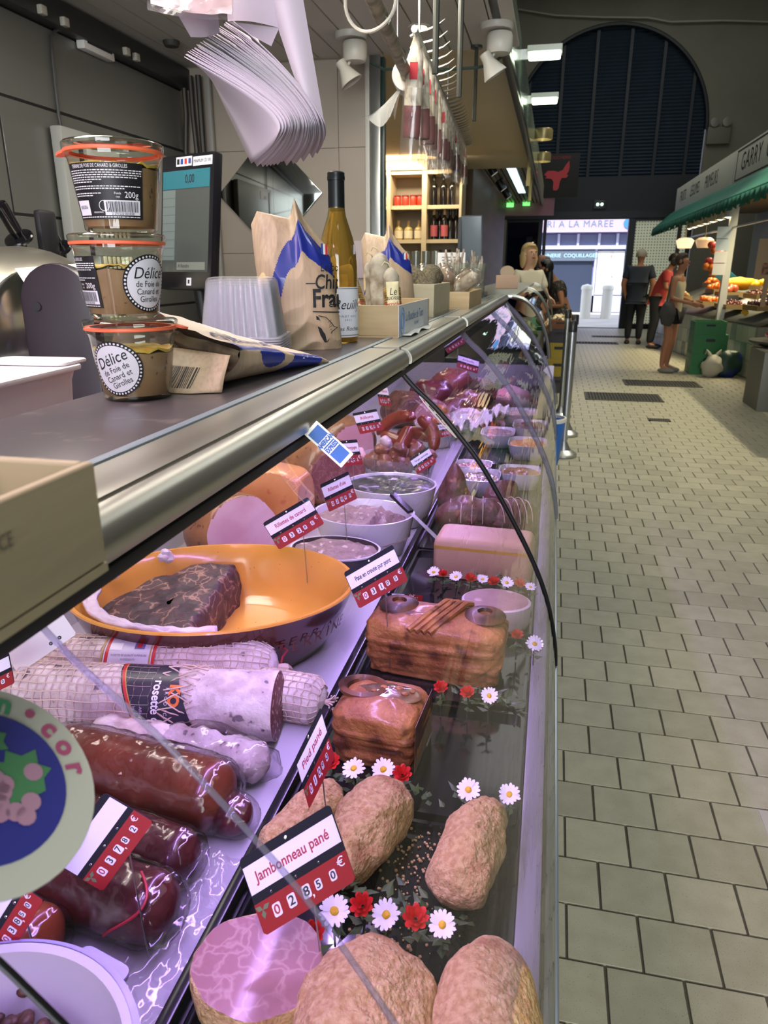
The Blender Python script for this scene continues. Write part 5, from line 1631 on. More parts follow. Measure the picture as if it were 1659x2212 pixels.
for i in range(nv):
 for k in range(nu):
  l = (k + 1) % nu
  fs.append((i * nu + k, i * nu + l, (i + 1) * nu + l, (i + 1) * nu + k))
fs.append(tuple(range(nu))[::-1])
MB().add(vs, fs).build('marbled_meat', M_GAME, t, angle=60)
mb = MB()
def fatrim(u, v):
 a = PI * .98 + PI * .56 * u
 r = .9 + .10 * v
 return Vector((.208 * r * math.cos(a), .158 * r * math.sin(a), .088 - .0 * v + .006 * noise.noise(Vector((u * 16, v * 3, 1)))))
mb.grid(fatrim, 50, 5).build('fat_rim', mat('white_lard', 'd9c9d4', .4, 0, 'cabacb', 30, (.4, .6), bump=.3, bscale=60), t, solid=.006)
for (u, s) in ((.62, 1), (.66, .7), (.02, 1), (.06, .8)):
 MB().blob((.2 * math.cos(2.1 + u), .15 * math.sin(2.1 + u), .095), (.012 * s, .006 * s, .012 * s), 14, 10, .006, 60, u * 50).build('lard_scrap', mat('white_lard'), t)
# ---- salamis
def axis_thing(name, label, a, b, cat='sausage', group=None):
 a, b = Vector(a), Vector(b)
 t = thing(name, label, cat, (a + b) / 2, (b - a).to_track_quat('Z', 'Y').to_euler(), group)
 return t, (b - a).length
def body_lathe(t, L, r, m, name, capA=.5, capB=.5, amp=.002, seed=0, n=56, rows=60, build=True):
 vs, fs = [], []
 for i in range(rows + 1):
  s = i / rows
  e = 1.0
  if capA and s < .12: e = math.sqrt(max(.0004, 1 - ((.12 - s) / .12) ** 2)) * (1 - capA) + capA if capA < .5 else math.sqrt(max(.0004, 1 - ((.12 - s) / .12) ** 2))
  if capB and s > .88: e = math.sqrt(max(.0004, 1 - ((s - .88) / .12) ** 2))
  for k in range(n):
   a = 2 * PI * k / n
   p = Vector((r * e * math.cos(a), r * e * math.sin(a), L * (s - .5)))
   p += Vector((math.cos(a), math.sin(a), 0)) * amp * noise.fractal(p * 45 + Vector((seed, 0, 0)), .9, 2, 4)
   vs.append(p)
 for i in range(rows):
  for k in range(n):
   l = (k + 1) % n
   fs.append((i * n + k, i * n + l, (i + 1) * n + l, (i + 1) * n + k))
 fs.append(tuple(range(n))[::-1]); fs.append(tuple(rows * n + k for k in range(n)))
 return MB().add(vs, fs).build(name, m, t, angle=70)
def netting(t, L, r, z0, z1, rings, longs, th=.0009, tipz=None, name='netting'):
 mb = MB()
 rad = lambda z: r * (math.sqrt(max(.02, 1 - (max(0, abs(z) - .38 * L) / (.12 * L)) ** 2)) if tipz else 1.0) + .0008
 for i in range(rings):
  z = z0 + (z1 - z0) * i / (rings - 1)
  mb.tube([(rad(z) * math.cos(2 * PI * k / 36), rad(z) * math.sin(2 * PI * k / 36), z + .0016 * math.sin(k * 2.1 + i)) for k in range(36)], th, 4, closed=True)
 for k in range(longs):
  a = 2 * PI * k / longs
  zz = [z0 + (z1 - z0) * j / 24 for j in range(25)]
  mb.tube([(rad(z) * math.cos(a + .02 * math.sin(z * 90)), rad(z) * math.sin(a + .02 * math.sin(z * 90)), z) for z in zz], th, 4, cap=False)
 o = mb.build(name, M_NET, t); o['kind'] = 'stuff'
 return o
# whole netted rosette
w1, L = axis_thing('netted_salami', 'whole netted rosette salami with a pale printed band below the orange dish', (-.72, .822, ZB + .047), (-.355, .885, ZB + .047))
body_lathe(w1, L, .04, M_SALA, 'casing', .6, .6, .0025, 1)
netting(w1, L, .041, -L * .47, L * .47, 34, 26, tipz=True)
MB().tube([(0, 0, L * .49), (.004, -.004, L * .52), (.012, -.01, L * .53), (.02, -.016, L * .51)], [.006, .009, .006, .003], 8).build('net_knot', M_NET, w1)
MB().tube([(.012, .0, L * .5), (.024, .004, L * .5), (.034, .01, L * .5 + .006), (.042, .012, L * .5 - .004)], .0018, 6).build('red_string', mat('string_red', '9c2a34', .7), w1)
def band(t, r, z0, z1, m, name, a0=0, a1=2 * PI, wob=None):
 return MB().grid(lambda u, v: Vector((r * math.cos(a0 + (a1 - a0) * u), r * math.sin(a0 + (a1 - a0) * u), z0 + (z1 - z0) * v + (wob(a0 + (a1 - a0) * u) if wob else 0))), 48, 4).build(name, m, t)
bd = band(w1, .0432, -L * .17, L * .03, mat('band_grey_white', 'c9c2cf', .35), 'printed_band')
for z in (-L * .165, L * .02):
 band(w1, .0436, z, z + .005, mat('band_red', 'b8232c', .4), 'red_stripe')
for z in (-L * .18, L * .012 - .001):
 band(w1, .0434, z - .0, z + .0025, mat('band_gold', 'a88a48', .4), 'gold_stripe')
# find the side facing up and to the viewer
def facing(t):
 M = t.rotation_euler.to_matrix().inverted()
 d = M @ (Vector((0, 0, EYE)) - t.location)
 return math.atan2(d.y, d.x)
fa = facing(w1)
UPA = (w1.rotation_euler.to_matrix().inverted() @ Vector((0, 0, 1)))
su = 1 if math.sin(math.atan2(UPA.y, UPA.x) - fa) > 0 else -1
def side(r, ac, zc):
 return lambda p: Vector((r * math.cos(ac + su * p.y / r), r * math.sin(ac + su * p.y / r), zc + p.x))
f = side(.0438, fa, -L * .07)
for k, s in enumerate(('ROSETTE DE QUALITÉ SUPÉRIEURE', 'INGRÉDIENTS :', 'Viande de porc, sel, lactose, sucre,', 'épices et plantes aromatiques,', 'boyau naturel de porc. Fabriqué', 'en France. À conserver entre 2°C et 8°C')):
 words(s, .0042, mat('print_grey', '5a5364', .6), w1, fn=lambda p, k=k: f(p + Vector((0, .012 - .0062 * k, 0))), wide=.8)
MB().grid(lambda u, v: f(Vector((.006 + .015 * u, .022 + .012 * v, 0))), 6, 4).build('crest_patch', mat('crest_blue', '5a5a98', .4), w1)
MB().grid(lambda u, v: f(Vector((.009 + .008 * u, .024 + .008 * v, 0))) * 1.004, 4, 3).build('crest_red', M_RPRINT, w1)
MB().grid(lambda u, v: f(Vector((-.03 + .018 * u, .02 + .012 * v, 0))), 6, 4).build('white_patch', M_WHITE, w1)
# cut rosette in front
w2, L = axis_thing('cut_salami', 'cut rosette salami with dark label, its marbled cut face toward the tickets', (-.70, .735, ZB + .048), (-.322, .79, ZB + .048))
cut = Vector((0, 0, L / 2))
vs_amp = .0022
body_lathe(w2, L, .0455, M_SALA, 'casing', .6, 0, vs_amp, 4)
# angled cut face
MB().lathe([(0, .001), (.043, .0008), (.0452, 0.0)], 48, c=(0, 0, L / 2), cap=False).build('cut_face', M_SALC, w2)
netting(w2, L, .0465, -L * .47, L * .08, 20, 26)
fa2 = facing(w2)
wob = lambda a: -.018 * math.cos((a - fa2) * 1.0) * 1.6
band(w2, .048, -L * .005, L * .2, mat('label_navy', '221d33', .35), 'dark_label', fa2 - 1.9, fa2 + 1.9, lambda a: .03 * math.cos((a - fa2) * 1.3) * 0 - .02 * su * math.sin(a - fa2) )
band(w2, .0483, -L * .005, .002, mat('band_red'), 'label_edge', fa2 - 1.9, fa2 + 1.9, lambda a: -.02 * su * math.sin(a - fa2) + .002)
band(w2, .0484, .004, .0055, mat('band_gold'), 'label_gold', fa2 - 1.9, fa2 + 1.9, lambda a: -.02 * su * math.sin(a - fa2))
def side2(zc, dy=0):        # text running round the salami (reads downwards)
 return lambda p: side(.0487, fa2 - su * .1, zc)(Vector((p.y, -p.x + dy, 0)))
words('rosette de', .017, M_WPRINT, w2, fn=lambda p: side2(L * .105)(p), bold=.0004, wide=.9)
words('Affinée dans', .0058, mat('print_lilac', 'a79ac0', .6), w2, fn=lambda p: side2(L * .055, -.018)(p))
words('les Monts du', .0058, mat('print_lilac', 'a79ac0', .6), w2, fn=lambda p: side2(L * .032, -.018)(p))
words('KO', .02, mat('print_orange', 'd8702a', .5), w2, fn=lambda p: side2(L * .165, .012)(p), bold=.001)
words('PRODUCTEUR', .0062, M_WPRINT, w2, fn=lambda p: side2(L * .14, -.008)(p), space=1.7)
for k in range(3):
 c0 = side(.0486, fa2 - su * .55, L * .035 + .006 * (k - 1))
 MB().tube([c0(Vector((.004 * math.cos(b) * (1 - b / 9), .005 * math.sin(b) * (1 - b / 9), 0))) for b in [j * .5 for j in range(14)]], .0006, 5).build('gold_scroll', mat('gold_print', 'c9a63c', .4), w2)
# bunched net rolled back off the cut end
mb = MB(); rr = random.Random(9)
for k in range(26):
 a = 2 * PI * k / 26
 for sgn in (1, -1):
  pts = [((.0475 + .002 * math.sin(j * 1.7 + k)) * math.cos(a + sgn * .11 * j + .06 * math.sin(k * 3 + j)), (.0475 + .002 * math.cos(j * 1.3 + k)) * math.sin(a + sgn * .11 * j + .06 * math.sin(k * 3 + j)), L * (.11 + .032 * j) + .006 * math.sin(a * 2)) for j in range(5)]
  mb.tube(pts, .0011, 4)
o = mb.build('rolled_net', M_NET, w2); o['kind'] = 'stuff'
# third salami end and the one in a bag behind
w3, L3 = axis_thing('netted_salami', 'netted salami end with tufted knot poking out right of the cut one', (-.45, .845, ZB + .034), (-.272, .842, ZB + .028))
w3.location.z -= .0
body_lathe(w3, L3, .033, M_SALA, 'casing', 0, .6, .003, 8)
netting(w3, L3, .0338, -L3 * .4, L3 * .47, 16, 20, tipz=True)
mb = MB()
for k in range(14):
 a = k * 2.4
 mb.tube([(0, 0, L3 * .48), (.006 * math.cos(a), .006 * math.sin(a), L3 * .52 + .004), (.011 * math.cos(a), .011 * math.sin(a), L3 * .52 + .008 + .004 * math.sin(k))], .0012, 4)
mb.build('knot_tuft', M_NET, w3)
w4, L4 = axis_thing('bagged_salami', 'floury salami in a clear bag between the cut salami and the smoked one', (-.55, .71, ZB + .03), (-.3, .70, ZB + .026))
body_lathe(w4, L4, .026, M_SALA, 'casing', .6, .6, .005, 12)
MB().blob((0, 0, L4 * .2), (.034, .034, L4 * .38), 40, 24, .008, 30, 3).build('clear_bag', M_WRAP, w4)
# smoked sausages, shrink-wrapped
def smoked(label, a, b, r, m, seed, wrapscale=1.08, name='smoked_sausage'):
 t, L = axis_thing(name, label, a, b)
 body_lathe(t, L, r, m, 'casing', .6, .6, .0012, seed)
 vs, fs = [], []
 mb = MB()
 def wr(u, v):
  s = v
  e = math.sqrt(max(.0, 1 - (2 * abs(s - .5)) ** 8))
  rr_ = r * wrapscale * e + .001
  p = Vector((rr_ * math.cos(6.2832 * u), rr_ * math.sin(6.2832 * u), (L + .02) * (s - .5)))
  return p + Vector((p.x, p.y, 0)) * .9 * (abs(noise.noise(Vector((u * 14, s * 9, seed)))) * .12)
 mb.grid(wr, 60, 40).build('shrink_wrap', M_WRAP, t, angle=25)
 return t
smoked('fat brown smoked sausage in shrink wrap below the cut salami', (-.56, .64, ZB + .044), (-.312, .615, ZB + .04), .0405, M_SMOK, 2)
smoked('dark sausage end under the brown smoked sausage', (-.5, .66, ZB + .026), (-.288, .606, ZB + .0245), .024, M_VAC, 3)
smoked('dark vacuum-packed sausage beside the red price strip', (-.5, .565, ZB + .031), (-.318, .535, ZB + .029), .028, M_VAC, 4)
v5 = smoked('dark red vacuum-packed sausage with a red string loop', (-.53, .49, ZB + .037), (-.305, .468, ZB + .034), .033, M_VAC, 5)
pts = [Vector((.0, .0, .03)) + Vector((.037 * math.cos(b * .55 + facing(v5) - .7), .037 * math.sin(b * .55 + facing(v5) - .7), .05 + .02 * math.sin(b * 1.3))) for b in [j * .25 for j in range(14)]]
MB().tube(pts, .0014, 6).build('red_string', mat('string_bright', 'b3263a', .5), v5)
smoked('orange-brown packed sausage behind the white bucket', (-.56, .435, ZB + .033), (-.395, .415, ZB + .031), .03, mat('orange_sausage', 'a8542e', .3, 0, '8e4224', 14, (.35, .65), coat=.6), 6)
t = thing('vacuum_pouch', 'clear flattened plastic pouch edge by the divider', 'pouch', (-.3, .45, ZB))
MB().grid(lambda u, v: Vector((-.04 + .07 * u, -.09 + .2 * v, .012 + .022 * (1 - u) + .006 * noise.noise(Vector((u * 5, v * 9, 3))))), 20, 30).build('pouch', M_WRAP, t, angle=25)
# ---- white bucket with brown pellets
bk = thing('white_bucket', 'white plastic bucket with a bluish rim holding dark brown pellets', 'bucket', (-.333, .244, ZB))
MB().lathe([(0, .0), (.054, .0), (.108, .1), (.115, .106), (.1155, .113), (.111, .116), (.105, .114), (.103, .1), (.052, .006), (0, .005)], 64, cap=False).build('bucket_body', mat('bucket_white', 'b6b4b2', .35), bk, angle=50)
MB().lathe([(.1115, .1165), (.1165, .1135), (.117, .105), (.1145, .1)], 64, cap=False).build('rim', mat('rim_lilac', 'a9a7de', .3), bk)
MB().prism(rrect(.05, .02, .008), .005, T(.03, .115, .094) @ Matrix.Rotation(-.25, 4, 'Z')).build('lid_tab', mat('rim_lilac'), bk, bevel=.001)
mb = MB(); rr = random.Random(8)
for _ in range(650):
 r_, a = .078 * math.sqrt(rr.random()), rr.uniform(0, 6.28)
 s = rr.uniform(.0035, .006)
 z = .075 + .015 * (1 - (r_ / .09) ** 2) + rr.uniform(0, .006)
 mb.blob((r_ * math.cos(a), r_ * math.sin(a), z), (s, s, s * .85), 7, 5)
o = mb.build('pellets', mat('pellet_brown', '361c14', .55, 0, '50301f', 90, (.4, .6)), bk); o['kind'] = 'stuff'
for x, y, z in ((-.02, .09, .088), (-.045, .08, .084)):
 MB().blob((x, y, z), (.005, .003, .0035), 10, 8).build('stray_pellet', mat('pellet_brown'), bk)
# ---- hams at the back
t = thing('cooked_ham', 'small ham with dark spotted rind and pale cut face behind the orange dish', 'ham', (-.655, 1.40, ZB + .055), (0, 0, .1))
cut_blob(t, 'rind', (.11, .09, .085), [((.75, -.62, .12), .035)], M_SKIN, M_HAMW, .004, 14, 3, -.0545, 56, 40)
t = thing('cooked_ham', 'golden block of cooked ham standing behind the spotted one', 'ham', (-.63, 1.585, ZB + .07), (0, 0, -.15))
cut_blob(t, 'fat_coat', (.1, .085, .09), [((.2, -.95, .1), .06), ((1, .1, .0), .085)], M_CUBE, M_CUBE, .004, 12, 6, -.0695, 56, 40, pw=.7)
t = thing('cooked_ham', 'large ham with brown rind and pink cut side under the card sticker', 'ham', (-.6, 1.86, ZB + .07), (0, 0, -.3))
cut_blob(t, 'rind', (.13, .12, .1), [((.93, -.35, .1), .085)], M_SKIN, M_PINK, .004, 12, 9, -.0695, 56, 40)
t, L = axis_thing('small_salami', 'short mould-flecked salami standing between the hams', (-.62, 1.735, ZB), (-.615, 1.72, ZB + .075))
body_lathe(t, L, .026, mat('flecked_mould', 'bdb4b4', .85, 0, '4a4450', 70, (.52, .6), bump=.4, bscale=120), 'casing', .6, .6, .002, 3)
t = thing('boned_ham', 'herbed boned ham under the rail far along the case', 'ham', (-.66, 2.25, ZB + .06), (0, 0, .2))
cut_blob(t, 'rind', (.13, .13, .09), [((.6, -.7, .1), .085)], M_SKIN, M_HAMW, .006, 14, 12, -.0595, 48, 32)
t = thing('boned_ham', 'pale crumpled ham joint in front of the herbed one', 'ham', (-.6, 2.08, ZB + .04), (0, 0, .2))
MB().blob((0, 0, 0), (.08, .06, .05), 48, 32, .014, 22, 3, flat=-.0395).build('meat', M_HAMW, t, angle=120)
# ---- bowls of rillettes
whitebowl('small white-rimmed bowl of coarse rillettes, nearest of three', -.395, 1.315, .093, .068, .07, M_RILL, .9, M_WCER, mat('bowl_dark', '3a3038', .3), seed=1, disp=.006)
b2 = whitebowl('white bowl with a blue line holding half-dug rillettes, middle of three', -.377, 1.485, .113, .094, .093, None)
def dug(u, v):
 a = 2 * PI * u
 x, y = .104 * v * math.cos(a), .086 * v * math.sin(a)
 lvl = .078 + .006 * noise.fractal(Vector((x * 60, y * 40, 1)), .6, 2, 5)
 if x > .02 + .012 * noise.noise(Vector((y * 30, 4, 0))): lvl -= .034 * min(1, (x - .01) / .02) * (1 if y < .045 else .2)
 return Vector((x, y, lvl))
MB().grid(dug, 64, 30).build('contents', M_RILL, b2, angle=120)
MB().lathe([(.1085, .0895), (.1105, .0905)], 48, sy=.094 / .113, cap=False).build('blue_line', mat('line_blue', '5a62c0', .3), b2)
b3_ = whitebowl('white bowl filled with dark green jelly and crumbs, farthest of three', -.362, 1.695, .115, .1, .1, mat('dark_jelly', '2a3030', .35, 0, '3c4440', 20, (.4, .6), coat=.2, col3='a89eb4', c3scale=30, c3=(.58, .66), bump=.5, bscale=90), .94, seed=3, disp=.003)
# serving knife across the bowl edge
t = thing('knife', 'thin steel knife resting across the front edge of the middle bowl', 'knife', (-.25, 1.47, ZB + .085), (0, math.radians(22), math.radians(-38)))
MB().b2((-.03, -.007, 0), (.09, .004, .0014)).build('blade', M_STEEL, t, bevel=.0005, seg=1)
MB().b2((-.1, -.008, -.003), (-.03, .008, .006)).build('knife_handle', M_BLACK, t, bevel=.003)
# ---- tub of rillons with red sausages behind
rt = thing('clear_tub', 'shallow clear oval tub heaped with browned pork pieces', 'tub', (-.42, 2.08, ZB))
MB().lathe([(0, .002), (.09, .0), (.098, .004), (.115, .07), (.12, .074), (.117, .074), (.096, .01), (0, .006)], 40, sy=.75, cap=False).build('tub_body', M_TUB, rt)
rr = random.Random(6)
M_RILLON = mat('rillon', '6a3a2c', .45, 0, '8e5a44', 25, (.4, .6), coat=.35, bump=.5, bscale=60, col3='c0967c', c3scale=40, c3=(.64, .68))
for k, (x, y, z) in enumerate(((-.07, -.02, .05), (-.03, -.05, .05), (.02, -.05, .055), (.07, -.03, .055), (.0, 0, .085), (.05, .02, .08), (-.05, .03, .07), (.085, .02, .07), (.02, .04, .06), (-.085, .02, .05))):
 t = thing('pork_piece', ('browned pork piece ' + ('at the near left', 'at the near middle', 'at the near right of middle', 'at the near right end', 'on the crown', 'right of the crown', 'left of the crown', 'at the far right', 'half buried in the middle', 'at the far left')[k] + ' of the clear tub'), 'meat', (-.42 + x, 2.08 + y * .8, ZB + z), (rr.uniform(-.5, .5), rr.uniform(-.5, .5), rr.uniform(0, 3)), 'browned pork pieces in the clear tub')
 MB().blob((0, 0, 0), (.03, .024, .022), 24, 16, .008, 40, k + 2, fn=lambda q, p: Vector([math.copysign(abs(c) ** .6, c) * r for c, r in zip(p, (.03, .024, .022))])).build('chunk', M_RILLON, t, angle=60)
def red_sausage(i, pts, r, m, label, group):
 t = thing('red_sausage', label, 'sausage', pts[0], group=group)
 P_ = [Vector(p) - Vector(pts[0]) for p in pts]
 n = 14; path = []
 for k in range(n + 1):
  s = k / n
  path.append(P_[0] * (1 - s) ** 2 + P_[1] * 2 * s * (1 - s) + P_[2] * s * s)
 MB().tube(path, [r * math.sqrt(max(.02, 1 - (2 * abs(k / n - .5)) ** 5)) for k in range(n + 1)], 16).build('casing', m, t)
M_RSA = mat('red_sausage', '8c3a26', .35, 0, '7a2e1e', 20, (.4, .6), coat=.4)
GRS = 'red smoked sausages piled behind the pork pieces'
for i, (a, b, c, lb_) in enumerate((((-.395, 2.25, .995), (-.33, 2.27, .985), (-.335, 2.2, .905), 'red sausage bending down at the right of the pile'),
         ((-.40, 2.25, 1.0), (-.48, 2.29, 1.01), (-.53, 2.27, .935), 'red sausage bending down at the left of the pile'),
         ((-.405, 2.21, .98), (-.43, 2.2, .94), (-.435, 2.17, .905), 'red sausage upright in the middle of the pile'),
         ((-.51, 2.235, .945), (-.45, 2.22, .925), (-.36, 2.2, .915), 'red sausage lying across the bottom of the pile'),
         ((-.47, 2.29, .93), (-.4, 2.3, .955), (-.35, 2.26, .93), 'red sausage behind the pile, mostly hidden'))):
 red_sausage(i, (a, b, c), .0215, M_RSA, lb_, GRS)
tag(MB().blob((-.475, 2.155, .94), (.022, .016, .018), 16, 12, .008, 40, 2).build('fat_piece', mat('white_fat')), 'pale wedge of fat on the red sausages', 'meat')
MO = mat('orange_small', 'c4762e', .4, 0, 'b4642a', 30, (.4, .6), coat=.3)
for i, (x, y, z, lb_) in enumerate(((-.375, 2.56, .96, 'small orange sausage on top of the little heap'), (-.41, 2.53, .94, 'small orange sausage lying lowest in the little heap'), (-.345, 2.5, .94, 'small orange sausage at the right of the little heap'))):
 red_sausage(i, ((x - .03, y, z), (x, y + .01, z + (.035 if i == 0 else -.01)), (x + .035, y, z)), .0125, MO, lb_, 'small orange sausages')
whitebowl('clear pink tub under the small orange sausages', -.38, 2.53, .07, .06, .085, mat('pink_mass', 'b06a50', .5, 0, '9c5844', 30, (.4, .6)), .95, outer=None, seed=9, name='tub')
t, L = axis_thing('mortadella', 'round pink-grey slice end of a large sausage standing behind the heap', (-.43, 2.72, ZB + .07), (-.41, 2.66, ZB + .075))
body_lathe(t, L, .07, mat('mortadella_rind', '7c4a4c', .5), 'rind', 0, 0, .001, 2)
MB().lathe([(0, .001), (.069, .0005)], 40, c=(0, 0, L / 2), cap=False).build('cut_face', mat('mortadella', 'b58488', .5, 0, 'a57278', 30, (.4, .6), col3='d9bcbc', c3scale=70, c3=(.58, .64)), t)
MF = [mat('far_meat_a', '7a3038', .4, 0, '5c2028', 16, (.35, .65), coat=.4), mat('far_meat_b', 'a85a52', .4, 0, '8c4440', 16, (.35, .65), coat=.4), M_SALA, M_ROAST, M_HAMW]
for i, (x, y, w, d, h, k, lb_) in enumerate(((-.3, 2.8, .07, .09, .05, 2, 'floury sausage heap beside the far divider'), (-.36, 2.95, .09, .08, .06, 0, 'dark red joint in the middle of the far pane'), (-.55, 2.85, .1, .1, .08, 3, 'brown joint under the rail in the far pane'), (-.33, 3.12, .07, .07, .06, 1, 'pink joint near the far divider'), (-.5, 3.2, .1, .1, .08, 0, 'dark joint behind the far pink one'), (-.3, 3.38, .08, .09, .07, 3, 'brown joint farthest by the divider'), (-.45, 3.55, .12, .1, .08, 1, 'pink joint deepest in the case'), (-.15, 3.4, .07, .09, .05, 4, 'pale joint beyond the last tray'))):
 t = thing('meat_joint', lb_, 'meat', (x, y, ZB + h * .8), (0, 0, i * .7))
 MB().blob((0, 0, 0), (w, d, h), 36, 24, .012, 18, i + 40, flat=-h * .8).build('meat', MF[k], t, angle=120)
for i, (x, y, rz, lb_) in enumerate(((-.33, 2.66, .3, 'crumpled white paper sheet left of the far price tickets'), (-.25, 2.72, 1.2, 'crumpled white paper sheet by the far divider'), (-.2, 2.92, .1, 'crumpled white paper under the far front dishes'))):
 t = thing('paper_wrap', lb_, 'paper', (x, y, ZB + .03), (0, 0, rz))
 MB().grid(lambda u, v: Vector((-.06 + .12 * u, -.05 + .1 * v, .02 + .035 * noise.fractal(Vector((u * 4 + i * 5, v * 4, 2)), .8, 2, 3) + .02 * u)), 18, 16).build('sheet', M_WHITE, t, solid=.0006)
# ---- price tickets
M_TBLK = mat('ticket_black', '10111b', .6, spec=.2); M_TRED = mat('ticket_red', '8c141a', .5, spec=.25); M_TWHT = mat('ticket_white', 'dcd8e2', .5)
M_TTXT = mat('ticket_text_red', 'a01f34', .5); M_LEAF = mat('ticket_leaf', '5c6a48', .5)
def campt(x, y, d):
 return Vector((0, 0, EYE)) + (_F + _R * ((x - 829.5) / FPX) + _U * ((1106 - y) / FPX)) * d
def ticket(label, title, price, TL, TR, BL, d, pin=True, black=False, tsize=.2, tcol=None):
 a, b, c = campt(*TL, d), campt(*TR, d), campt(*BL, d)
 ex, ey = b - a, a - c
 W, H = ex.length, ey.length
 o = (b + c) / 2
 x = ex.normalized(); z = ex.cross(ey).normalized(); y = ey.normalized()
 M = Matrix(((x.x, y.x, z.x, 0), (x.y, y.y, z.y, 0), (x.z, y.z, z.z, 0), (0, 0, 0, 1)))
 t = thing('price_ticket', label, 'ticket', o)
 P = lambda x0, x1, y0, y1, zz, m, nm, th=.0004, r=.0: MB().prism([(x0 * W, y0 * H), (x1 * W, y0 * H), (x1 * W, y1 * H), (x0 * W, y1 * H)], th, M @ T(0, 0, zz)).build(nm, m, t, smooth=False)
 MB().prism(rrect(W, H, W * .045, 4), .0012, M @ T(0, 0, -.0012)).build('ticket_plate', M_TBLK, t, smooth=False)
 P(-.49, .49, .02, .375, .0001, M_TWHT, 'title_field')
 MB().prism([(-.5 * W, -.1 * H), (.5 * W, -.1 * H), (.5 * W, -.46 * H), (.47 * W, -.5 * H), (-.47 * W, -.5 * H), (-.5 * W, -.46 * H)], .0004, M @ T(0, 0, .0001)).build('price_field', M_TRED, t, smooth=False)
 if title.strip(): words(title, H * tsize, tcol or (M_INK if black else M_TTXT), t, M @ T(0, H * .195, .0006), wide=min(1.15, .84 * W / (max(6, len(title)) * .5 * H * tsize)), bold=H * .004, space=1.0)
 n = len(price); k = 0
 for ch in price:
  px_ = -.3 + .16 * k if k < 3 else -.3 + .16 * k - .03
  if ch == ',':
   words(',', H * .2, M_WPRINT, t, M @ T((px_ - .075) * W, -H * .33, .0008)); continue
  big = 1 if k < 3 else .8
  cx = px_ * W
  MB().prism(rrect(W * .085 * big, H * .17 * big, W * .02), .0003, M @ T(cx, -H * .29, .0005)).build('digit_tile', M_TWHT, t, smooth=False)
  words(ch, H * .17 * big, M_TTXT if k == 0 else M_INK, t, M @ T(cx, -H * .29, .001), bold=H * .003)
  k += 1
 words('€', H * .17, M_WPRINT, t, M @ T(W * .42, -H * .2, .0008))
 for k in range(3):
  a_ = k * 2.1 + .4
  MB().prism([(0, 0), (.04 * W, .025 * W), (.085 * W, 0), (.04 * W, -.025 * W)], .0003, M @ T(-.43 * W, -.2 * H, .0006) @ Matrix.Rotation(a_, 4, 'Z')).build('leaf_print', M_LEAF, t, smooth=False)
 MB().lathe([(0, .002), (.0016, .0015), (.002, 0)], 10, M=M, c=M @ Vector((0, H * .44, 0))).build('rivet', M_CHROME, t)
 for q in (-.3, -.03, .22):
  MB().lathe([(.0006, .0008), (.0011, .0006), (.0013, 0)], 8, M=M, c=M @ Vector((q * W, -H * .055, 0)), cap=False).build('rivet', M_CHROME, t)
 if pin:
  q = M @ Vector((.05 * W, -H * .45, -.002))
  e = Vector((q.x, q.y, 0)) + Vector((.008, -.004, 0)); e.z = ZB + .015 - o.z
  MB().tube([q, Vector((q.x, q.y, q.z - .004)), e], .0008, 6).build('pin', M_STEEL, t)
 return t
ticket('large ticket reading Jambonneau pané over the breaded hocks', 'Jambonneau pané', '028,50', (515, 1858), (712, 1737), (572, 2022), .6, tsize=.19)
ticket('ticket reading Pied pané standing nearly edge-on at the divider', 'Pied pané', '010,90', (637, 1640), (692, 1528), (668, 1748), .74, tsize=.19)
ticket('ticket reading Pate en croute pur porc beside the orange dish', 'Pate en croute pur porc', '031,05', (742, 1237), (848, 1176), (776, 1315), 1.1, black=True, tsize=.17)
ticket('ticket reading Rillettes de canard in front of the small bowl', 'Rillettes de canard', '032,80', (567, 1130), (665, 1073), (603, 1188), 1.3, tsize=.19)
ticket("ticket reading Rillettes d'oie over the middle bowl", "Rillettes d'oie", '039,90', (691, 1047), (752, 1018), (711, 1106), 1.5, tsize=.18)
ticket('ticket reading Rillons in front of the red sausages', 'Rillons', '033,90', (761, 893), (813, 883), (778, 938), 2.0, tsize=.19)
ticket('ticket half hidden by the card sticker, reading bourgogne', 'Jambon bourgogne', '028,40', (725, 953), (771, 949), (738, 1007), 1.75, tsize=.17)
ticket('ticket reading Foie gras canard entier by the pork tub', 'Foie gras canard entier', '098,00', (884, 992), (925, 965), (902, 1025), 1.8, black=True, tsize=.17)
ticket('small far ticket with red title above the red sausages', 'Jambon', '023,90', (811, 829), (836, 832), (820, 875), 2.4, tsize=.19)
ticket('tilted ticket beyond the small orange sausages', 'Saucisse', '021,90', (942, 915), (972, 909), (952, 945), 2.5, black=True, tsize=.19)
ticket('purple-lit ticket near the top of the far pane', 'Boudin', '019,90', (950, 740), (990, 714), (968, 764), 3.1, tsize=.2)
ticket('purple-lit ticket over the dark joint in the far pane', 'Andouille', '024,90', (990, 764), (1036, 778), (986, 793), 3.0, tsize=.2)
ticket('ticket behind the long pastry loaf, turned sideways', 'Jambonneau', '016,90', (833, 1313), (837, 1281), (910, 1318), 1.26, tsize=.19)
ticket('ticket by the round sticker showing 37,82 sideways', ' ', '037,82', (115, 1862), (225, 1712), (222, 1925), .62, tsize=.19)
ticket('ticket at the frame edge showing its red price strip sideways', ' ', '038,50', (-75, 2000), (0, 1880), (20, 2065), .56, tsize=.19)
ticket('ticket cut by the frame edge beside the netted salami, ending in ne', 'Auvergne', '034,00', (-95, 1462), (18, 1408), (-82, 1530), .9, black=True, tsize=.24)
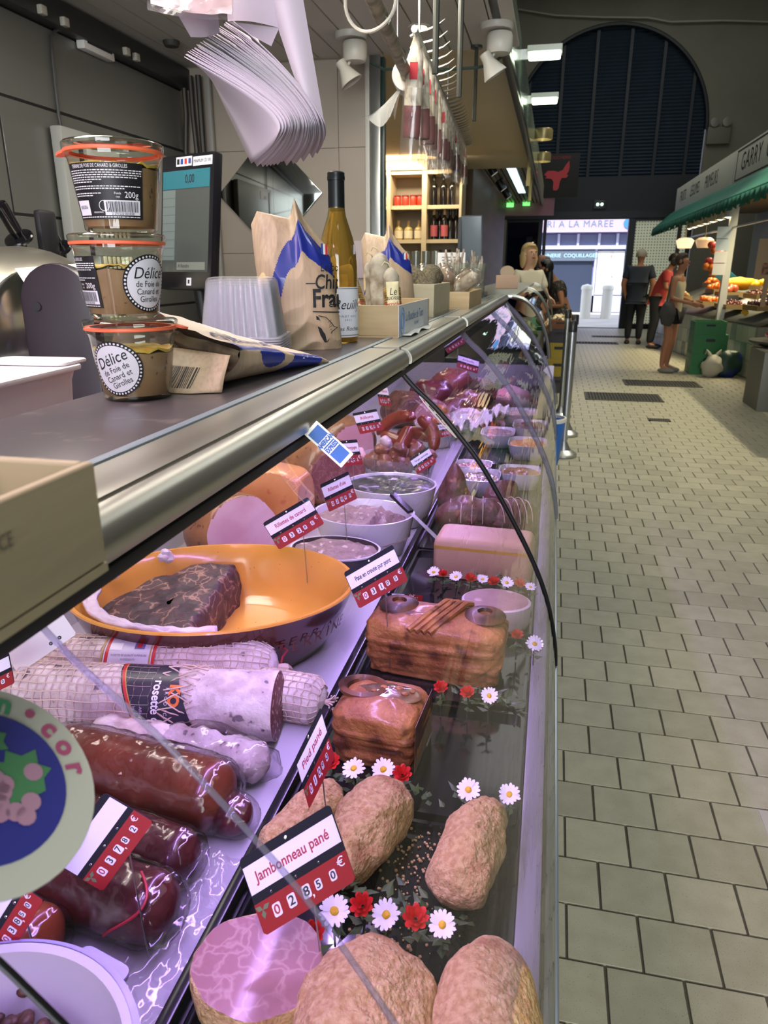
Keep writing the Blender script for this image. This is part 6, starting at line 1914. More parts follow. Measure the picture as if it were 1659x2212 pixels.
# blank back of a ticket above the whole salami
a, b, c = campt(18, 1408, .98), campt(132, 1330, .98), campt(38, 1442, .98)
t = thing('price_ticket', 'white back of a ticket pinned into the whole netted salami', 'ticket', (b + c) / 2)
x = (b - a).normalized(); z = (b - a).cross(a - c).normalized(); y = z.cross(x)
M = Matrix(((x.x, y.x, z.x, 0), (x.y, y.y, z.y, 0), (x.z, y.z, z.z, 0), (0, 0, 0, 1)))
MB().prism(rrect((b - a).length * 1.1, .04, .004), .001, M).build('ticket_plate', M_WHITE, t, smooth=False)
for q in (.0, .014):
 MB().lathe([(.001, .001), (.0024, .001), (.0026, 0)], 12, M=M, c=M @ Vector((q + .012, -.011, .001)), cap=False).build('rivet', M_INK, t)
MB().tube([M @ Vector((.02, -.014, 0)), M @ Vector((.024, -.05, .01))], .001, 6).build('pin', M_STEEL, t)
# ---- plastic daisies and red flowers along the trays
M_PET = mat('daisy_white', 'e9e4ee', .5, sss=.05); M_YEL = mat('daisy_yellow', 'e0b41e', .6, bump=.5, bscale=400); M_REDF = mat('flower_red', 'c21d24', .4, 0, 'd8322e', 60, (.4, .6)); M_GRN = mat('leaf_green', '3c5234', .5, 0, '55683f', 30, (.4, .6)); M_GRND = mat('stem_dark', '26332a', .5)
def leafmb(mb, o, d, n, L, w):
 d = d.normalized(); s = d.cross(n).normalized()
 ps = [o, o + d * L * .35 + s * w - n * .001, o + d * L + n * .002, o + d * L * .35 - s * w - n * .001, o + d * L * .5 + n * .002]
 mb.add(ps, [(0, 1, 4), (1, 2, 4), (2, 3, 4), (3, 0, 4)])
def stems(t, n, rr):
 MB().tube([(0, 0, -.002), n * -.01 + Vector((0, 0, -.012)), Vector((0, 0, -t.location.z + ZB + .001))], .0012, 5).build('stem', M_GRND, t)
 mb = MB()
 for k in range(5):
  a = rr.uniform(0, 6.28)
  leafmb(mb, Vector((0, 0, -.012 - .003 * k)), Vector((math.cos(a), math.sin(a), -.1 + .25 * rr.random())), Vector((0, 0, 1)), rr.uniform(.012, .02), .0045)
 mb.build('leaves', M_GRN, t)
def flower(kind, px, r, where, seed):
 rr = random.Random(seed)
 p = at(px[0], px[1], Z=.89)
 n = Vector((rr.uniform(-.2, .2), -.45 + rr.uniform(-.15, .15), .9)).normalized()
 Q = n.to_track_quat('Z', 'Y').to_matrix().to_4x4()
 if kind == 'd':
  t = thing('daisy', 'white plastic daisy with a yellow heart, ' + where, 'flower', p, group='plastic daisies along the trays')
  mb = MB(); N = 16
  for k in range(N):
   a = 2 * PI * k / N + rr.uniform(-.06, .06); L = r * rr.uniform(.88, 1.06)
   up = rr.uniform(.05, .25) * r
   c, s = math.cos(a), math.sin(a); w = r * .16
   pts = [(.2, -.4, .0), (.2, .4, .0), (.62, .95, .5), (.9, .75, .9), (.94, .3, 1.05), (1.0, 0, 1.0), (.94, -.3, 1.05), (.9, -.75, .9), (.62, -.95, .5)]
   mb.add([(L * q * c - w * v * s, L * q * s + w * v * c, up * h) for q, v, h in pts], [tuple(range(9))])
  mb.v = [tuple(Q @ Vector(v)) for v in mb.v]
  mb.build('petals', M_PET, t, smooth=False)
  MB().blob((0, 0, 0), (r * .28, r * .28, r * .16), 14, 8, .0006, 300, seed, M=Q).build('flower_heart', M_YEL, t)
 else:
  t = thing('red_flower', 'red plastic flower, ' + where, 'flower', p, group='red plastic flowers along the trays')
  mb = MB()
  for ring, (N, rr_, lean) in enumerate(((8, 1.0, .55), (7, .75, .95), (5, .48, 1.25))):
   for k in range(N):
    a = 2 * PI * (k + .5 * ring) / N
    c, s = math.cos(a), math.sin(a); w = r * .34 * (1 - .15 * ring)
    h = r * lean * .75
    pts = [(.12, -.35, -.1), (.12, .35, -.1), (.6 * rr_, .9, .45), (.88 * rr_, .6, .85), (1.0 * rr_, 0, 1.0), (.88 * rr_, -.6, .85), (.6 * rr_, -.9, .45)]
    mb.add([(r * q * c - w * v * s, r * q * s + w * v * c, h * z_ + r * .05) for q, v, z_ in pts], [tuple(range(7))])
  mb.v = [tuple(Q @ Vector(v)) for v in mb.v]
  mb.build('petals', M_REDF, t, smooth=False)
 stems(t, n, rr)
FL = [('r', (678, 2020), .012, 'half hidden under the jambonneau ticket'), ('d', (722, 1968), .0155, 'largest, first behind the front hocks'), ('r', (783, 1957), .012, 'first in the row behind the front hocks'), ('d', (834, 1976), .014, 'second behind the front hocks'), ('r', (898, 1985), .0125, 'second in the row behind the front hocks'), ('d', (955, 1998), .0135, 'last in the row behind the front hocks'),
  ('r', (717, 1647), .0115, 'left in the row before the single loaf'), ('d', (764, 1660), .0145, 'left in the row before the single loaf'), ('d', (828, 1662), .0145, 'second in the row before the single loaf'), ('r', (869, 1674), .012, 'right in the row before the single loaf'), ('d', (1012, 1706), .0145, 'alone before the empty part of the tray'), ('d', (1100, 1716), .0135, 'at the glass end of the middle row'),
  ('r', (953, 1487), .011, 'left of the pair at the long loaf corner'), ('r', (1010, 1498), .011, 'right of the pair at the long loaf corner'), ('d', (1057, 1503), .013, 'at the long loaf corner'),
  ('d', (937, 1236), .0135, 'first before the pale pâté block'), ('r', (957, 1241), .01, 'first before the pale pâté block'), ('d', (985, 1246), .0135, 'second before the pale pâté block'), ('r', (1017, 1251), .012, 'second before the pale pâté block'), ('d', (1042, 1251), .012, 'third before the pale pâté block'), ('r', (1067, 1258), .012, 'third before the pale pâté block'), ('d', (1095, 1259), .013, 'fourth before the pale pâté block'), ('r', (1122, 1263), .011, 'last before the pale pâté block'), ('d', (1146, 1268), .011, 'at the glass end before the pale pâté'),
  ('r', (1117, 1374), .011, 'beside the round terrine'), ('d', (1155, 1391), .0145, 'at the glass beside the round terrine')]
for i, (k, px_, r, w) in enumerate(FL):
 flower(k, px_, r, w, i + 1)
# leafy garland sprigs lying between the flowers
mb = MB(); rr = random.Random(12)
for (x0, x1, y) in ((-.19, -.03, .545), (-.22, -.0, .70), (-.1, -.01, .925), (-.2, 0, 1.34)):
 for _ in range(46):
  o = Vector((rr.uniform(x0, x1), y + rr.gauss(0, .008), ZB + .004 + rr.random() * .02)); a = rr.uniform(0, 6.28)
  leafmb(mb, o, Vector((math.cos(a), math.sin(a), rr.uniform(-.1, .5))), Vector((0, 0, 1)), rr.uniform(.01, .02), .004)
tag(mb.build('garland_leaves', M_GRN, smooth=False), 'green plastic garland leaves lying along the tray edges', 'leaves', kind='stuff')
# ================================================================ hanging things
# bundle of white wrapping paper
M_PAPER = mat('wrapping_paper', 'bdb5c1', .65, sss=0)
pb = thing('paper_bundle', 'drooping stack of white wrapping paper hung above the counter', 'paper', at(520, 60, Y=1.05))
base = pb.location.copy()
NS = 30
rr = random.Random(2)
def lerp2(a, b, t): return (a[0] + (b[0] - a[0]) * t, a[1] + (b[1] - a[1]) * t)
for i in range(NS):
 q = i / (NS - 1)
 j = lambda s=3: rr.uniform(-s, s)
 S = lerp2((397, 121), (495, 44), q); S = (S[0] + j(5) * (1 if q > .2 else .3), S[1] + j(2))
 K1 = lerp2((500, 178), (590, 108), q); K2 = lerp2((630, 238), (680, 205), q); K = lerp2((606, 285), (699, 262), q); jj_ = j(5); K2 = (K2[0] + jj_, K2[1] - jj_); K = (K[0] + j(4), K[1])
 E_ = lerp2((541, 353), (688, 328), q); E_ = (E_[0] + j(3), E_[1] + (j(7) if 0 < i else 0) + (12 * math.sin(q * 3.1)))
 Lm = (S[0] + 52, S[1] + 32)
 y0 = 1.0 + .006 * i + j(.003)
 def srf(u, v):
  fx = bez(S[0], K1[0], K2[0], K[0], u); fy = bez(S[1], K1[1], K2[1], K[1], u)
  lx = Lm[0] + (E_[0] - Lm[0]) * u; ly = Lm[1] + (E_[1] - Lm[1]) * u
  bx = 10 * math.sin(PI * v) * u ** 3;
  x = fx + (lx - fx) * v + bx; y = fy + (ly - fy) * v
  return at(x, y, Y=y0 + .11 * v - .02 * math.sin(PI * v)) - base
 MB().grid(srf, 16, 8).build('sheet', M_PAPER, pb, solid=.0009)
# front hanging sheet on the aisle side and folded upper sheets
def quadsheet(pts, y, bulge=.0):
 a, b, c, d = [at(p[0], p[1], Y=yy) - base for p, yy in zip(pts, y)]
 return lambda u, v: (a * (1 - u) + b * u) * (1 - v) + (d * (1 - u) + c * u) * v + Vector((0, bulge * math.sin(PI * u), 0))
MB().grid(quadsheet([(560, -60), (645, -60), (700, 262), (640, 180)], (1.19, 1.19, 1.19, 1.195), -.02), 10, 14).build('sheet', M_PAPER, pb)
MB().grid(quadsheet([(486, -60), (575, -60), (603, 60), (492, 46)], (1.17, 1.17, 1.19, 1.18), -.015), 10, 10).build('sheet', M_PAPER, pb)
MB().grid(quadsheet([(492, 46), (603, 60), (586, 100), (540, 75)], (1.18, 1.19, 1.2, 1.19), 0), 8, 6).build('sheet', M_PAPER, pb)
MB().grid(quadsheet([(380, 25), (470, 20), (475, 70), (412, 80)], (1.06, 1.06, 1.1, 1.08), .01), 8, 8).build('sheet', M_PAPER, pb)
pk = MB().grid(lambda u, v: at(325 + 175 * u, -70 + (78 + 22 * u + 8 * math.sin(u * 3)) * v, Y=1.02 + .02 * math.sin(v * 5)) - base + Vector((0, .01 * noise.noise(Vector((u * 5, v * 4, 0))), 0)), 24, 10).build('paper_ream', mat('ream_pinkish', 'd5c6c2', .5), pb)
MB().grid(lambda u, v: at(318 + 186 * u, -75 + (96 + 20 * u + 8 * math.sin(u * 3)) * v, Y=1.0 + .01 * math.sin(v * 9 + u * 7)) - base, 24, 14).build('plastic_sleeve', thin_glass('sleeve', 'f2ecee', .1, 1.45, wav=.8, wscale=16, haze=.08), pb)
MB().tube([at(480, -60, Y=1.1) - base, Vector((-.46, 1.12, 2.32)) - base], .002, 6).build('hook_wire', M_STEEL, pb)
# two white spotlights on the booth ceiling
M_SPW = mat('spot_white', 'c9c6bb', .4)
def ceiling_spot(label, px, Ypos, yaw):
 p = at(px[0], px[1], Z=ZC)
 t = thing('ceiling_spot', label, 'lamp', p, (0, 0, yaw))
 MB().lathe([(0, 0), (.065, 0), (.065, -.012), (.06, -.022), (0, -.024)], 28).build('ceiling_plate', M_SPW, t)
 MB().lathe([(0, -.03), (.045, -.03), (.05, -.04), (.05, -.085), (.042, -.1), (0, -.102)], 24, c=(.015, 0, 0)).build('transformer', M_SPW, t)
 MB().tube([(.015, 0, -.024), (.015, 0, -.035)], .012, 10).build('stem', M_SPW, t)
 M = T(-.03, -.01, -.125) @ Matrix.Rotation(math.radians(148), 4, 'Y')
 sd = MB().lathe([(.018, -.03), (.022, -.028), (.022, .0), (.026, .01), (.046, .055), (.048, .06), (.044, .06), (.022, .012), (0, .01)], 24, M=M, cap=False).build('spot_shade', M_SPW, t)
 MB().lathe([(0, .03), (.028, .036)], 20, M=M, cap=False).build('spot_bulb', mat('spot_reflector', 'b8a184', .2, .5), sd)
 MB().tube([(.0, 0, -.09), (-.012, -.005, -.11), (-.026, -.01, -.12)], .006, 8).build('arm', M_SPW, t)
ceiling_spot('white ceiling spotlight left of the hanging paper, near the tiled wall', (758, 72), 2.35, 0.2)
ceiling_spot('white ceiling spotlight beside the aisle edge of the booth ceiling', (1073, 52), 2.7, .3)
# round recessed light
t = thing('downlight', 'small glowing recessed downlight in the booth ceiling', 'lamp', at(906, 58, Z=ZC))
MB().lathe([(.03, .001), (.045, .001), (.045, -.005), (.03, -.003)], 24, cap=False).build('ring', M_SPW, t)
MB().lathe([(0, -.001), (.03, -.001)], 24, cap=False).build('diffuser', mat('downlight_glow', 'fff0c0', emit='ffe9a8', estr=9), t)
# pale tube on hangers with a roll of plastic film at its end
pa, pb_ = at(790, -40, Y=1.5), at(878, 160, Y=2.25)
t = thing('hanging_pipe', 'long pale worn pipe slung under the booth ceiling', 'pipe', pa)
mb = MB().tube([Vector((0, 0, 0)), pb_ - pa], .016, 14)
mb.build('pipe', mat('worn_pipe', 'a39d8c', .55, .2, '7d7768', 25, (.4, .6), bump=.2, bscale=60), t)
for s in (.25, .7):
 q = (pb_ - pa) * s
 MB().tube([q + Vector((0, 0, .5)), q + Vector((0, 0, .02)), q + Vector((.02, 0, -.02)), q + Vector((.03, 0, .01))], .003, 6).build('hanger', M_STEEL, t)
ring = [at(800, 10, Y=1.6) + Vector((.05 * math.cos(a), .01 * math.sin(a * 2), .045 * math.sin(a))) - pa for a in [2 * PI * k / 28 for k in range(29)]]
tag(MB().tube([p + pa for p in ring], .0035, 6).build('cable_loop', mat('cable_white', 'cfcabb', .5)), 'white cable looped round the hanging pipe', 'cable')
t = thing('film_roll', 'cardboard-cored roll of white film hung on the pipe end, a torn sheet trailing', 'roll', pb_)
dirp = (pb_ - pa).normalized()
RM = dirp.to_track_quat('Z', 'Y').to_matrix().to_4x4()
MB().lathe([(.018, 0.008), (.04, 0.006), (.042, .012), (.042, .1), (.04, .104), (.018, .102)], 28, M=RM, cap=False).build('film', mat('film_white', 'c6c4bc', .35), t)
MB().lathe([(.0165, .002), (.0185, .002), (.0185, .106), (.0165, .106)], 20, M=RM, cap=False).build('core', mat('core_card', '9a8464', .7), t)
M_FILM = thin_glass('film_sheet', 'e8e8e4', .25, 1.45, haze=.35, hazecol='dcdcd6', wav=.4)
MB().grid(lambda u, v: at(870 - 90 * v * u ** 1.5 - 18 * v + 16 * u, 170 + 90 * v + 28 * u * v * math.sin(v * 3) - 12 * math.sin(u * 8) * v, Y=2.3 + .04 * math.sin(u * 6 + v * 3)) - pb_, 16, 16).build('torn_sheet', M_FILM, t)
# row of packaged dried sausages on a spiked rail
r0, r1 = at(895, 62, Y=2.15), at(1006, 318, Y=7.0)
t = thing('hook_rail', 'steel rail lined with pointed hooks under the booth ceiling', 'rail', r0)
MB().tube([(0, 0, 0), r1 - r0], .009, 8).build('bar', M_STEEL, t)
for s in (.03, .35, .72):
 q = (r1 - r0) * s
 MB().tube([q, Vector((q.x, q.y, ZC - r0.z))], .004, 6).build('hanger_rod', M_STEEL, t)
hk = MB().tube([(-.02, 0, 0), (0, 0, .008), (.03, -.004, .012), (.055, -.006, .02), (.075, -.008, .034)], [.004, .005, .0045, .003, .0006], 7).build('hook', mat('hook_steel', '8d8a80', .35, .9), t)
for k in range(32):
 q = (r1 - r0) * (.02 + .96 * k / 31)
 if k == 0: hk.location = q
 else: piece(hk, 'hook', t, q)
M_PACK = mat('net_pack', 'cfc8b8', .5, 0, '9a8f7c', 60, (.45, .6), col3='a8323a', c3scale=16, c3=(.68, .7), stretch=(1, 1, .5))
M_DARK = mat('dark_sausage', '5b2528', .35, 0, '74363a', 25, (.4, .6), coat=.4)
n = 20
first = None
GH = 'packaged dried sausages hung on the hook rail'
for k in range(n):
 s = .01 + .97 * (k / (n - 1)) ** 1.15
 q = r0 + (r1 - r0) * s
 if first is None:
  first = thing('hung_sausage', 'nearest cellophane-packed dried sausage hung on the hook rail', 'sausage', q + Vector((.0, 0, -.01)), (math.radians(3), math.radians(3), 0), GH)
  def flat(u, v):
   w = .024 * min(1, 4 * v + .25) * min(1, (1 - v) * 8 + .3)
   return Vector((w * math.cos(6.283 * u), .013 * math.sin(6.283 * u) * min(1, 3 * v + .2), -.26 * v + .003 * noise.noise(Vector((u * 6, v * 9, 0)))))
  panel('net_wrap', lambda u, v: flat(u, v * .62), 20, 14, [M_PACK], lambda u, v: 0, first, closed=True)
  panel('sausage_body', lambda u, v: flat(u, .62 + v * .3) * 1.0, 20, 10, [M_DARK], lambda u, v: 0, first, closed=True)
  panel('cellophane', lambda u, v: Vector((.029 * math.cos(6.283 * u) * (1 + .25 * v * math.sin(12.6 * u)), .017 * math.sin(6.283 * u), -.12 - .175 * v)), 24, 8, [M_CELLO], lambda u, v: 0, first, closed=True)
  MB().tube([(0, 0, 0), (0, 0, .012)], .002, 6).build('loop', M_STEEL, first)
  MB().b2((-.01, -.0155, -.1), (.012, -.0148, -.06)).build('red_ticket', M_RPRINT, first, smooth=False)
 else:
  lb_ = f'{ORD[k]} packed dried sausage from the near end of the hanging row'
  copy_thing(first, lb_, q + Vector((random.uniform(-.004, .004), 0, -.01)), (math.radians(random.uniform(-6, 6)), math.radians(random.uniform(-4, 6)), random.uniform(-.35, .35)))
# thin steel rods from the ceiling
M_ROD = mat('grey_rod', '55564f', .4, .6)
for (a, b, Yp, lb_) in (((943, -20), (940, 160), 2.0, 'nearest of three thin steel rods hanging beside the sausages'), ((992, 0), (991, 210), 2.35, 'middle of three thin steel rods hanging beside the sausages'), ((1027, 97), (1024, 262), 3.55, 'farthest of three thin steel rods hanging beside the sausages')):
 p, q = at(a[0], a[1], Y=Yp), at(b[0], b[1], Y=Yp)
 p = Vector((q.x, q.y, ZC))
 t = thing('hanging_rod', lb_, 'rod', p)
 MB().tube([(0, 0, -.003), (0, 0, q.z - p.z)], .008, 8).build('rod', M_ROD, t)
 MB().lathe([(0, 0), (.025, 0), (.025, -.01), (.008, -.014)], 16).build('rod_plate', M_ROD, t)
pts = [at(a, b, Y=3.4) for a, b in ((800, 135), (830, 150), (870, 148), (920, 152), (970, 150), (1030, 146), (1060, 140), (1100, 110))]
tag(MB().tube(pts, .006, 7).build('cable', mat('cable_green', '2c4038', .5)), 'dark green cable sagging across the booth opening', 'cable')
# green-white lit fascia on the aisle edge of the booth
M_FASC = mat('fascia_gloss', 'b9c7b8', .15, .2, coat=.5)
struct(MB().b2((-.29, -3, 2.4), (-.268, 9.2, 2.66)).build('trim_6', M_FASC, bevel=.004), 'glossy pale green fascia along the booth roof')
struct(MB().b2((-.3, -3, 2.345), (-.262, 9.2, 2.4)).build('trim_7', mat('fascia_black', '15181a', .3), bevel=.003))
# ceiling of the next booth, beige
struct(MB().b2((-3.2, YW + .13, 2.5), (-.3, 8.9, 2.56)).build('ceiling_next_booth', mat('beige_ceiling', 'dccfb2', .5), smooth=False))
M_TUBE = mat('fluorescent', 'f4ffe8', emit='e9ffd9', estr=9)
for i, (px0, px1, py, Yp, lb_) in enumerate(((1140, 1214, 116, 4.7, 'nearest glowing fluorescent fitting sticking out of the fascia'), (1148, 1206, 214, 5.9, 'second glowing fluorescent fitting sticking out of the fascia'))):
 a, b = at(px0, py, Y=Yp), at(px1, py + 4, Y=Yp)
 c = (a + b) / 2; L = (b - a).length
 t = thing('fluorescent_fitting', lb_, 'lamp', (c.x, c.y, c.z))
 MB().box((0, 0, .02), (L, .13, .03)).build('housing', mat('fitting_white', 'c9cfc4', .4), t, bevel=.004)
 MB().box((0, -.02, -.012), (L * .92, .05, .034)).build('tube', M_TUBE, t, bevel=.01)
 MB().b2((a.x - c.x - .04, -.01, -.02), (a.x - c.x + .005, .01, .03)).build('arm', M_STEEL, t)
for i, (px0, px1, py, Yp, lb_) in enumerate(((1152, 1194, 294, 7.6, 'nearer round brass lamp on an arm above the stalls'), (1154, 1190, 343, 8.9, 'farther round brass lamp on an arm above the stalls'))):
 a, b = at(px0, py, Y=Yp), at(px1, py, Y=Yp)
 c = (a + b) / 2; r = (b - a).length / 2
 t = thing('round_lamp', lb_, 'lamp', c)
 MB().lathe([(0, .06), (r * .9, .06), (r, .045), (r, -.03), (r * .95, -.03), (r * .9, .0), (0, .01)], 28, cap=False).build('shade', mat('lamp_brass', '9c8f66', .3, .6), t)
 MB().lathe([(0, -.012), (r * .45, -.008), (r * .45, .0), (0, .01)], 16, cap=False).build('bulb', mat('lamp_warm', 'fff2c8', emit='fff0c0', estr=14), t)
 MB().tube([(-r * .9, 0, .02), (-r * 1.15, 0, 0), (-r * 1.3, 0, -.42)], .018, 8).build('arm', mat('arm_cream', 'c9bd86', .4), t)
# ================================================================ the next booth: wine shelves behind the counter
M_SHELF = mat('shelf_cream', 'd0bd97', .5)
sx = [-1.97, -1.76, -1.715, -1.37, -1.32, -1.005, -.985]
su_ = thing('shelf_unit', 'cream wooden wine shelf with lit compartments beyond the tiled wall', 'shelf', (0, 8.0, 0))
for x0, x1 in ((-2.32, -2.28), (-1.755, -1.715), (-1.385, -1.335), (-1.0, -.975)):
 MB().b2((x0, -.02, .8), (x1, .3, 2.5)).build('upright', M_SHELF, su_, smooth=False)
for z in (1.32, 1.72, 2.05, 2.38):
 for x0, x1 in ((-2.28, -1.755), (-1.715, -1.385), (-1.335, -1.0)):
  MB().b2((x0, 0, z - .018), (x1, .3, z + .018)).build('shelf_board', M_SHELF, su_, smooth=False)
MB().b2((-2.32, .3, .8), (-.975, .32, 2.5)).build('back_panel', mat('shelf_back', '9c8f78', .5), su_, smooth=False)
MB().b2((-2.32, -.03, 2.4), (-1.335, -.02, 2.5)).build('cornice', M_SHELF, su_, smooth=False)
area_lamp('shelf_strip', (-1.6, 7.75, 2.46), (math.radians(28), 0, 0), 1.3, .05, 16, (1.0, .86, .64))
area_lamp('next_booth_fill', (-1.3, 6.0, 2.48), (0, 0, 0), .2, 2.0, 30, (1.0, .88, .68))  # fill lamp added to brighten the next booth
t = thing('led_strip', 'glowing warm strip light along the beige ceiling before the shelves', 'lamp', (-1.6, 7.7, 2.485))
MB().b2((-.6, -.02, -.02), (.45, .02, .014)).build('led_housing', mat('led_glow', 'ffd9a0', emit='ffcf8c', estr=5), t, smooth=False)
# bottles and jars on the shelves
M_BOTD = mat('bottle_dark', '14100f', .15, coat=.4); M_BOTC = mat('bottle_clear', 'c2a866', .1, trans=.3, coat=.4); M_JRED = mat('sauce_red', 'b8341c', .4, coat=.5)
M_LBL = mat('shelf_label', 'dccfb0', .6); M_LBLR = mat('shelf_label_pink', 'b85a5e', .5); M_CORK = mat('cork', 'b8966a', .7)
def bottle(prof, m, lbl, lz, r, cap, cz, name, label, loc, group):
 t = thing(name, label, 'bottle', loc, group=group)
 MB().lathe(prof, 16).build('bottle_body', m, t)
 if lbl: MB().lathe([(r + .001, lz[0]), (r + .001, lz[1])], 16, cap=False).build('label', lbl, t)
 MB().lathe([(0, cz[0]), (cap[1], cz[0]), (cap[1], cz[1]), (0, cz[1])], 12).build('cap', cap[0], t)
 return t
TALL = [(0, 0), (.036, 0), (.037, .01), (.037, .17), (.03, .2), (.014, .225), (.013, .28)]
SQ = [(0, 0), (.045, 0), (.046, .01), (.046, .1), (.035, .12), (.014, .13), (.013, .17)]
SJ = [(0, 0), (.036, 0), (.038, .008), (.038, .08), (.034, .09)]
def row(kind, zs, xs_, y, gname, lbl0):
 first = None
 for i, x in enumerate(xs_):
  loc = (x, 8.0 + y, zs + .0185)
  lbl = lbl0 + ', ' + ORD[i] + ' from the left'
  if first is None:
   if kind == 'tall': first = bottle(TALL, M_BOTD, None, None, .037, (mat('cap_dark', '1c1a18', .4), .0145), (.24, .3), 'wine_bottle', lbl, loc, gname)
   elif kind == 'rose': first = bottle(TALL, M_BOTD, M_LBLR, (.03, .14), .037, (M_CORK, .0145), (.24, .29), 'wine_bottle', lbl, loc, gname)
   elif kind == 'sq': first = bottle(SQ, M_BOTC, M_LBL, (.015, .09), .046, (M_CORK, .015), (.16, .19), 'oil_bottle', lbl, loc, gname)
   else: first = bottle(SJ, M_JRED, None, None, .038, (mat('lid_red', '7a1c14', .4), .037), (.09, .105), 'sauce_jar', lbl, loc, gname)
   first['category'] = 'jar' if kind == 'jar' else 'bottle'
  else: copy_thing(first, lbl, loc)
row('tall', 2.05, (-1.28, -1.18, -1.09), .1, 'dark bottles on the upper right shelf', 'tall dark bottle on the upper right shelf of the cream unit')
row('tall', 1.72, (-1.215, -1.105, -1.045), .12, 'dark bottles on the lower right shelf', 'tall dark bottle on the lower right shelf of the cream unit')
row('rose', 1.72, (-1.27, -1.16), .08, 'pink-labelled bottles on the lower right shelf', 'dark bottle with pink label on the lower right shelf')
row('jar', 2.05, (-1.665, -1.58, -1.495, -1.42), .1, 'red sauce jars on the middle shelf', 'jar of red sauce on the upper middle shelf')
row('sq', 1.72, (-1.65, -1.545, -1.435), .1, 'squat pale bottles on the lower middle shelf', 'squat bottle with cream label on the lower middle shelf')
row('sq', 1.72, (-1.9, -1.81), .1, 'squat pale bottles on the lower left shelf', 'squat bottle with cream label on the lower left shelf')
row('sq', 2.05, (-1.9, -1.81), .1, 'squat pale bottles on the upper left shelf', 'squat bottle with pale label on the upper left shelf')
row('tall', 1.32, (-1.2, -1.1), .1, 'dark bottles on the bottom right shelf', 'dark bottle on the bottom right shelf behind the price card')
# yellow jars in a row beyond the crates, next booth's counter
t = thing('counter_block', 'pale counter of the next booth under the shelves', 'counter', (0, 0, 0))
MB().b2((-3.0, 5.4, 0), (-.75, 6.1, 1.24)).build('counter_body', mat('counter_pale', '8c867a', .5), t, smooth=False)
for i in range(5):
 x = -1.16 + .075 * i
 tt = thing('preserve_jar', ORD[i] + ' tall jar of yellow preserve from the left under the wine shelf', 'jar', (x, 5.6, 1.2405), group='tall jars of yellow preserve')
 MB().lathe([(0, 0), (.03, 0), (.032, .01), (.032, .2), (.028, .21)], 16).build('jar_body', mat('preserve_yellow', 'a8973c', .25, coat=.5), tt)
 MB().lathe([(0, .212), (.031, .212), (.031, .33), (0, .332)], 16).build('jar_top', mat('jar_top_silver', 'b4b8ae', .3, .6), tt)
t = thing('menu_stand', 'dark slanted card reader stand beside the second crisp bag', 'stand', (-.405, 3.75, ZT + .0205))
MB().box((0, 0, .2), (.1, .04, .3), (.2, 0, 0)).build('stand_plate', mat('stand_grey', '6f7a80', .3), t, bevel=.004)
MB().b2((-.06, -.05, 0), (-.045, .05, .34)).build('stand_side', M_BLACK, t, smooth=False)
MB().b2((-.08, -.1, -.02), (.08, .1, 0)).build('stand_base', M_BLACK, t, smooth=False)
# wood-faced stall and slatted ceiling farther on
struct(MB().b2((-3, 8.9, 0), (-.97, 9.0, 2.7)).build('wall_shelf_side', mat('wall_brown', '5e4a34', .6), smooth=False))
struct(MB().b2((-1.1, 9.0, 1.1), (-.97, 14.5, 2.62)).build('wall_wood', mat('wood_facing', '6e5232', .5, 0, '553d24', 8, (.3, .7), stretch=(1, .1, 1)), smooth=False))
sc_ = struct(MB().b2((-1.6, 9.0, 2.64), (-.31, 15.0, 2.7)).build('ceiling_far_booth', mat('slat_gap_dark', '2c2a26', .6), smooth=False))
p0_ = MB().box((0, 0, 0), (.045, 6.0, .03)).build('slat', mat('slat_metal', 'a5a295', .35, .6), sc_, smooth=False)
for i in range(20):
 if i == 0: p0_.location = (-1.55, 12, 2.625)
 else: piece(p0_, 'slat', sc_, (-1.55 + .065 * i, 12, 2.625))
struct(MB().b2((-.33, 8.9, 2.56), (-.30, 15.0, 2.85)).build('trim_8', mat('fascia_grey', '8c8f84', .4), smooth=False))
for k in range(4):
 t = thing('ceiling_panel_light', ORD[k] + ' glowing panel from the near end under the slatted ceiling', 'lamp', (-.6, 9.5 + .95 * k, 2.6), group='glowing ceiling panels')
 MB().b2((-.055, -.42, -.012), (.055, .42, .008)).build('diffuser', mat('panel_glow', 'cfeaf0', emit='c6e8f0', estr=2.2), t, smooth=False)
 MB().b2((-.062, -.44, -.006), (-.055, .44, .009)).b2((.055, -.44, -.006), (.062, .44, .009)).build('panel_frame', M_STEEL, t, smooth=False)
for i, (px, py, Yp) in enumerate(((1062, 365, 9.9), (1082, 400, 10.9), (1094, 418, 12.0))):
 p = at(px, py, Y=Yp)
 t = thing('track_spot', ('nearest', 'middle', 'farthest')[i] + ' black track spotlight under the slatted ceiling', 'lamp', (p.x, p.y, p.z))
 M = Matrix.Rotation(math.radians(145), 4, 'Y')
 MB().lathe([(.02, -.08), (.045, -.07), (.05, .06), (.048, .07)], 16, M=M, cap=False).build('spot_can', M_BLACK, t)
 MB().lathe([(0, .055), (.046, .055)], 16, M=M, cap=False).build('spot_lens', mat('spot_lens', 'ffffff', emit='fff6e4', estr=7 if i == 0 else 1), t)
 MB().tube([(0, 0, 0.03), (.03, 0, 2.64 - p.z)], .014, 6).build('spot_stem', M_BLACK, t)
struct(MB().b2((-1.7, 15.0, 2.4), (-.1, 15.2, 2.85)).build('wall_pink', mat('pink_wall', '9a6d80', .6), smooth=False))
for i, (px, py) in enumerate(((1132, 426), (1137, 440), (1102, 443))):
 p = at(px, py, Y=14.9)
 t = thing('exit_sign', ('upper', 'lower right', 'lower left')[i] + ' green glowing exit sign on the pink wall', 'sign', p)
 MB().box((0, 0, 0), (.13, .03, .07)).build('sign_face', mat('exit_green', '7af07a', emit='6cf06c', estr=2.2), t, bevel=.004)
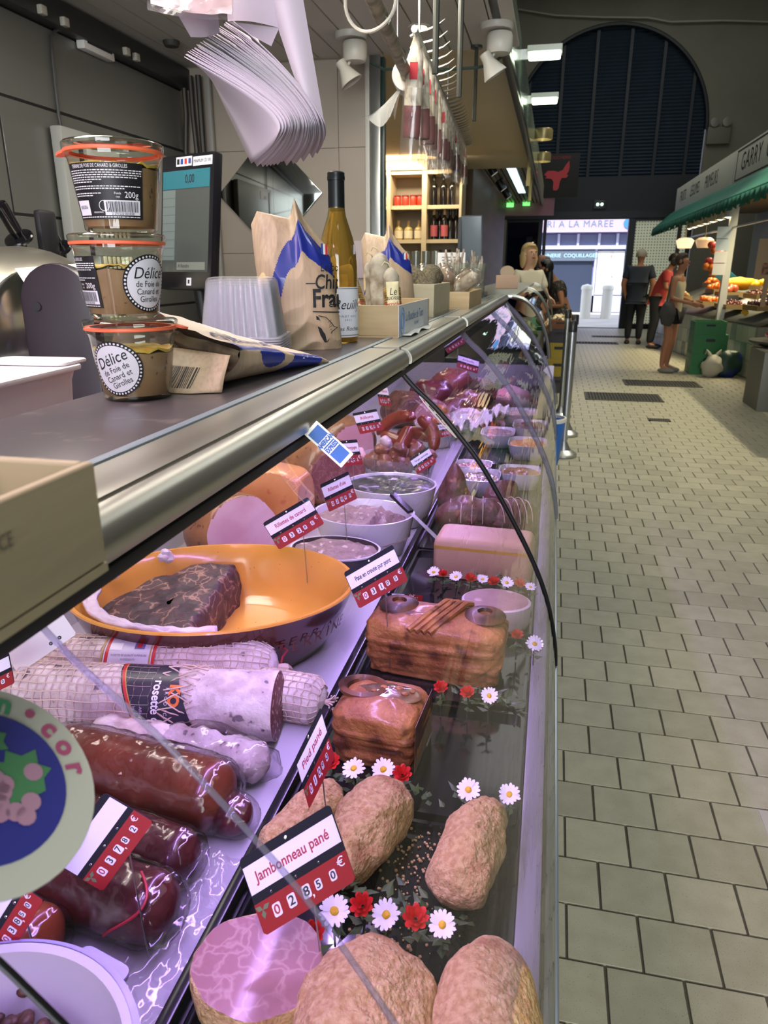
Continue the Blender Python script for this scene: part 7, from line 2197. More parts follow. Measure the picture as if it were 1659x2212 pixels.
# second curved glass case with produce and green cloth
sc2 = thing('far_glass_case', 'curved glass counter of the neighbouring stall with produce inside', 'counter', (-.02, 7.2, 0))
MB().b2((-.62, -2.6, 0), (-.06, 1.6, .92)).build('case_body', mat('case_dark', '2b2f2c', .4), sc2, bevel=.01)
MB().grid(lambda u, v: Vector((.02 - .24 * v ** 1.6, -2.6 + 4.2 * u, .93 + .36 * math.sin(v * PI / 2))), 10, 14).build('curved_glass', thin_glass('far_glass', 'eef2ee', .02, 1.5, boost=2.0), sc2)
for y in (-2.6, -.5, 1.6):
 MB().tube([Vector((.02 - .24 * v ** 1.6, y, .93 + .36 * math.sin(v * PI / 2))) for v in [k / 12 for k in range(13)]], .012, 8).build('glass_edge', M_STEEL, sc2)
MB().b2((-.6, -2.6, 1.28), (-.2, 1.6, 1.3)).build('case_top', M_STEEL, sc2, bevel=.004)
tag(MB().b2((-.2, 6.9, .9205), (.0, 8.3, .95)).build('green_cloth', mat('cloth_green', '1f5a3e', .8)), 'dark green cloth over the far produce case', 'cloth')
for i, (y, c, s, lb_) in enumerate(((5.2, '4c6b34', .07, 'bunch of green herbs in the far glass case, nearest'), (5.7, '5d7a3a', .075, 'green cabbage in the far glass case'), (6.3, '8c8a58', .065, 'pale lettuce in the far glass case'))):
 t = thing('greens', lb_, 'vegetable', (-.22, y, .921 + s * .7))
 MB().blob((0, 0, 0), (s * 1.6, s * 1.6, s), 24, 14, .03, 22, i, flat=-s * .7).build('leafy_head', mat('greens_' + c, c, .6, 0, '2f4424', 30, (.4, .6)), t)
for i in range(4):
 tag(MB().blob((-.09 + .03 * (i % 2), 7.1 + .13 * i, .995), (.05, .05, .044), 16, 10, .008, 30, i).build('cheese_ball', mat('pale_gold', 'c9b478', .5)), ORD[i] + ' pale golden round from the near end on the green cloth', 'food', 'pale rounds on the green cloth')
t = thing('menu_card', 'framed pink-edged menu card on the far counter', 'card', (-.36, 6.0, 1.301))
MB().box((0, 0, .05), (.17, .015, .1), (-.15, 0, 0)).build('card', mat('card_peach', 'c8a890', .6), t, bevel=.003)
tag(MB().lathe([(0, -.01), (.085, -.01), (.085, .01), (0, .01)], 24, sx=1.2, M=Matrix.Rotation(PI / 2, 4, 'X') @ Matrix.Scale(.65, 4)).build('oval_plaque', mat('plaque_cream', 'c4ae94', .5)), 'oval cream plaque standing beside the blond woman', 'sign').location = (-.44, 7.3, 1.42)
tag(MB().b2((-.49, 7.28, 1.3), (-.39, 7.33, 1.36)).build('plaque_stand', mat('stand_maroon', '4c1c20', .5)), 'dark maroon stand holding the oval cream plaque', 'stand')
# crates and posts at the end of the case
def plastic_crate(label, c, d, m, name='plastic_crate'):
 t = thing(name, label, 'crate', c)
 w, e, h = d[0] / 2, d[1] / 2, d[2]
 MB().b2((-w, -e, 0), (w, e, .015)).build('crate_floor', m, t, smooth=False)
 for nm, a, b in (('crate_side', (-w, -e, .015), (w, -e + .012, h)), ('crate_side', (-w, e - .012, .015), (w, e, h)), ('crate_side', (-w, -e + .012, .015), (-w + .012, e - .012, h)), ('crate_side', (w - .012, -e + .012, .015), (w, e - .012, h))):
  MB().b2(a, b).build(nm, m, t, smooth=False)
 f = MB()
 for k in range(5):
  zz = .03 + (h - .05) * k / 4
  f.b2((-w - .004, -e - .004, zz), (w + .004, -e, zz + .012)).b2((-w - .004, -e, zz), (-w, e, zz + .012)).b2((w, -e, zz), (w + .004, e, zz + .012))
 o = f.build('ribs', m, t, smooth=False)
 MB().b2((-.06, -e - .006, h * .62), (.06, -e - .004, h * .78)).build('hand_hole', M_INK, t, smooth=False)
 return t
M_YC = mat('crate_yellow', 'a89018', .5); M_PC = mat('crate_plum', '2b2028', .5); M_OC = mat('crate_rust', '7a4a26', .6)
CX = .115
plastic_crate('bottom crate, dark with a pale panel, of the stack behind the steel posts', (CX, 9.35, 0), (.24, .36, .2), mat('crate_dark', '3a3430', .5))
plastic_crate('lower yellow crate of the stack behind the steel posts', (CX, 9.35, .201), (.24, .36, .2), M_YC)
plastic_crate('upper yellow crate of the stack behind the steel posts', (CX, 9.35, .402), (.24, .36, .2), M_YC)
plastic_crate('dark plum crate under the mushroom crate', (CX, 9.35, .603), (.24, .36, .16), M_PC)
plastic_crate('rust-brown crate holding pale mushrooms on top of the stack', (CX, 9.35, .764), (.24, .36, .1), M_OC)
rr = random.Random(3)
mush = None
for i in range(24):
 loc = (CX + rr.uniform(-.09, .09), 9.35 + rr.uniform(-.15, .15), .86 + rr.uniform(0, .05))
 if mush is None:
  mush = thing('mushroom', 'pale mushroom heaped in the rust-brown crate', 'mushroom', loc, group='pale mushrooms in the crate')
  MB().lathe([(0, .02), (.02, .016), (.03, .004), (.026, -.004), (.01, -.002), (.01, -.03), (0, -.03)], 12).build('cap', mat('mushroom_pale', 'd8c6a2', .7), mush)
 else: copy_thing(mush, mush['label'], loc, (rr.uniform(-.7, .7), rr.uniform(-.7, .7), rr.uniform(0, 6)))
M_POST = mat('post_steel', 'b9bcbe', .34, .85)
for i, (x, y, lb_) in enumerate(((.165, 5.95, 'nearest steel queue post beside the end of the case'), (.2, 6.75, 'second steel queue post, just behind the nearest'), (.155, 7.6, 'third steel queue post, farthest from the viewer'))):
 t = thing('queue_post', lb_, 'post', (x, y, 0))
 MB().lathe([(0, 0), (.105, 0), (.11, .006), (.11, .022), (.1, .032), (.06, .055), (.034, .1), (.028, .12), (0, .12)], 40).build('foot', M_POST, t, angle=30)
 MB().lathe([(.026, .115), (.026, .99)], 24, cap=False).build('post_tube', M_POST, t)
 MB().lathe([(0, .985), (.031, .985), (.032, .995), (.032, 1.06), (.026, 1.07), (0, 1.072)], 24).build('post_head', mat('post_head_dark', '2c2d30', .3), t)
t = thing('blue_bucket', 'blue bucket with a white rim at the end of the case', 'bucket', (.035, 5.66, 0))
MB().lathe([(0, .0), (.085, 0), (.09, .01), (.125, .345), (.12, .345), (.085, .02), (0, .015)], 32, cap=False).build('bucket_body', mat('bucket_blue', '1f6fd0', .4), t)
MB().lathe([(.118, .34), (.13, .34), (.132, .352), (.128, .37), (.116, .37)], 32, cap=False).build('bucket_rim', M_WHITE, t)
# ================================================================ people
def skinned(name, joints, edges, m, parent, sub=2, root=0):
 me = bpy.data.meshes.new(name)
 me.from_pydata([j[0] for j in joints], edges, [])
 o = bpy.data.objects.new(name, me); COL.objects.link(o)
 md = o.modifiers.new('skin', 'SKIN'); md.use_smooth_shade = True
 sd = me.skin_vertices[0].data
 for i, j in enumerate(joints):
  r = j[1]; sd[i].radius = (r, r) if not isinstance(r, tuple) else r
  sd[i].use_root = i == root
 ms = o.modifiers.new('sub', 'SUBSURF'); ms.levels = ms.render_levels = sub
 bpy.context.view_layer.update()
 nm = bpy.data.meshes.new_from_object(o.evaluated_get(bpy.context.evaluated_depsgraph_get()))
 bpy.data.objects.remove(o); bpy.data.meshes.remove(me)
 nm.name = name; nm.materials.clear(); nm.materials.append(m)
 nm.polygons.foreach_set('use_smooth', [True] * len(nm.polygons))
 o = bpy.data.objects.new(name, nm); COL.objects.link(o); o.parent = parent
 return o
M_SKINT = [mat('skin_fair', 'c99c82', .6, sss=.1), mat('skin_tan', '9c6a4c', .6, sss=.1), mat('skin_rosy', 'b9826c', .6, sss=.1)]
def person(label, loc, heading, h, skin, hair_m, hair, top_m, top, low_m, low, arms, lean=0.0, shoe='202024', head_turn=0.0, head_drop=0.0, female=False, bulk=1.0):
 """faces -Y before heading; arms = ((elbow),(wrist)) for left and right in body space (height 1.7)"""
 t = thing('person', label, 'person', loc, (0, 0, heading))
 k = h / 1.7
 sh = .165 if female else .19
 L = lambda p: Vector((p[0], p[1] - lean * max(0, p[2] - .9), p[2] - .12 * abs(lean) * max(0, p[2] - .9))) * k
 J = {}
 J['pelvis'] = ((0, 0, .93), .125 if female else .12); J['waist'] = ((0, .0, 1.1), .105 if female else .12); J['chest'] = ((0, 0, 1.29), .12 if female else .135)
 J['neckb'] = ((0, .005, 1.43), .062); J['neck'] = ((0, -.005, 1.49), .05); J['jaw'] = ((0, -.03 - head_drop * .3, 1.555 - head_drop * .3), .068); J['head'] = ((0, -.012 - head_drop, 1.63 - head_drop * .6), .088); J['crown'] = ((0, -.005 - head_drop * 1.3, 1.675 - head_drop * .8), .062)
 E_ = [('pelvis', 'waist'), ('waist', 'chest'), ('chest', 'neckb'), ('neckb', 'neck'), ('neck', 'jaw'), ('jaw', 'head'), ('head', 'crown')]
 for s, nm in ((-1, 'l'), (1, 'r')):
  el, wr = arms[0] if s < 0 else arms[1]
  J['sh' + nm] = ((s * sh, 0, 1.385), .06 if not female else .05); J['el' + nm] = (el, .043 if not female else .036); J['wr' + nm] = (wr, .028 if not female else .024)
  d = (Vector(wr) - Vector(el)).normalized()
  side = d.cross(Vector((s, .2, .3))).normalized()
  pm = Vector(wr) + d * .055
  J['palm' + nm] = (tuple(pm), .03)
  E_ += [('chest', 'sh' + nm), ('sh' + nm, 'el' + nm), ('el' + nm, 'wr' + nm), ('wr' + nm, 'palm' + nm)]
  for f in range(4):
   o_ = side * (.013 * (f - 1.5)); ln = (.07, .08, .076, .06)[f]
   J[f'f{f}a' + nm] = (tuple(pm + o_ + d * .03), .0095); J[f'f{f}b' + nm] = (tuple(pm + o_ * 1.1 + d * (.03 + ln * .6) + Vector((0, -.012, -.006))), .0085); J[f'f{f}c' + nm] = (tuple(pm + o_ * 1.1 + d * (.02 + ln) + Vector((0, -.03, -.012))), .007)
   E_ += [('palm' + nm, f'f{f}a' + nm), (f'f{f}a' + nm, f'f{f}b' + nm), (f'f{f}b' + nm, f'f{f}c' + nm)]
  J['ta' + nm] = (tuple(Vector(wr) + d * .03 + side * -.03), .011); J['tb' + nm] = (tuple(Vector(wr) + d * .065 + side * -.047 + Vector((0, -.01, 0))), .009)
  E_ += [('wr' + nm, 'ta' + nm), ('ta' + nm, 'tb' + nm)]
  J['hip' + nm] = ((s * .09, 0, .86), .095); J['kn' + nm] = ((s * .1, -.015, .48), .058); J['ca' + nm] = ((s * .1, .015, .33), .055); J['an' + nm] = ((s * .1, .03, .09), .036); J['to' + nm] = ((s * .115, -.11, .035), .033)
  E_ += [('pelvis', 'hip' + nm), ('hip' + nm, 'kn' + nm), ('kn' + nm, 'ca' + nm), ('ca' + nm, 'an' + nm), ('an' + nm, 'to' + nm)]
 for n in J:
  if n in ('pelvis', 'waist', 'chest') or n[:2] in ('sh', 'hi', 'el'): J[n] = (J[n][0], J[n][1] * bulk)
 keys = list(J)
 G = lambda nm: L(J[nm][0]) if not nm[:2] in ('hi', 'kn', 'ca', 'an', 'to') else Vector(J[nm][0]) * k
 jj = [(tuple(G(n)), J[n][1] * k) for n in keys]
 ix = {n: i for i, n in enumerate(keys)}
 body = skinned('body', jj, [(ix[a], ix[b]) for a, b in E_], skin, t)
 def cloth(name, names, edges, m, grow, over={}):
  q = [(tuple(over[n][0]) if n in over else tuple(G(n)), (over[n][1] * bulk if n in over else J[n][1] + grow) * k) for n in names]
  id_ = {n: i for i, n in enumerate(names)}
  return skinned(name, q, [(id_[a], id_[b]) for a, b in edges], m, t)
 hc = G('head'); fwd = Vector((math.sin(head_turn), -math.cos(head_turn), -.0))
 # face
 hd = MB()
 nose = G('head') + Vector((0, -.088, -.02)) * k
 MB().blob(nose, (.011 * k, .016 * k, .018 * k), 8, 6).build('nose', skin, t)
 for s in (-1, 1):
  MB().blob(hc + Vector((s * .032, -.078, .008)) * k, (.011 * k, .007 * k, .007 * k), 8, 6).build('eye', mat('eye_dark', '241c18', .3), t)
  MB().blob(hc + Vector((s * .088, .005, -.01)) * k, (.012 * k, .02 * k, .03 * k), 8, 6).build('ear', skin, t)
 MB().blob(hc + Vector((0, -.082, -.06)) * k, (.024 * k, .008 * k, .007 * k), 8, 6).build('mouth', mat('lips', '8c4a42', .5), t)
 def hairfn(q, p):
  if p.y < -.55 and p.z < .45: q = Vector((q.x * .8, q.y * .55, max(q.z, -.01)))
  return q
 if hair == 'short':
  MB().blob(hc + Vector((0, .012, .018)) * k, (.094 * k, .1 * k, .1 * k), 20, 14, .004, 30, 2, flat=-.045 * k, fn=hairfn).build('hair', hair_m, t)
 elif hair == 'bald':
  MB().blob(hc + Vector((0, .03, -.02)) * k, (.093 * k, .08 * k, .05 * k), 18, 10, .002, 30).build('hair', hair_m, t)
 elif hair == 'long':
  MB().blob(hc + Vector((0, .02, .012)) * k, (.102 * k, .105 * k, .108 * k), 20, 14, .006, 26, 3, fn=lambda q, p: hairfn(q, p)).build('hair', hair_m, t)
  MB().blob(hc + Vector((0, .06 - .0, -.14)) * k, (.1 * k, .06 * k, .2 * k), 20, 14, .012, 20, 4).build('hair_length', hair_m, t)
 elif hair == 'bob':
  MB().blob(hc + Vector((0, .02, .015)) * k, (.1 * k, .105 * k, .1 * k), 20, 14, .006, 26, 3, fn=hairfn).build('hair', hair_m, t)
  for s in (-1, 1): MB().blob(hc + Vector((s * .075, .03, -.07)) * k, (.035 * k, .06 * k, .11 * k), 14, 10, .008, 26, 4).build('hair_length', hair_m, t)
 elif hair == 'tied':
  MB().blob(hc + Vector((0, .015, .015)) * k, (.095 * k, .1 * k, .1 * k), 20, 14, .003, 26, 3, fn=hairfn).build('hair', hair_m, t)
  MB().blob(hc + Vector((0, .13, -.02)) * k, (.035 * k, .05 * k, .06 * k), 14, 10, .006, 26, 4).build('hair_knot', hair_m, t)
 if top in ('shirt', 'vest'):
  nm = ['pelvis', 'waist', 'chest', 'neckb', 'shl', 'shr', 'hem'] + (['el_l', 'el_r'] if top == 'shirt' else [])
  ov = {'neckb': (L((0, .0, 1.40)), .085), 'pelvis': (L((0, 0, .95)), .15 if not female else .13), 'waist': (L((0, 0, 1.1)), .145 if not female else .122), 'hem': (L((0, 0, .8)), .15 if not female else .13)}
  e = [('hem', 'pelvis'), ('pelvis', 'waist'), ('waist', 'chest'), ('chest', 'neckb'), ('chest', 'shl'), ('chest', 'shr')]
  if top == 'shirt':
   for s, q in ((-1, 'l'), (1, 'r')):
    ov['el_' + q] = (G('sh' + q).lerp(G('el' + q), .72), .062)
    e.append(('sh' + q, 'el_' + q))
  cloth('shirt', nm, e, top_m, .02, ov)
  MB().lathe([(.06 * k, -.01), (.068 * k, .012 * k), (.058 * k, .03 * k)], 16, c=L((0, .003, 1.418)), cap=False).build('collar', top_m, t)
 if top == 'dress':
  ov = {'neckb': (L((0, .0, 1.40)), .085)}
  nm = ['waist', 'chest', 'neckb', 'shl', 'shr', 'el_l', 'el_r']
  e = [('waist', 'chest'), ('chest', 'neckb'), ('chest', 'shl'), ('chest', 'shr'), ('shl', 'el_l'), ('shr', 'el_r')]
  for q in 'lr': ov['el_' + q] = (G('sh' + q).lerp(G('el' + q), .5), .065)
  cloth('dress_top', nm, e, top_m, .028, ov)
  w_ = L((0, 0, 1.12))
  MB().lathe([(.12 * k, 0), (.17 * k, -.2 * k), (.2 * k, -.4 * k), (.23 * k, -.7 * k), (.225 * k, -.7 * k)], 28, c=w_, sy=.85, cap=False).build('dress_skirt', top_m, t)
 if low == 'trousers':
  nm = ['pelvis'] + [a + q for q in 'lr' for a in ('hip', 'kn', 'ca', 'an')]
  e = []
  for q in 'lr': e += [('pelvis', 'hip' + q), ('hip' + q, 'kn' + q), ('kn' + q, 'ca' + q), ('ca' + q, 'an' + q)]
  cloth('trousers', nm, e, low_m, .02, {'pelvis': (Vector((0, 0, 1.0)) * k, .125)})
 if low == 'shorts':
  nm = ['pelvis'] + ['hip' + q for q in 'lr'] + ['kn' + q for q in 'lr']
  ov = {'kn' + q: (G('hip' + q).lerp(G('kn' + q), .5), .1) for q in 'lr'}
  cloth('shorts', nm, [('pelvis', 'hipl'), ('pelvis', 'hipr'), ('hipl', 'knl'), ('hipr', 'knr')], low_m, .022, ov)
 for s, q in ((-1, 'l'), (1, 'r')):
  a, b = G('an' + q), G('to' + q)
  MB().blob((a + b) / 2 + Vector((0, -.01 * k, -.028 * k)), (.05 * k, .13 * k, .042 * k), 18, 12, flat=-.034 * k).build('shoe', mat('shoe_' + shoe, shoe, .6), t)
 return t
hang = (((-.25, .03, 1.1), (-.23, .0, .86)), ((.25, .03, 1.1), (.23, .0, .86)))
M_NAVY = mat('cloth_navy', '1d2430', .8, bump=.2, bscale=30); M_BLK = mat('cloth_black', '14161b', .8); M_WSH = mat('cloth_cream', 'c4bba0', .8, bump=.2, bscale=30)
person('grey-haired man in dark shirt and black trousers seen from behind, by the bright doorway', (1.62, 15.75, 0), math.radians(170), 1.77, M_SKINT[1], mat('hair_grey', 'a89f8c', .8), 'short', M_NAVY, 'shirt', M_BLK, 'trousers', (((-.27, .05, 1.1), (-.22, .06, .86)), ((.27, .05, 1.1), (.2, .02, .87))), bulk=1.28)
wv = person('woman in sleeveless cream top, dark shorts and flat shoes reaching toward the fruit stall', (1.69, 11.5, 0), math.radians(62), 1.63, M_SKINT[1], mat('hair_brown', '3a2c22', .7), 'tied', mat('cloth_vest', 'a8a288', .8, bump=.2, bscale=30), 'vest', M_BLK, 'shorts', (((-.2, -.02, 1.1), (-.13, -.24, 1.04)), ((.2, -.02, 1.1), (.14, -.25, 1.03))), lean=.08, shoe='7c7a72', female=True)
t = thing('shoulder_bag', 'dark grey cloth bag hanging at the hip of the woman in shorts', 'bag', (1.6, 11.3, .92))
MB().blob((0, 0, -.08), (.11, .09, .17), 20, 14, .02, 12, 3).build('bag_body', mat('bag_grey', '3c3a38', .8), t)
MB().tube([(-.03, 0, .06), (.0, .06, .3), (.02, .12, .42), (.06, .17, .38)], .012, 6).build('strap', mat('bag_grey'), t)
person('man in red shirt bending over the fruit stall behind the woman', (1.89, 15.0, 0), math.radians(75), 1.7, M_SKINT[1], mat('hair_dark', '2a201a', .7), 'short', mat('cloth_red', '9c2f2c', .8), 'shirt', M_BLK, 'trousers', (((-.22, -.1, 1.12), (-.15, -.32, 1.05)), ((.22, -.1, 1.12), (.15, -.32, 1.05))), lean=.32)
person('blond woman in a cream shirt serving behind the far counter', (-.31, 9.35, .0), math.radians(35), 1.7, M_SKINT[0], mat('hair_blond', 'c2a676', .7), 'bob', mat('cloth_white', 'd0c8b4', .8, bump=.2, bscale=30), 'shirt', M_BLK, 'trousers', (((-.24, -.05, 1.13), (-.15, -.25, 1.1)), ((.24, -.05, 1.13), (.16, -.26, 1.1))), female=True)
person('balding man in a pink shirt beside the bright doorway', (-.17, 11.3, 0), math.radians(-80), 1.66, M_SKINT[2], mat('hair_stubble', '7a6455', .8), 'bald', mat('cloth_pink', 'b08aa8', .8, bump=.2, bscale=30), 'shirt', mat('cloth_indigo', '2a2846', .8), 'trousers', (((-.24, -.05, 1.12), (-.15, -.28, 1.1)), ((.24, -.05, 1.12), (.16, -.28, 1.1))))
person('woman with long black hair in a dark patterned dress looking down into her bag', (.18, 9.9, 0), math.radians(-70), 1.58, M_SKINT[1], mat('hair_black', '0e0d10', .5), 'long', mat('dress_pattern', '2c2724', .8, 0, '8a7a66', 60, (.58, .62)), 'dress', M_BLK, 'none', (((-.22, -.06, 1.1), (-.1, -.26, 1.08)), ((.22, -.06, 1.1), (.1, -.26, 1.08))), lean=.42, head_drop=.05, female=True)
t = thing('handbag', 'small dark handbag held by the woman in the patterned dress', 'bag', (-.11, 9.76, 1.02))
MB().blob((0, 0, 0), (.1, .07, .08), 18, 12, .008, 20, 1).build('bag_body', M_BLACK, t)
# ================================================================ the greengrocer's stall
area_lamp('stall_fill', (3.0, 13.4, 2.42), (0, 0, 0), .5, 4.6, 150, (1.0, .86, .55), math.radians(125))  # warm fill added over the bench to light the produce
M_SIGN = mat('sign_cream', 'dcdacd', .6)
sg = thing('stall_sign', 'long cream sign board with dark lettering over the green awning', 'sign', (2.2, 0, 0))
MB().b2((0, 11.3, 2.5), (.06, 16.2, 2.91)).build('sign_board', M_SIGN, sg, bevel=.005)
MB().b2((0, 7.0, 2.47), (.06, 11.27, 2.91)).build('sign_board', M_SIGN, sg, bevel=.005)
M_SLET = mat('sign_letter', '2a2a2a', .6)
def sgn(s, y, z, sz, wide):
 words(s, sz, M_SLET, sg, frame((-.002, y, z), (0, -1, 0), (0, 0, 1)), wide=wide, space=1.05)
sgn('FRUITS', 15.35, 2.71, .25, .8); sgn('LÉGUMES', 14.15, 2.71, .25, .8); sgn('PRIMEURS', 12.75, 2.71, .27, .8)
sgn('GARRY  GUILLOT', 9.6, 2.71, .3, 1.0)
for z in (2.52, 2.87):
 MB().b2((-.004, 7.1, z), (0, 11.1, z + .015)).build('sign_line', M_SLET, sg, smooth=False)
for y in (11.08, 7.1):
 MB().b2((-.004, y, 2.52), (0, y + .015, 2.885)).build('sign_line', M_SLET, sg, smooth=False)
M_AWN = mat('awning_green', '1c6a58', .75, 0, '175a4b', 3, (.3, .7), bump=.1, bscale=40)
aw = thing('green_awning', 'dark green scalloped awning sloping over the fruit stall', 'awning', (2.2, 0, 0))
MB().grid(lambda u, v: Vector((-.006 - .314 * v, 7.0 + 9.7 * u, 2.5 - .29 * v - .03 * math.sin(PI * v))), 60, 6).build('canopy', M_AWN, aw, solid=.006)
MB().grid(lambda u, v: Vector((-.321 + .02 * v * math.sin(u * 300), 7.0 + 9.7 * u, 2.205 - (.08 + .055 * abs(math.sin(u * 9.7 / .3 * PI))) * v)), 260, 2).build('valance', M_AWN, aw, solid=.004)
MB().grid(lambda u, v: Vector((-.006 - .314 * u, 16.7, 2.5 - .29 * u - (.1 + .03 * abs(math.sin(u * 9))) * v)), 20, 2).build('end_flap', M_AWN, aw, solid=.004)
for y in (8.2, 12.5, 16.3):
 MB().tube([(.6, y, 2.46), (-.3, y, 2.2)], .015, 6).build('awning_arm', M_STEEL, aw)
# back of the stall
struct(MB().b2((3.9, 7.0, 0), (4.0, 17.2, 2.9)).build('wall_stall', mat('stall_wall', '5f645e', .4, 0, '4d524c', 1.2, (.3, .7)), smooth=False))
struct(MB().b2((2.27, 7.0, 2.5), (3.9, 17.0, 2.56)).build('ceiling_stall', mat('stall_ceiling', '4e4b42', .7), smooth=False))
for i, (x, y, w, m) in enumerate(((2.5, 12.3, .1, 'c9c9c2'), (2.36, 16.4, .07, '2c2c2c'), (2.6, 8.9, .06, '8c8e8a'))):
 struct(MB().b2((x - w / 2, y - w / 2, 0), (x + w / 2, y + w / 2, 2.5)).build('column', mat('column_' + m, m, .5), smooth=False))
tag(MB().tube([(2.5, 17, 2.02), (2.5, 7.2, 2.02)], .015, 6).build('hanging_rail', M_STEEL), 'thin steel rail running along the stall above the produce', 'rail')
GL = 'pendant lamps along the stall'
for i in range(7):
 y = 15.6 - i * .55
 t = thing('pendant_lamp', ORD[i] + ' white pendant lamp from the doorway end under the awning', 'lamp', (2.42, y, 2.16), group=GL)
 MB().lathe([(.015, .14), (.05, .12), (.055, .03), (.075, 0), (.07, .0), (.05, .03)], 16, cap=False).build('shade', mat('pendant_white', 'c8c4ba', .4), t)
 MB().lathe([(0, -.012), (.045, .004), (.045, .02), (0, .03)], 12).build('bulb', mat('pendant_glow', 'fff3d0', emit='ffeec0', estr=12), t)
 MB().tube([(0, 0, .14), (0, 0, .34)], .006, 5).build('flex', M_BLACK, t)
for i, (x, y, lb_) in enumerate(((2.14, 14.1, 'frosted bowl lamp nearer the aisle under the awning'), (2.42, 13.9, 'pinkish bowl lamp deeper under the awning'))):
 t = thing('bowl_lamp', lb_, 'lamp', (x, y, 1.78))
 MB().lathe([(0, 0), (.11, 0), (.15, .12), (.1, .16), (.03, .17)], 20, cap=False).build('bowl', mat('bowl_glow' + str(i), 'f4dcb8', .4, emit='f8dcae' if i == 0 else 'e8b890', estr=1.2 if i == 0 else .35), t)
 MB().tube([(0, 0, .17), (0, 0, .42)], .01, 6).build('stem', mat('lamp_brass'), t)
t = thing('hung_scale', 'white hanging sheets of price cards on the white column', 'card', (2.44, 12.2, 1.55))
for k in range(4):
 MB().b2((-.16, -.01 * k, .32 - .17 * k), (.02, .004 - .01 * k, .48 - .17 * k)).build('sheet', mat('sheet_blue_white', 'c3d2da', .5) if k < 2 else M_WHITE, t, smooth=False)
t = thing('poster_board', 'beige poster with a dark photo standing on the stall', 'poster', (2.75, 11.0, 1.32))
MB().b2((-.16, 0, 0), (.16, .015, .5)).build('board', mat('board_beige', 'b49a78', .6), t, smooth=False)
MB().b2((-.08, -.004, .05), (.08, 0, .2)).build('photo', mat('board_photo', '5c3a2c', .5, 0, 'b0785a', 20, (.4, .6)), t, smooth=False)
MB().b2((-.03, 0, -.36), (.03, .015, 0)).build('board_leg', mat('board_beige'), t, smooth=False)
t = thing('round_badge', 'round red and blue badge on the stall wall', 'sign', (3.88, 16.0, 1.62))
MB().lathe([(0, 0), (.16, 0), (.16, .012), (0, .014)], 24, M=Matrix.Rotation(-PI / 2, 4, 'Y')).build('disc', mat('badge_red', 'a8283c', .4), t)
MB().b2((-.02, -.11, -.09), (-.014, .11, 0)).build('badge_band', mat('badge_blue', '2c4a98', .4), t, smooth=False)
# tiled plinth
pl = thing('tiled_plinth', 'white tiled base of the fruit stall', 'plinth', (0, 0, 0))
A, B = Vector((1.98, 16.2, 0)), Vector((2.72, 10.9, 0))
dr = (B - A).normalized(); nr = Vector((dr.y, -dr.x, 0)); nr = nr if nr.x < 0 else -nr
LT = (B - A).length
Mp = frame(A, dr, (0, 0, 1))
bx = MB().prism([(0, 0), (LT, 0), (LT, .7), (0, .7)], -1.0 if (Mp.to_3x3() @ Vector((0, 0, 1))).dot(nr) > 0 else 1.0, Mp)
bx.build('plinth_core', mat('grout_grey', '8c9088', .8), pl, smooth=False)
cols = ['c6cac4', 'b2bab8', '8fa09e', 'c9c6b8', '9aa4a8']
zs = .006 * (1 if (Mp.to_3x3() @ Vector((0, 0, 1))).dot(nr) > 0 else -1)
tm = {}
rr = random.Random(5)
for r in range(3):
 for c in range(int(LT / .22)):
  cc = rr.choice(cols[:2] + cols) if r else rr.choice(cols)
  key = cc
  if key not in tm:
   tm[key] = MB().prism([(.004, .004), (.214, .004), (.214, .222), (.004, .222)], 1.0).build('tile', mat('wall_tile_' + cc, cc, .2, coat=.3), pl, smooth=False)
   o = tm[key]
  else:
   o = tm[key].copy(); COL.objects.link(o); o.parent = pl
  o.matrix_local = Mp @ T(c * .22, .01 + r * .228, 0) @ Matrix.Diagonal((1, 1, zs, 1))
t = thing('stall_table', 'sloping display bench behind the tiled plinth', 'table', (0, 0, 0))
def bench(u, v):
 p = A + dr * (LT * u) - nr * (.0 + 1.1 * v)
 return Vector((p.x, p.y, .715 + .42 * v))
MB().grid(bench, 2, 2).build('bench_top', mat('bench_steel', '6f6f6a', .4, .5), t, solid=.02)
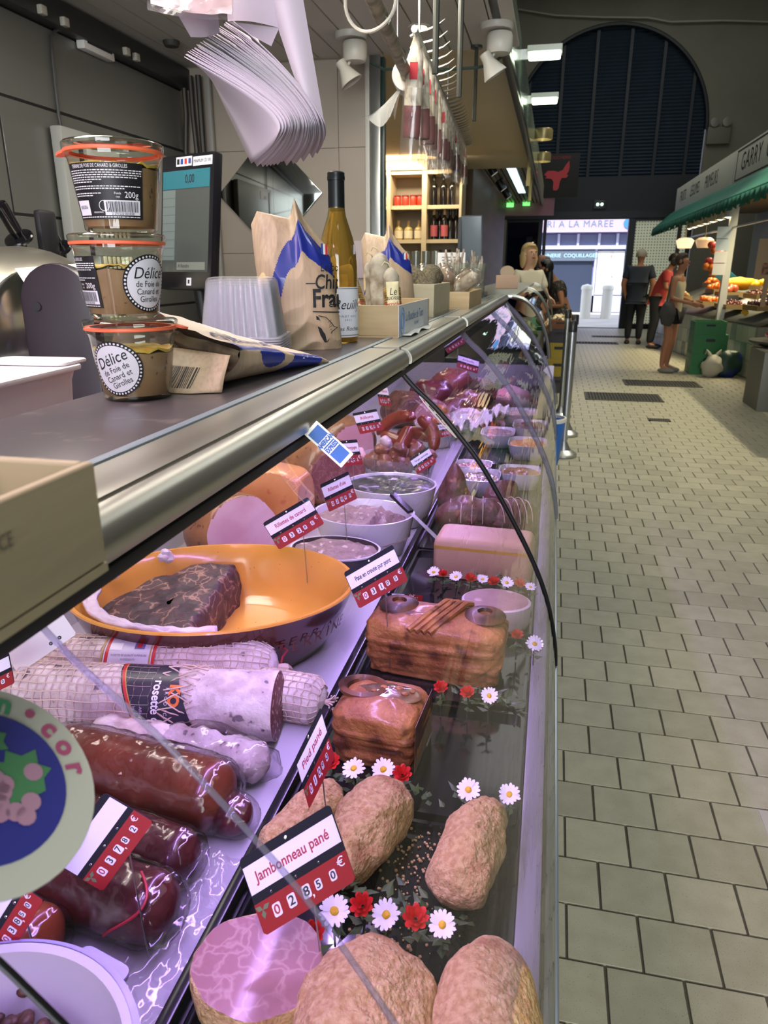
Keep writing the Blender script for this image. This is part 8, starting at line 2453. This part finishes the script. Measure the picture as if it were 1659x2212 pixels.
# trays of produce along the bench
FR = {'orange': ('d86a1e', .045), 'lemon': ('e0b41c', .045), 'apricot': ('d8702c', .036), 'cherry': ('5a1418', .02), 'plum': ('3a2030', .036), 'peach': ('c4583c', .046), 'courgette': ('4c6a2a', .04), 'potato': ('a88a54', .04)}
def tray_of(kind, u, v, w, d, n, label, cat='fruit'):
 p = bench(u, v)
 sl_ = math.atan2(.42, 1.1)
 t = thing('produce_tray', 'shallow tray of ' + label, 'tray', (p.x, p.y, p.z + .095), (0, 0, math.atan2(dr.y, dr.x)))
 MB().b2((-w, -d, 0), (w, d, .012)).build('tray_floor', mat('tray_wood', '8c744c', .7), t, smooth=False)
 MB().b2((-w, -d, .012), (w, -d + .012, .07)).b2((-w, d - .012, .012), (w, d, .07)).b2((-w, -d + .012, .012), (-w + .012, d - .012, .07)).b2((w - .012, -d + .012, .012), (w, d - .012, .07)).build('tray_rim', mat('tray_wood'), t, smooth=False)
 c, r = FR[kind]
 m = mat('fruit_' + kind, c, .4, 0, c, coat=.2)
 first = None
 rg = random.Random(hash(kind) % 97 + int(u * 100)) if False else random.Random(int(u * 1000) + n)
 Mt = Matrix.Translation(t.location) @ Matrix.Rotation(math.atan2(dr.y, dr.x), 4, 'Z')
 for i in range(n):
  a, b = rg.uniform(-w + r, w - r), rg.uniform(-d + r, d - r)
  z = .014 + r + (.05 * (1 - abs(a) / w) * (1 - abs(b) / d)) + rg.uniform(0, .05)
  q = Mt @ Vector((a, b, z))
  lb_ = f'{kind} heaped in the tray of {label}'
  if first is None:
   first = MB().blob((0, 0, 0), (r, r, r * (1.3 if kind in ('lemon', 'courgette', 'potato') else .95)), 12, 8, .002, 30).build(kind, m)
   first.location = q
   tag(first, lb_, cat, f'fruit in the tray of {label}')
  else:
   o = first.copy(); COL.objects.link(o); o.location = q; o.rotation_euler = (rg.uniform(0, 3), rg.uniform(0, 3), rg.uniform(0, 3))
for kind, u, v, w, d, n, lb_, cat in (('lemon', .07, .12, .2, .15, 18, 'yellow fruit nearest the doorway', 'fruit'), ('potato', .2, .2, .2, .16, 16, 'pale roots behind the woman', 'vegetable'), ('apricot', .52, .14, .24, .16, 26, 'orange apricots left of the green crates', 'fruit'),
          ('peach', .5, .48, .25, .16, 20, 'peaches on the upper step', 'fruit'), ('orange', .36, .55, .22, .16, 20, 'oranges at the back', 'fruit'), ('cherry', .72, .14, .26, .17, 60, 'dark cherries at the front', 'fruit'), ('cherry', .73, .5, .26, .17, 50, 'dark cherries behind the front ones', 'fruit'),
          ('plum', .9, .2, .26, .17, 26, 'dark plums nearest the viewer', 'fruit'), ('courgette', .9, .62, .24, .16, 16, 'green courgettes at the back', 'vegetable'), ('lemon', .62, .75, .24, .16, 18, 'lemons at the top of the bench', 'fruit'), ('orange', .2, .75, .24, .16, 18, 'oranges far along the top', 'fruit')):
 tray_of(kind, u, v, w, d, n, lb_, cat)
def banana_bunch(p, label, rot):
 t = thing('bananas', label, 'fruit', p, (0, 0, rot))
 for k in range(5):
  a = -.3 + .15 * k
  pts = [(.1 * math.cos(s) * math.cos(a) - .1, .1 * math.sin(a) * 1.4, .02 + .05 * math.sin(s * 1.1) + .01 * k) for s in [j * .3 - .9 for j in range(7)]]
  MB().tube(pts, [.006, .016, .019, .02, .019, .015, .006], 8).build('banana', mat('banana', 'd8a818', .5), t)
banana_bunch(bench(.85, .1) + Vector((0, 0, .07)), 'bunch of bananas at the front of the cherries', .4)
banana_bunch(bench(.8, .7) + Vector((0, 0, .07)), 'bunch of bananas on the upper bench', 1.4)
tag(MB().blob(bench(.46, .7) + Vector((0, 0, .2)), (.32, .2, .1), 24, 14, .03, 6, 2).build('yellow_cloth', mat('cloth_yellow', 'd8a010', .7)), 'yellow cloth draped over the upper part of the stall', 'cloth')
tag(MB().box(bench(.38, .6) + Vector((0, 0, .34)), (.5, .03, .22), (.5, .5, .6)).build('blue_box', mat('box_blue', '2c8ab0', .5), bevel=.005), 'tilted blue printed box on the fruit stall', 'box')
for i, (u, v, lb_) in enumerate(((.63, .3, 'black price slate standing left of the cherries'), (.82, .4, 'black price slate between the cherry trays'))):
 p = bench(u, v)
 t = thing('price_slate', lb_, 'sign', (p.x, p.y, p.z + .02), (0, 0, .3))
 MB().box((0, 0, .11), (.2, .015, .16), (-.2, 0, 0)).build('slate', mat('slate_black', '1a1c1c', .5), t, bevel=.004)
 MB().b2((-.004, 0, 0), (.004, .02, .06)).build('slate_leg', M_STEEL, t, smooth=False)
for i in range(3):
 p = bench(.7 + .045 * i, .85)
 t = thing('honey_jar', ORD[i] + ' golden jar from the far end on the upper shelf of the stall', 'jar', (p.x, p.y, p.z + .012), group='golden jars on the stall')
 MB().lathe([(0, 0), (.05, 0), (.053, .01), (.053, .1), (.045, .115)], 16).build('jar_body', mat('honey', 'b8862a', .15, coat=.6), t)
 MB().lathe([(0, .116), (.047, .116), (.047, .14), (0, .142)], 16).build('jar_lid', mat('jar_lid_gold', 'a8863c', .3, .7), t)
t = thing('red_garland', 'bundle of red and orange gourds hanging from the stall rail', 'decoration', (2.5, 13.3, 1.62))
for i in range(14):
 MB().blob((rr.uniform(-.12, .12), rr.uniform(-.14, .14), rr.uniform(-.3, .22)), (.07, .07, .06), 12, 8).build('gourd', mat('gourd_red', 'b03a34', .4) if i % 3 else mat('gourd_orange', 'c06a24', .4), t)
MB().tube([(0, 0, .2), (0, 0, .42)], .006, 5).build('cord', M_BLACK, t)
# green crates, bags and the near cabinet
M_GC = mat('crate_green', '14682c', .5)
plastic_crate('upper green crate with white marks beside the woman in shorts', (2.2, 11.5, .561), (.42, .38, .18), M_GC)
plastic_crate('tall bottom green crate beside the woman in shorts', (2.22, 11.5, 0), (.46, .4, .3), M_GC)
plastic_crate('middle green crate of the stack beside the woman in shorts', (2.22, 11.5, .301), (.46, .4, .26), M_GC)
t = thing('plastic_bag', 'white knotted plastic carrier bag on the floor by the green crates', 'bag', (2.24, 11.08, 0))
MB().blob((0, 0, .14), (.15, .12, .15), 24, 16, .03, 10, 2, flat=-.139).build('bag_body', mat('bag_white', 'aaa694', .5, bump=.3, bscale=20), t)
for s in (-1, 1): MB().tube([(s * .02, 0, .26), (s * .06, 0, .33), (s * .09, .01, .37), (s * .1, .02, .31)], [.03, .022, .016, .008], 8).build('bag_handle', mat('bag_white'), t)
t = thing('sack', 'dark green and blue sack slumped behind the white bag', 'bag', (2.45, 11.13, 0))
MB().blob((0, 0, .17), (.2, .12, .2), 24, 16, .03, 9, 5, flat=-.169).build('sack_body', mat('sack_green', '183a2c', .5, 0, '1c2c70', 4, (.52, .56)), t)
t = thing('steel_cabinet', 'grey cabinet with a dark door gap at the near end of the stall', 'cabinet', (2.62, 8.7, 0))
MB().b2((-.42, -.3, .0), (-.17, .3, .62)).build('cabinet_body', mat('cabinet_grey', '6a6962', .5, .3), t, bevel=.006)
MB().b2((-.145, -.3, .0), (.42, .3, .62)).build('cabinet_body', mat('cabinet_grey'), t, bevel=.006)
MB().b2((-.17, -.28, 0), (-.145, .3, .6)).build('door_gap', M_INK, t, smooth=False)
t = thing('radish_table', 'dark round-edged table top carrying radishes above the grey cabinet', 'table', (2.75, 9.1, .625))
MB().lathe([(0, 0), (.42, 0), (.5, .04), (.5, .06), (0, .062)], 32, sx=1.1).build('table_top', mat('table_dark', '3b3e3a', .5), t)
rad = None
for i in range(46):
 a, r = rr.uniform(0, 6.28), rr.uniform(0, .34)
 loc = (2.72 + r * math.cos(a), 9.1 + r * math.sin(a), .71 + rr.uniform(0, .06))
 if rad is None:
  rad = thing('radish', 'red radish heaped on the dark round table', 'vegetable', loc, group='radishes on the dark table')
  MB().blob((0, 0, 0), (.03, .03, .032), 12, 8).build('radish_body', mat('radish_red', '9c2434', .4, 0, 'd8b4ac', 12, (.55, .6)), rad)
  MB().tube([(0, 0, .03), (.01, 0, .07), (.03, .01, .09)], .006, 5).build('leaf_stalk', M_GRN, rad)
 else: copy_thing(rad, rad['label'], loc, (rr.uniform(-1.5, 1.5), rr.uniform(-1.5, 1.5), 0))
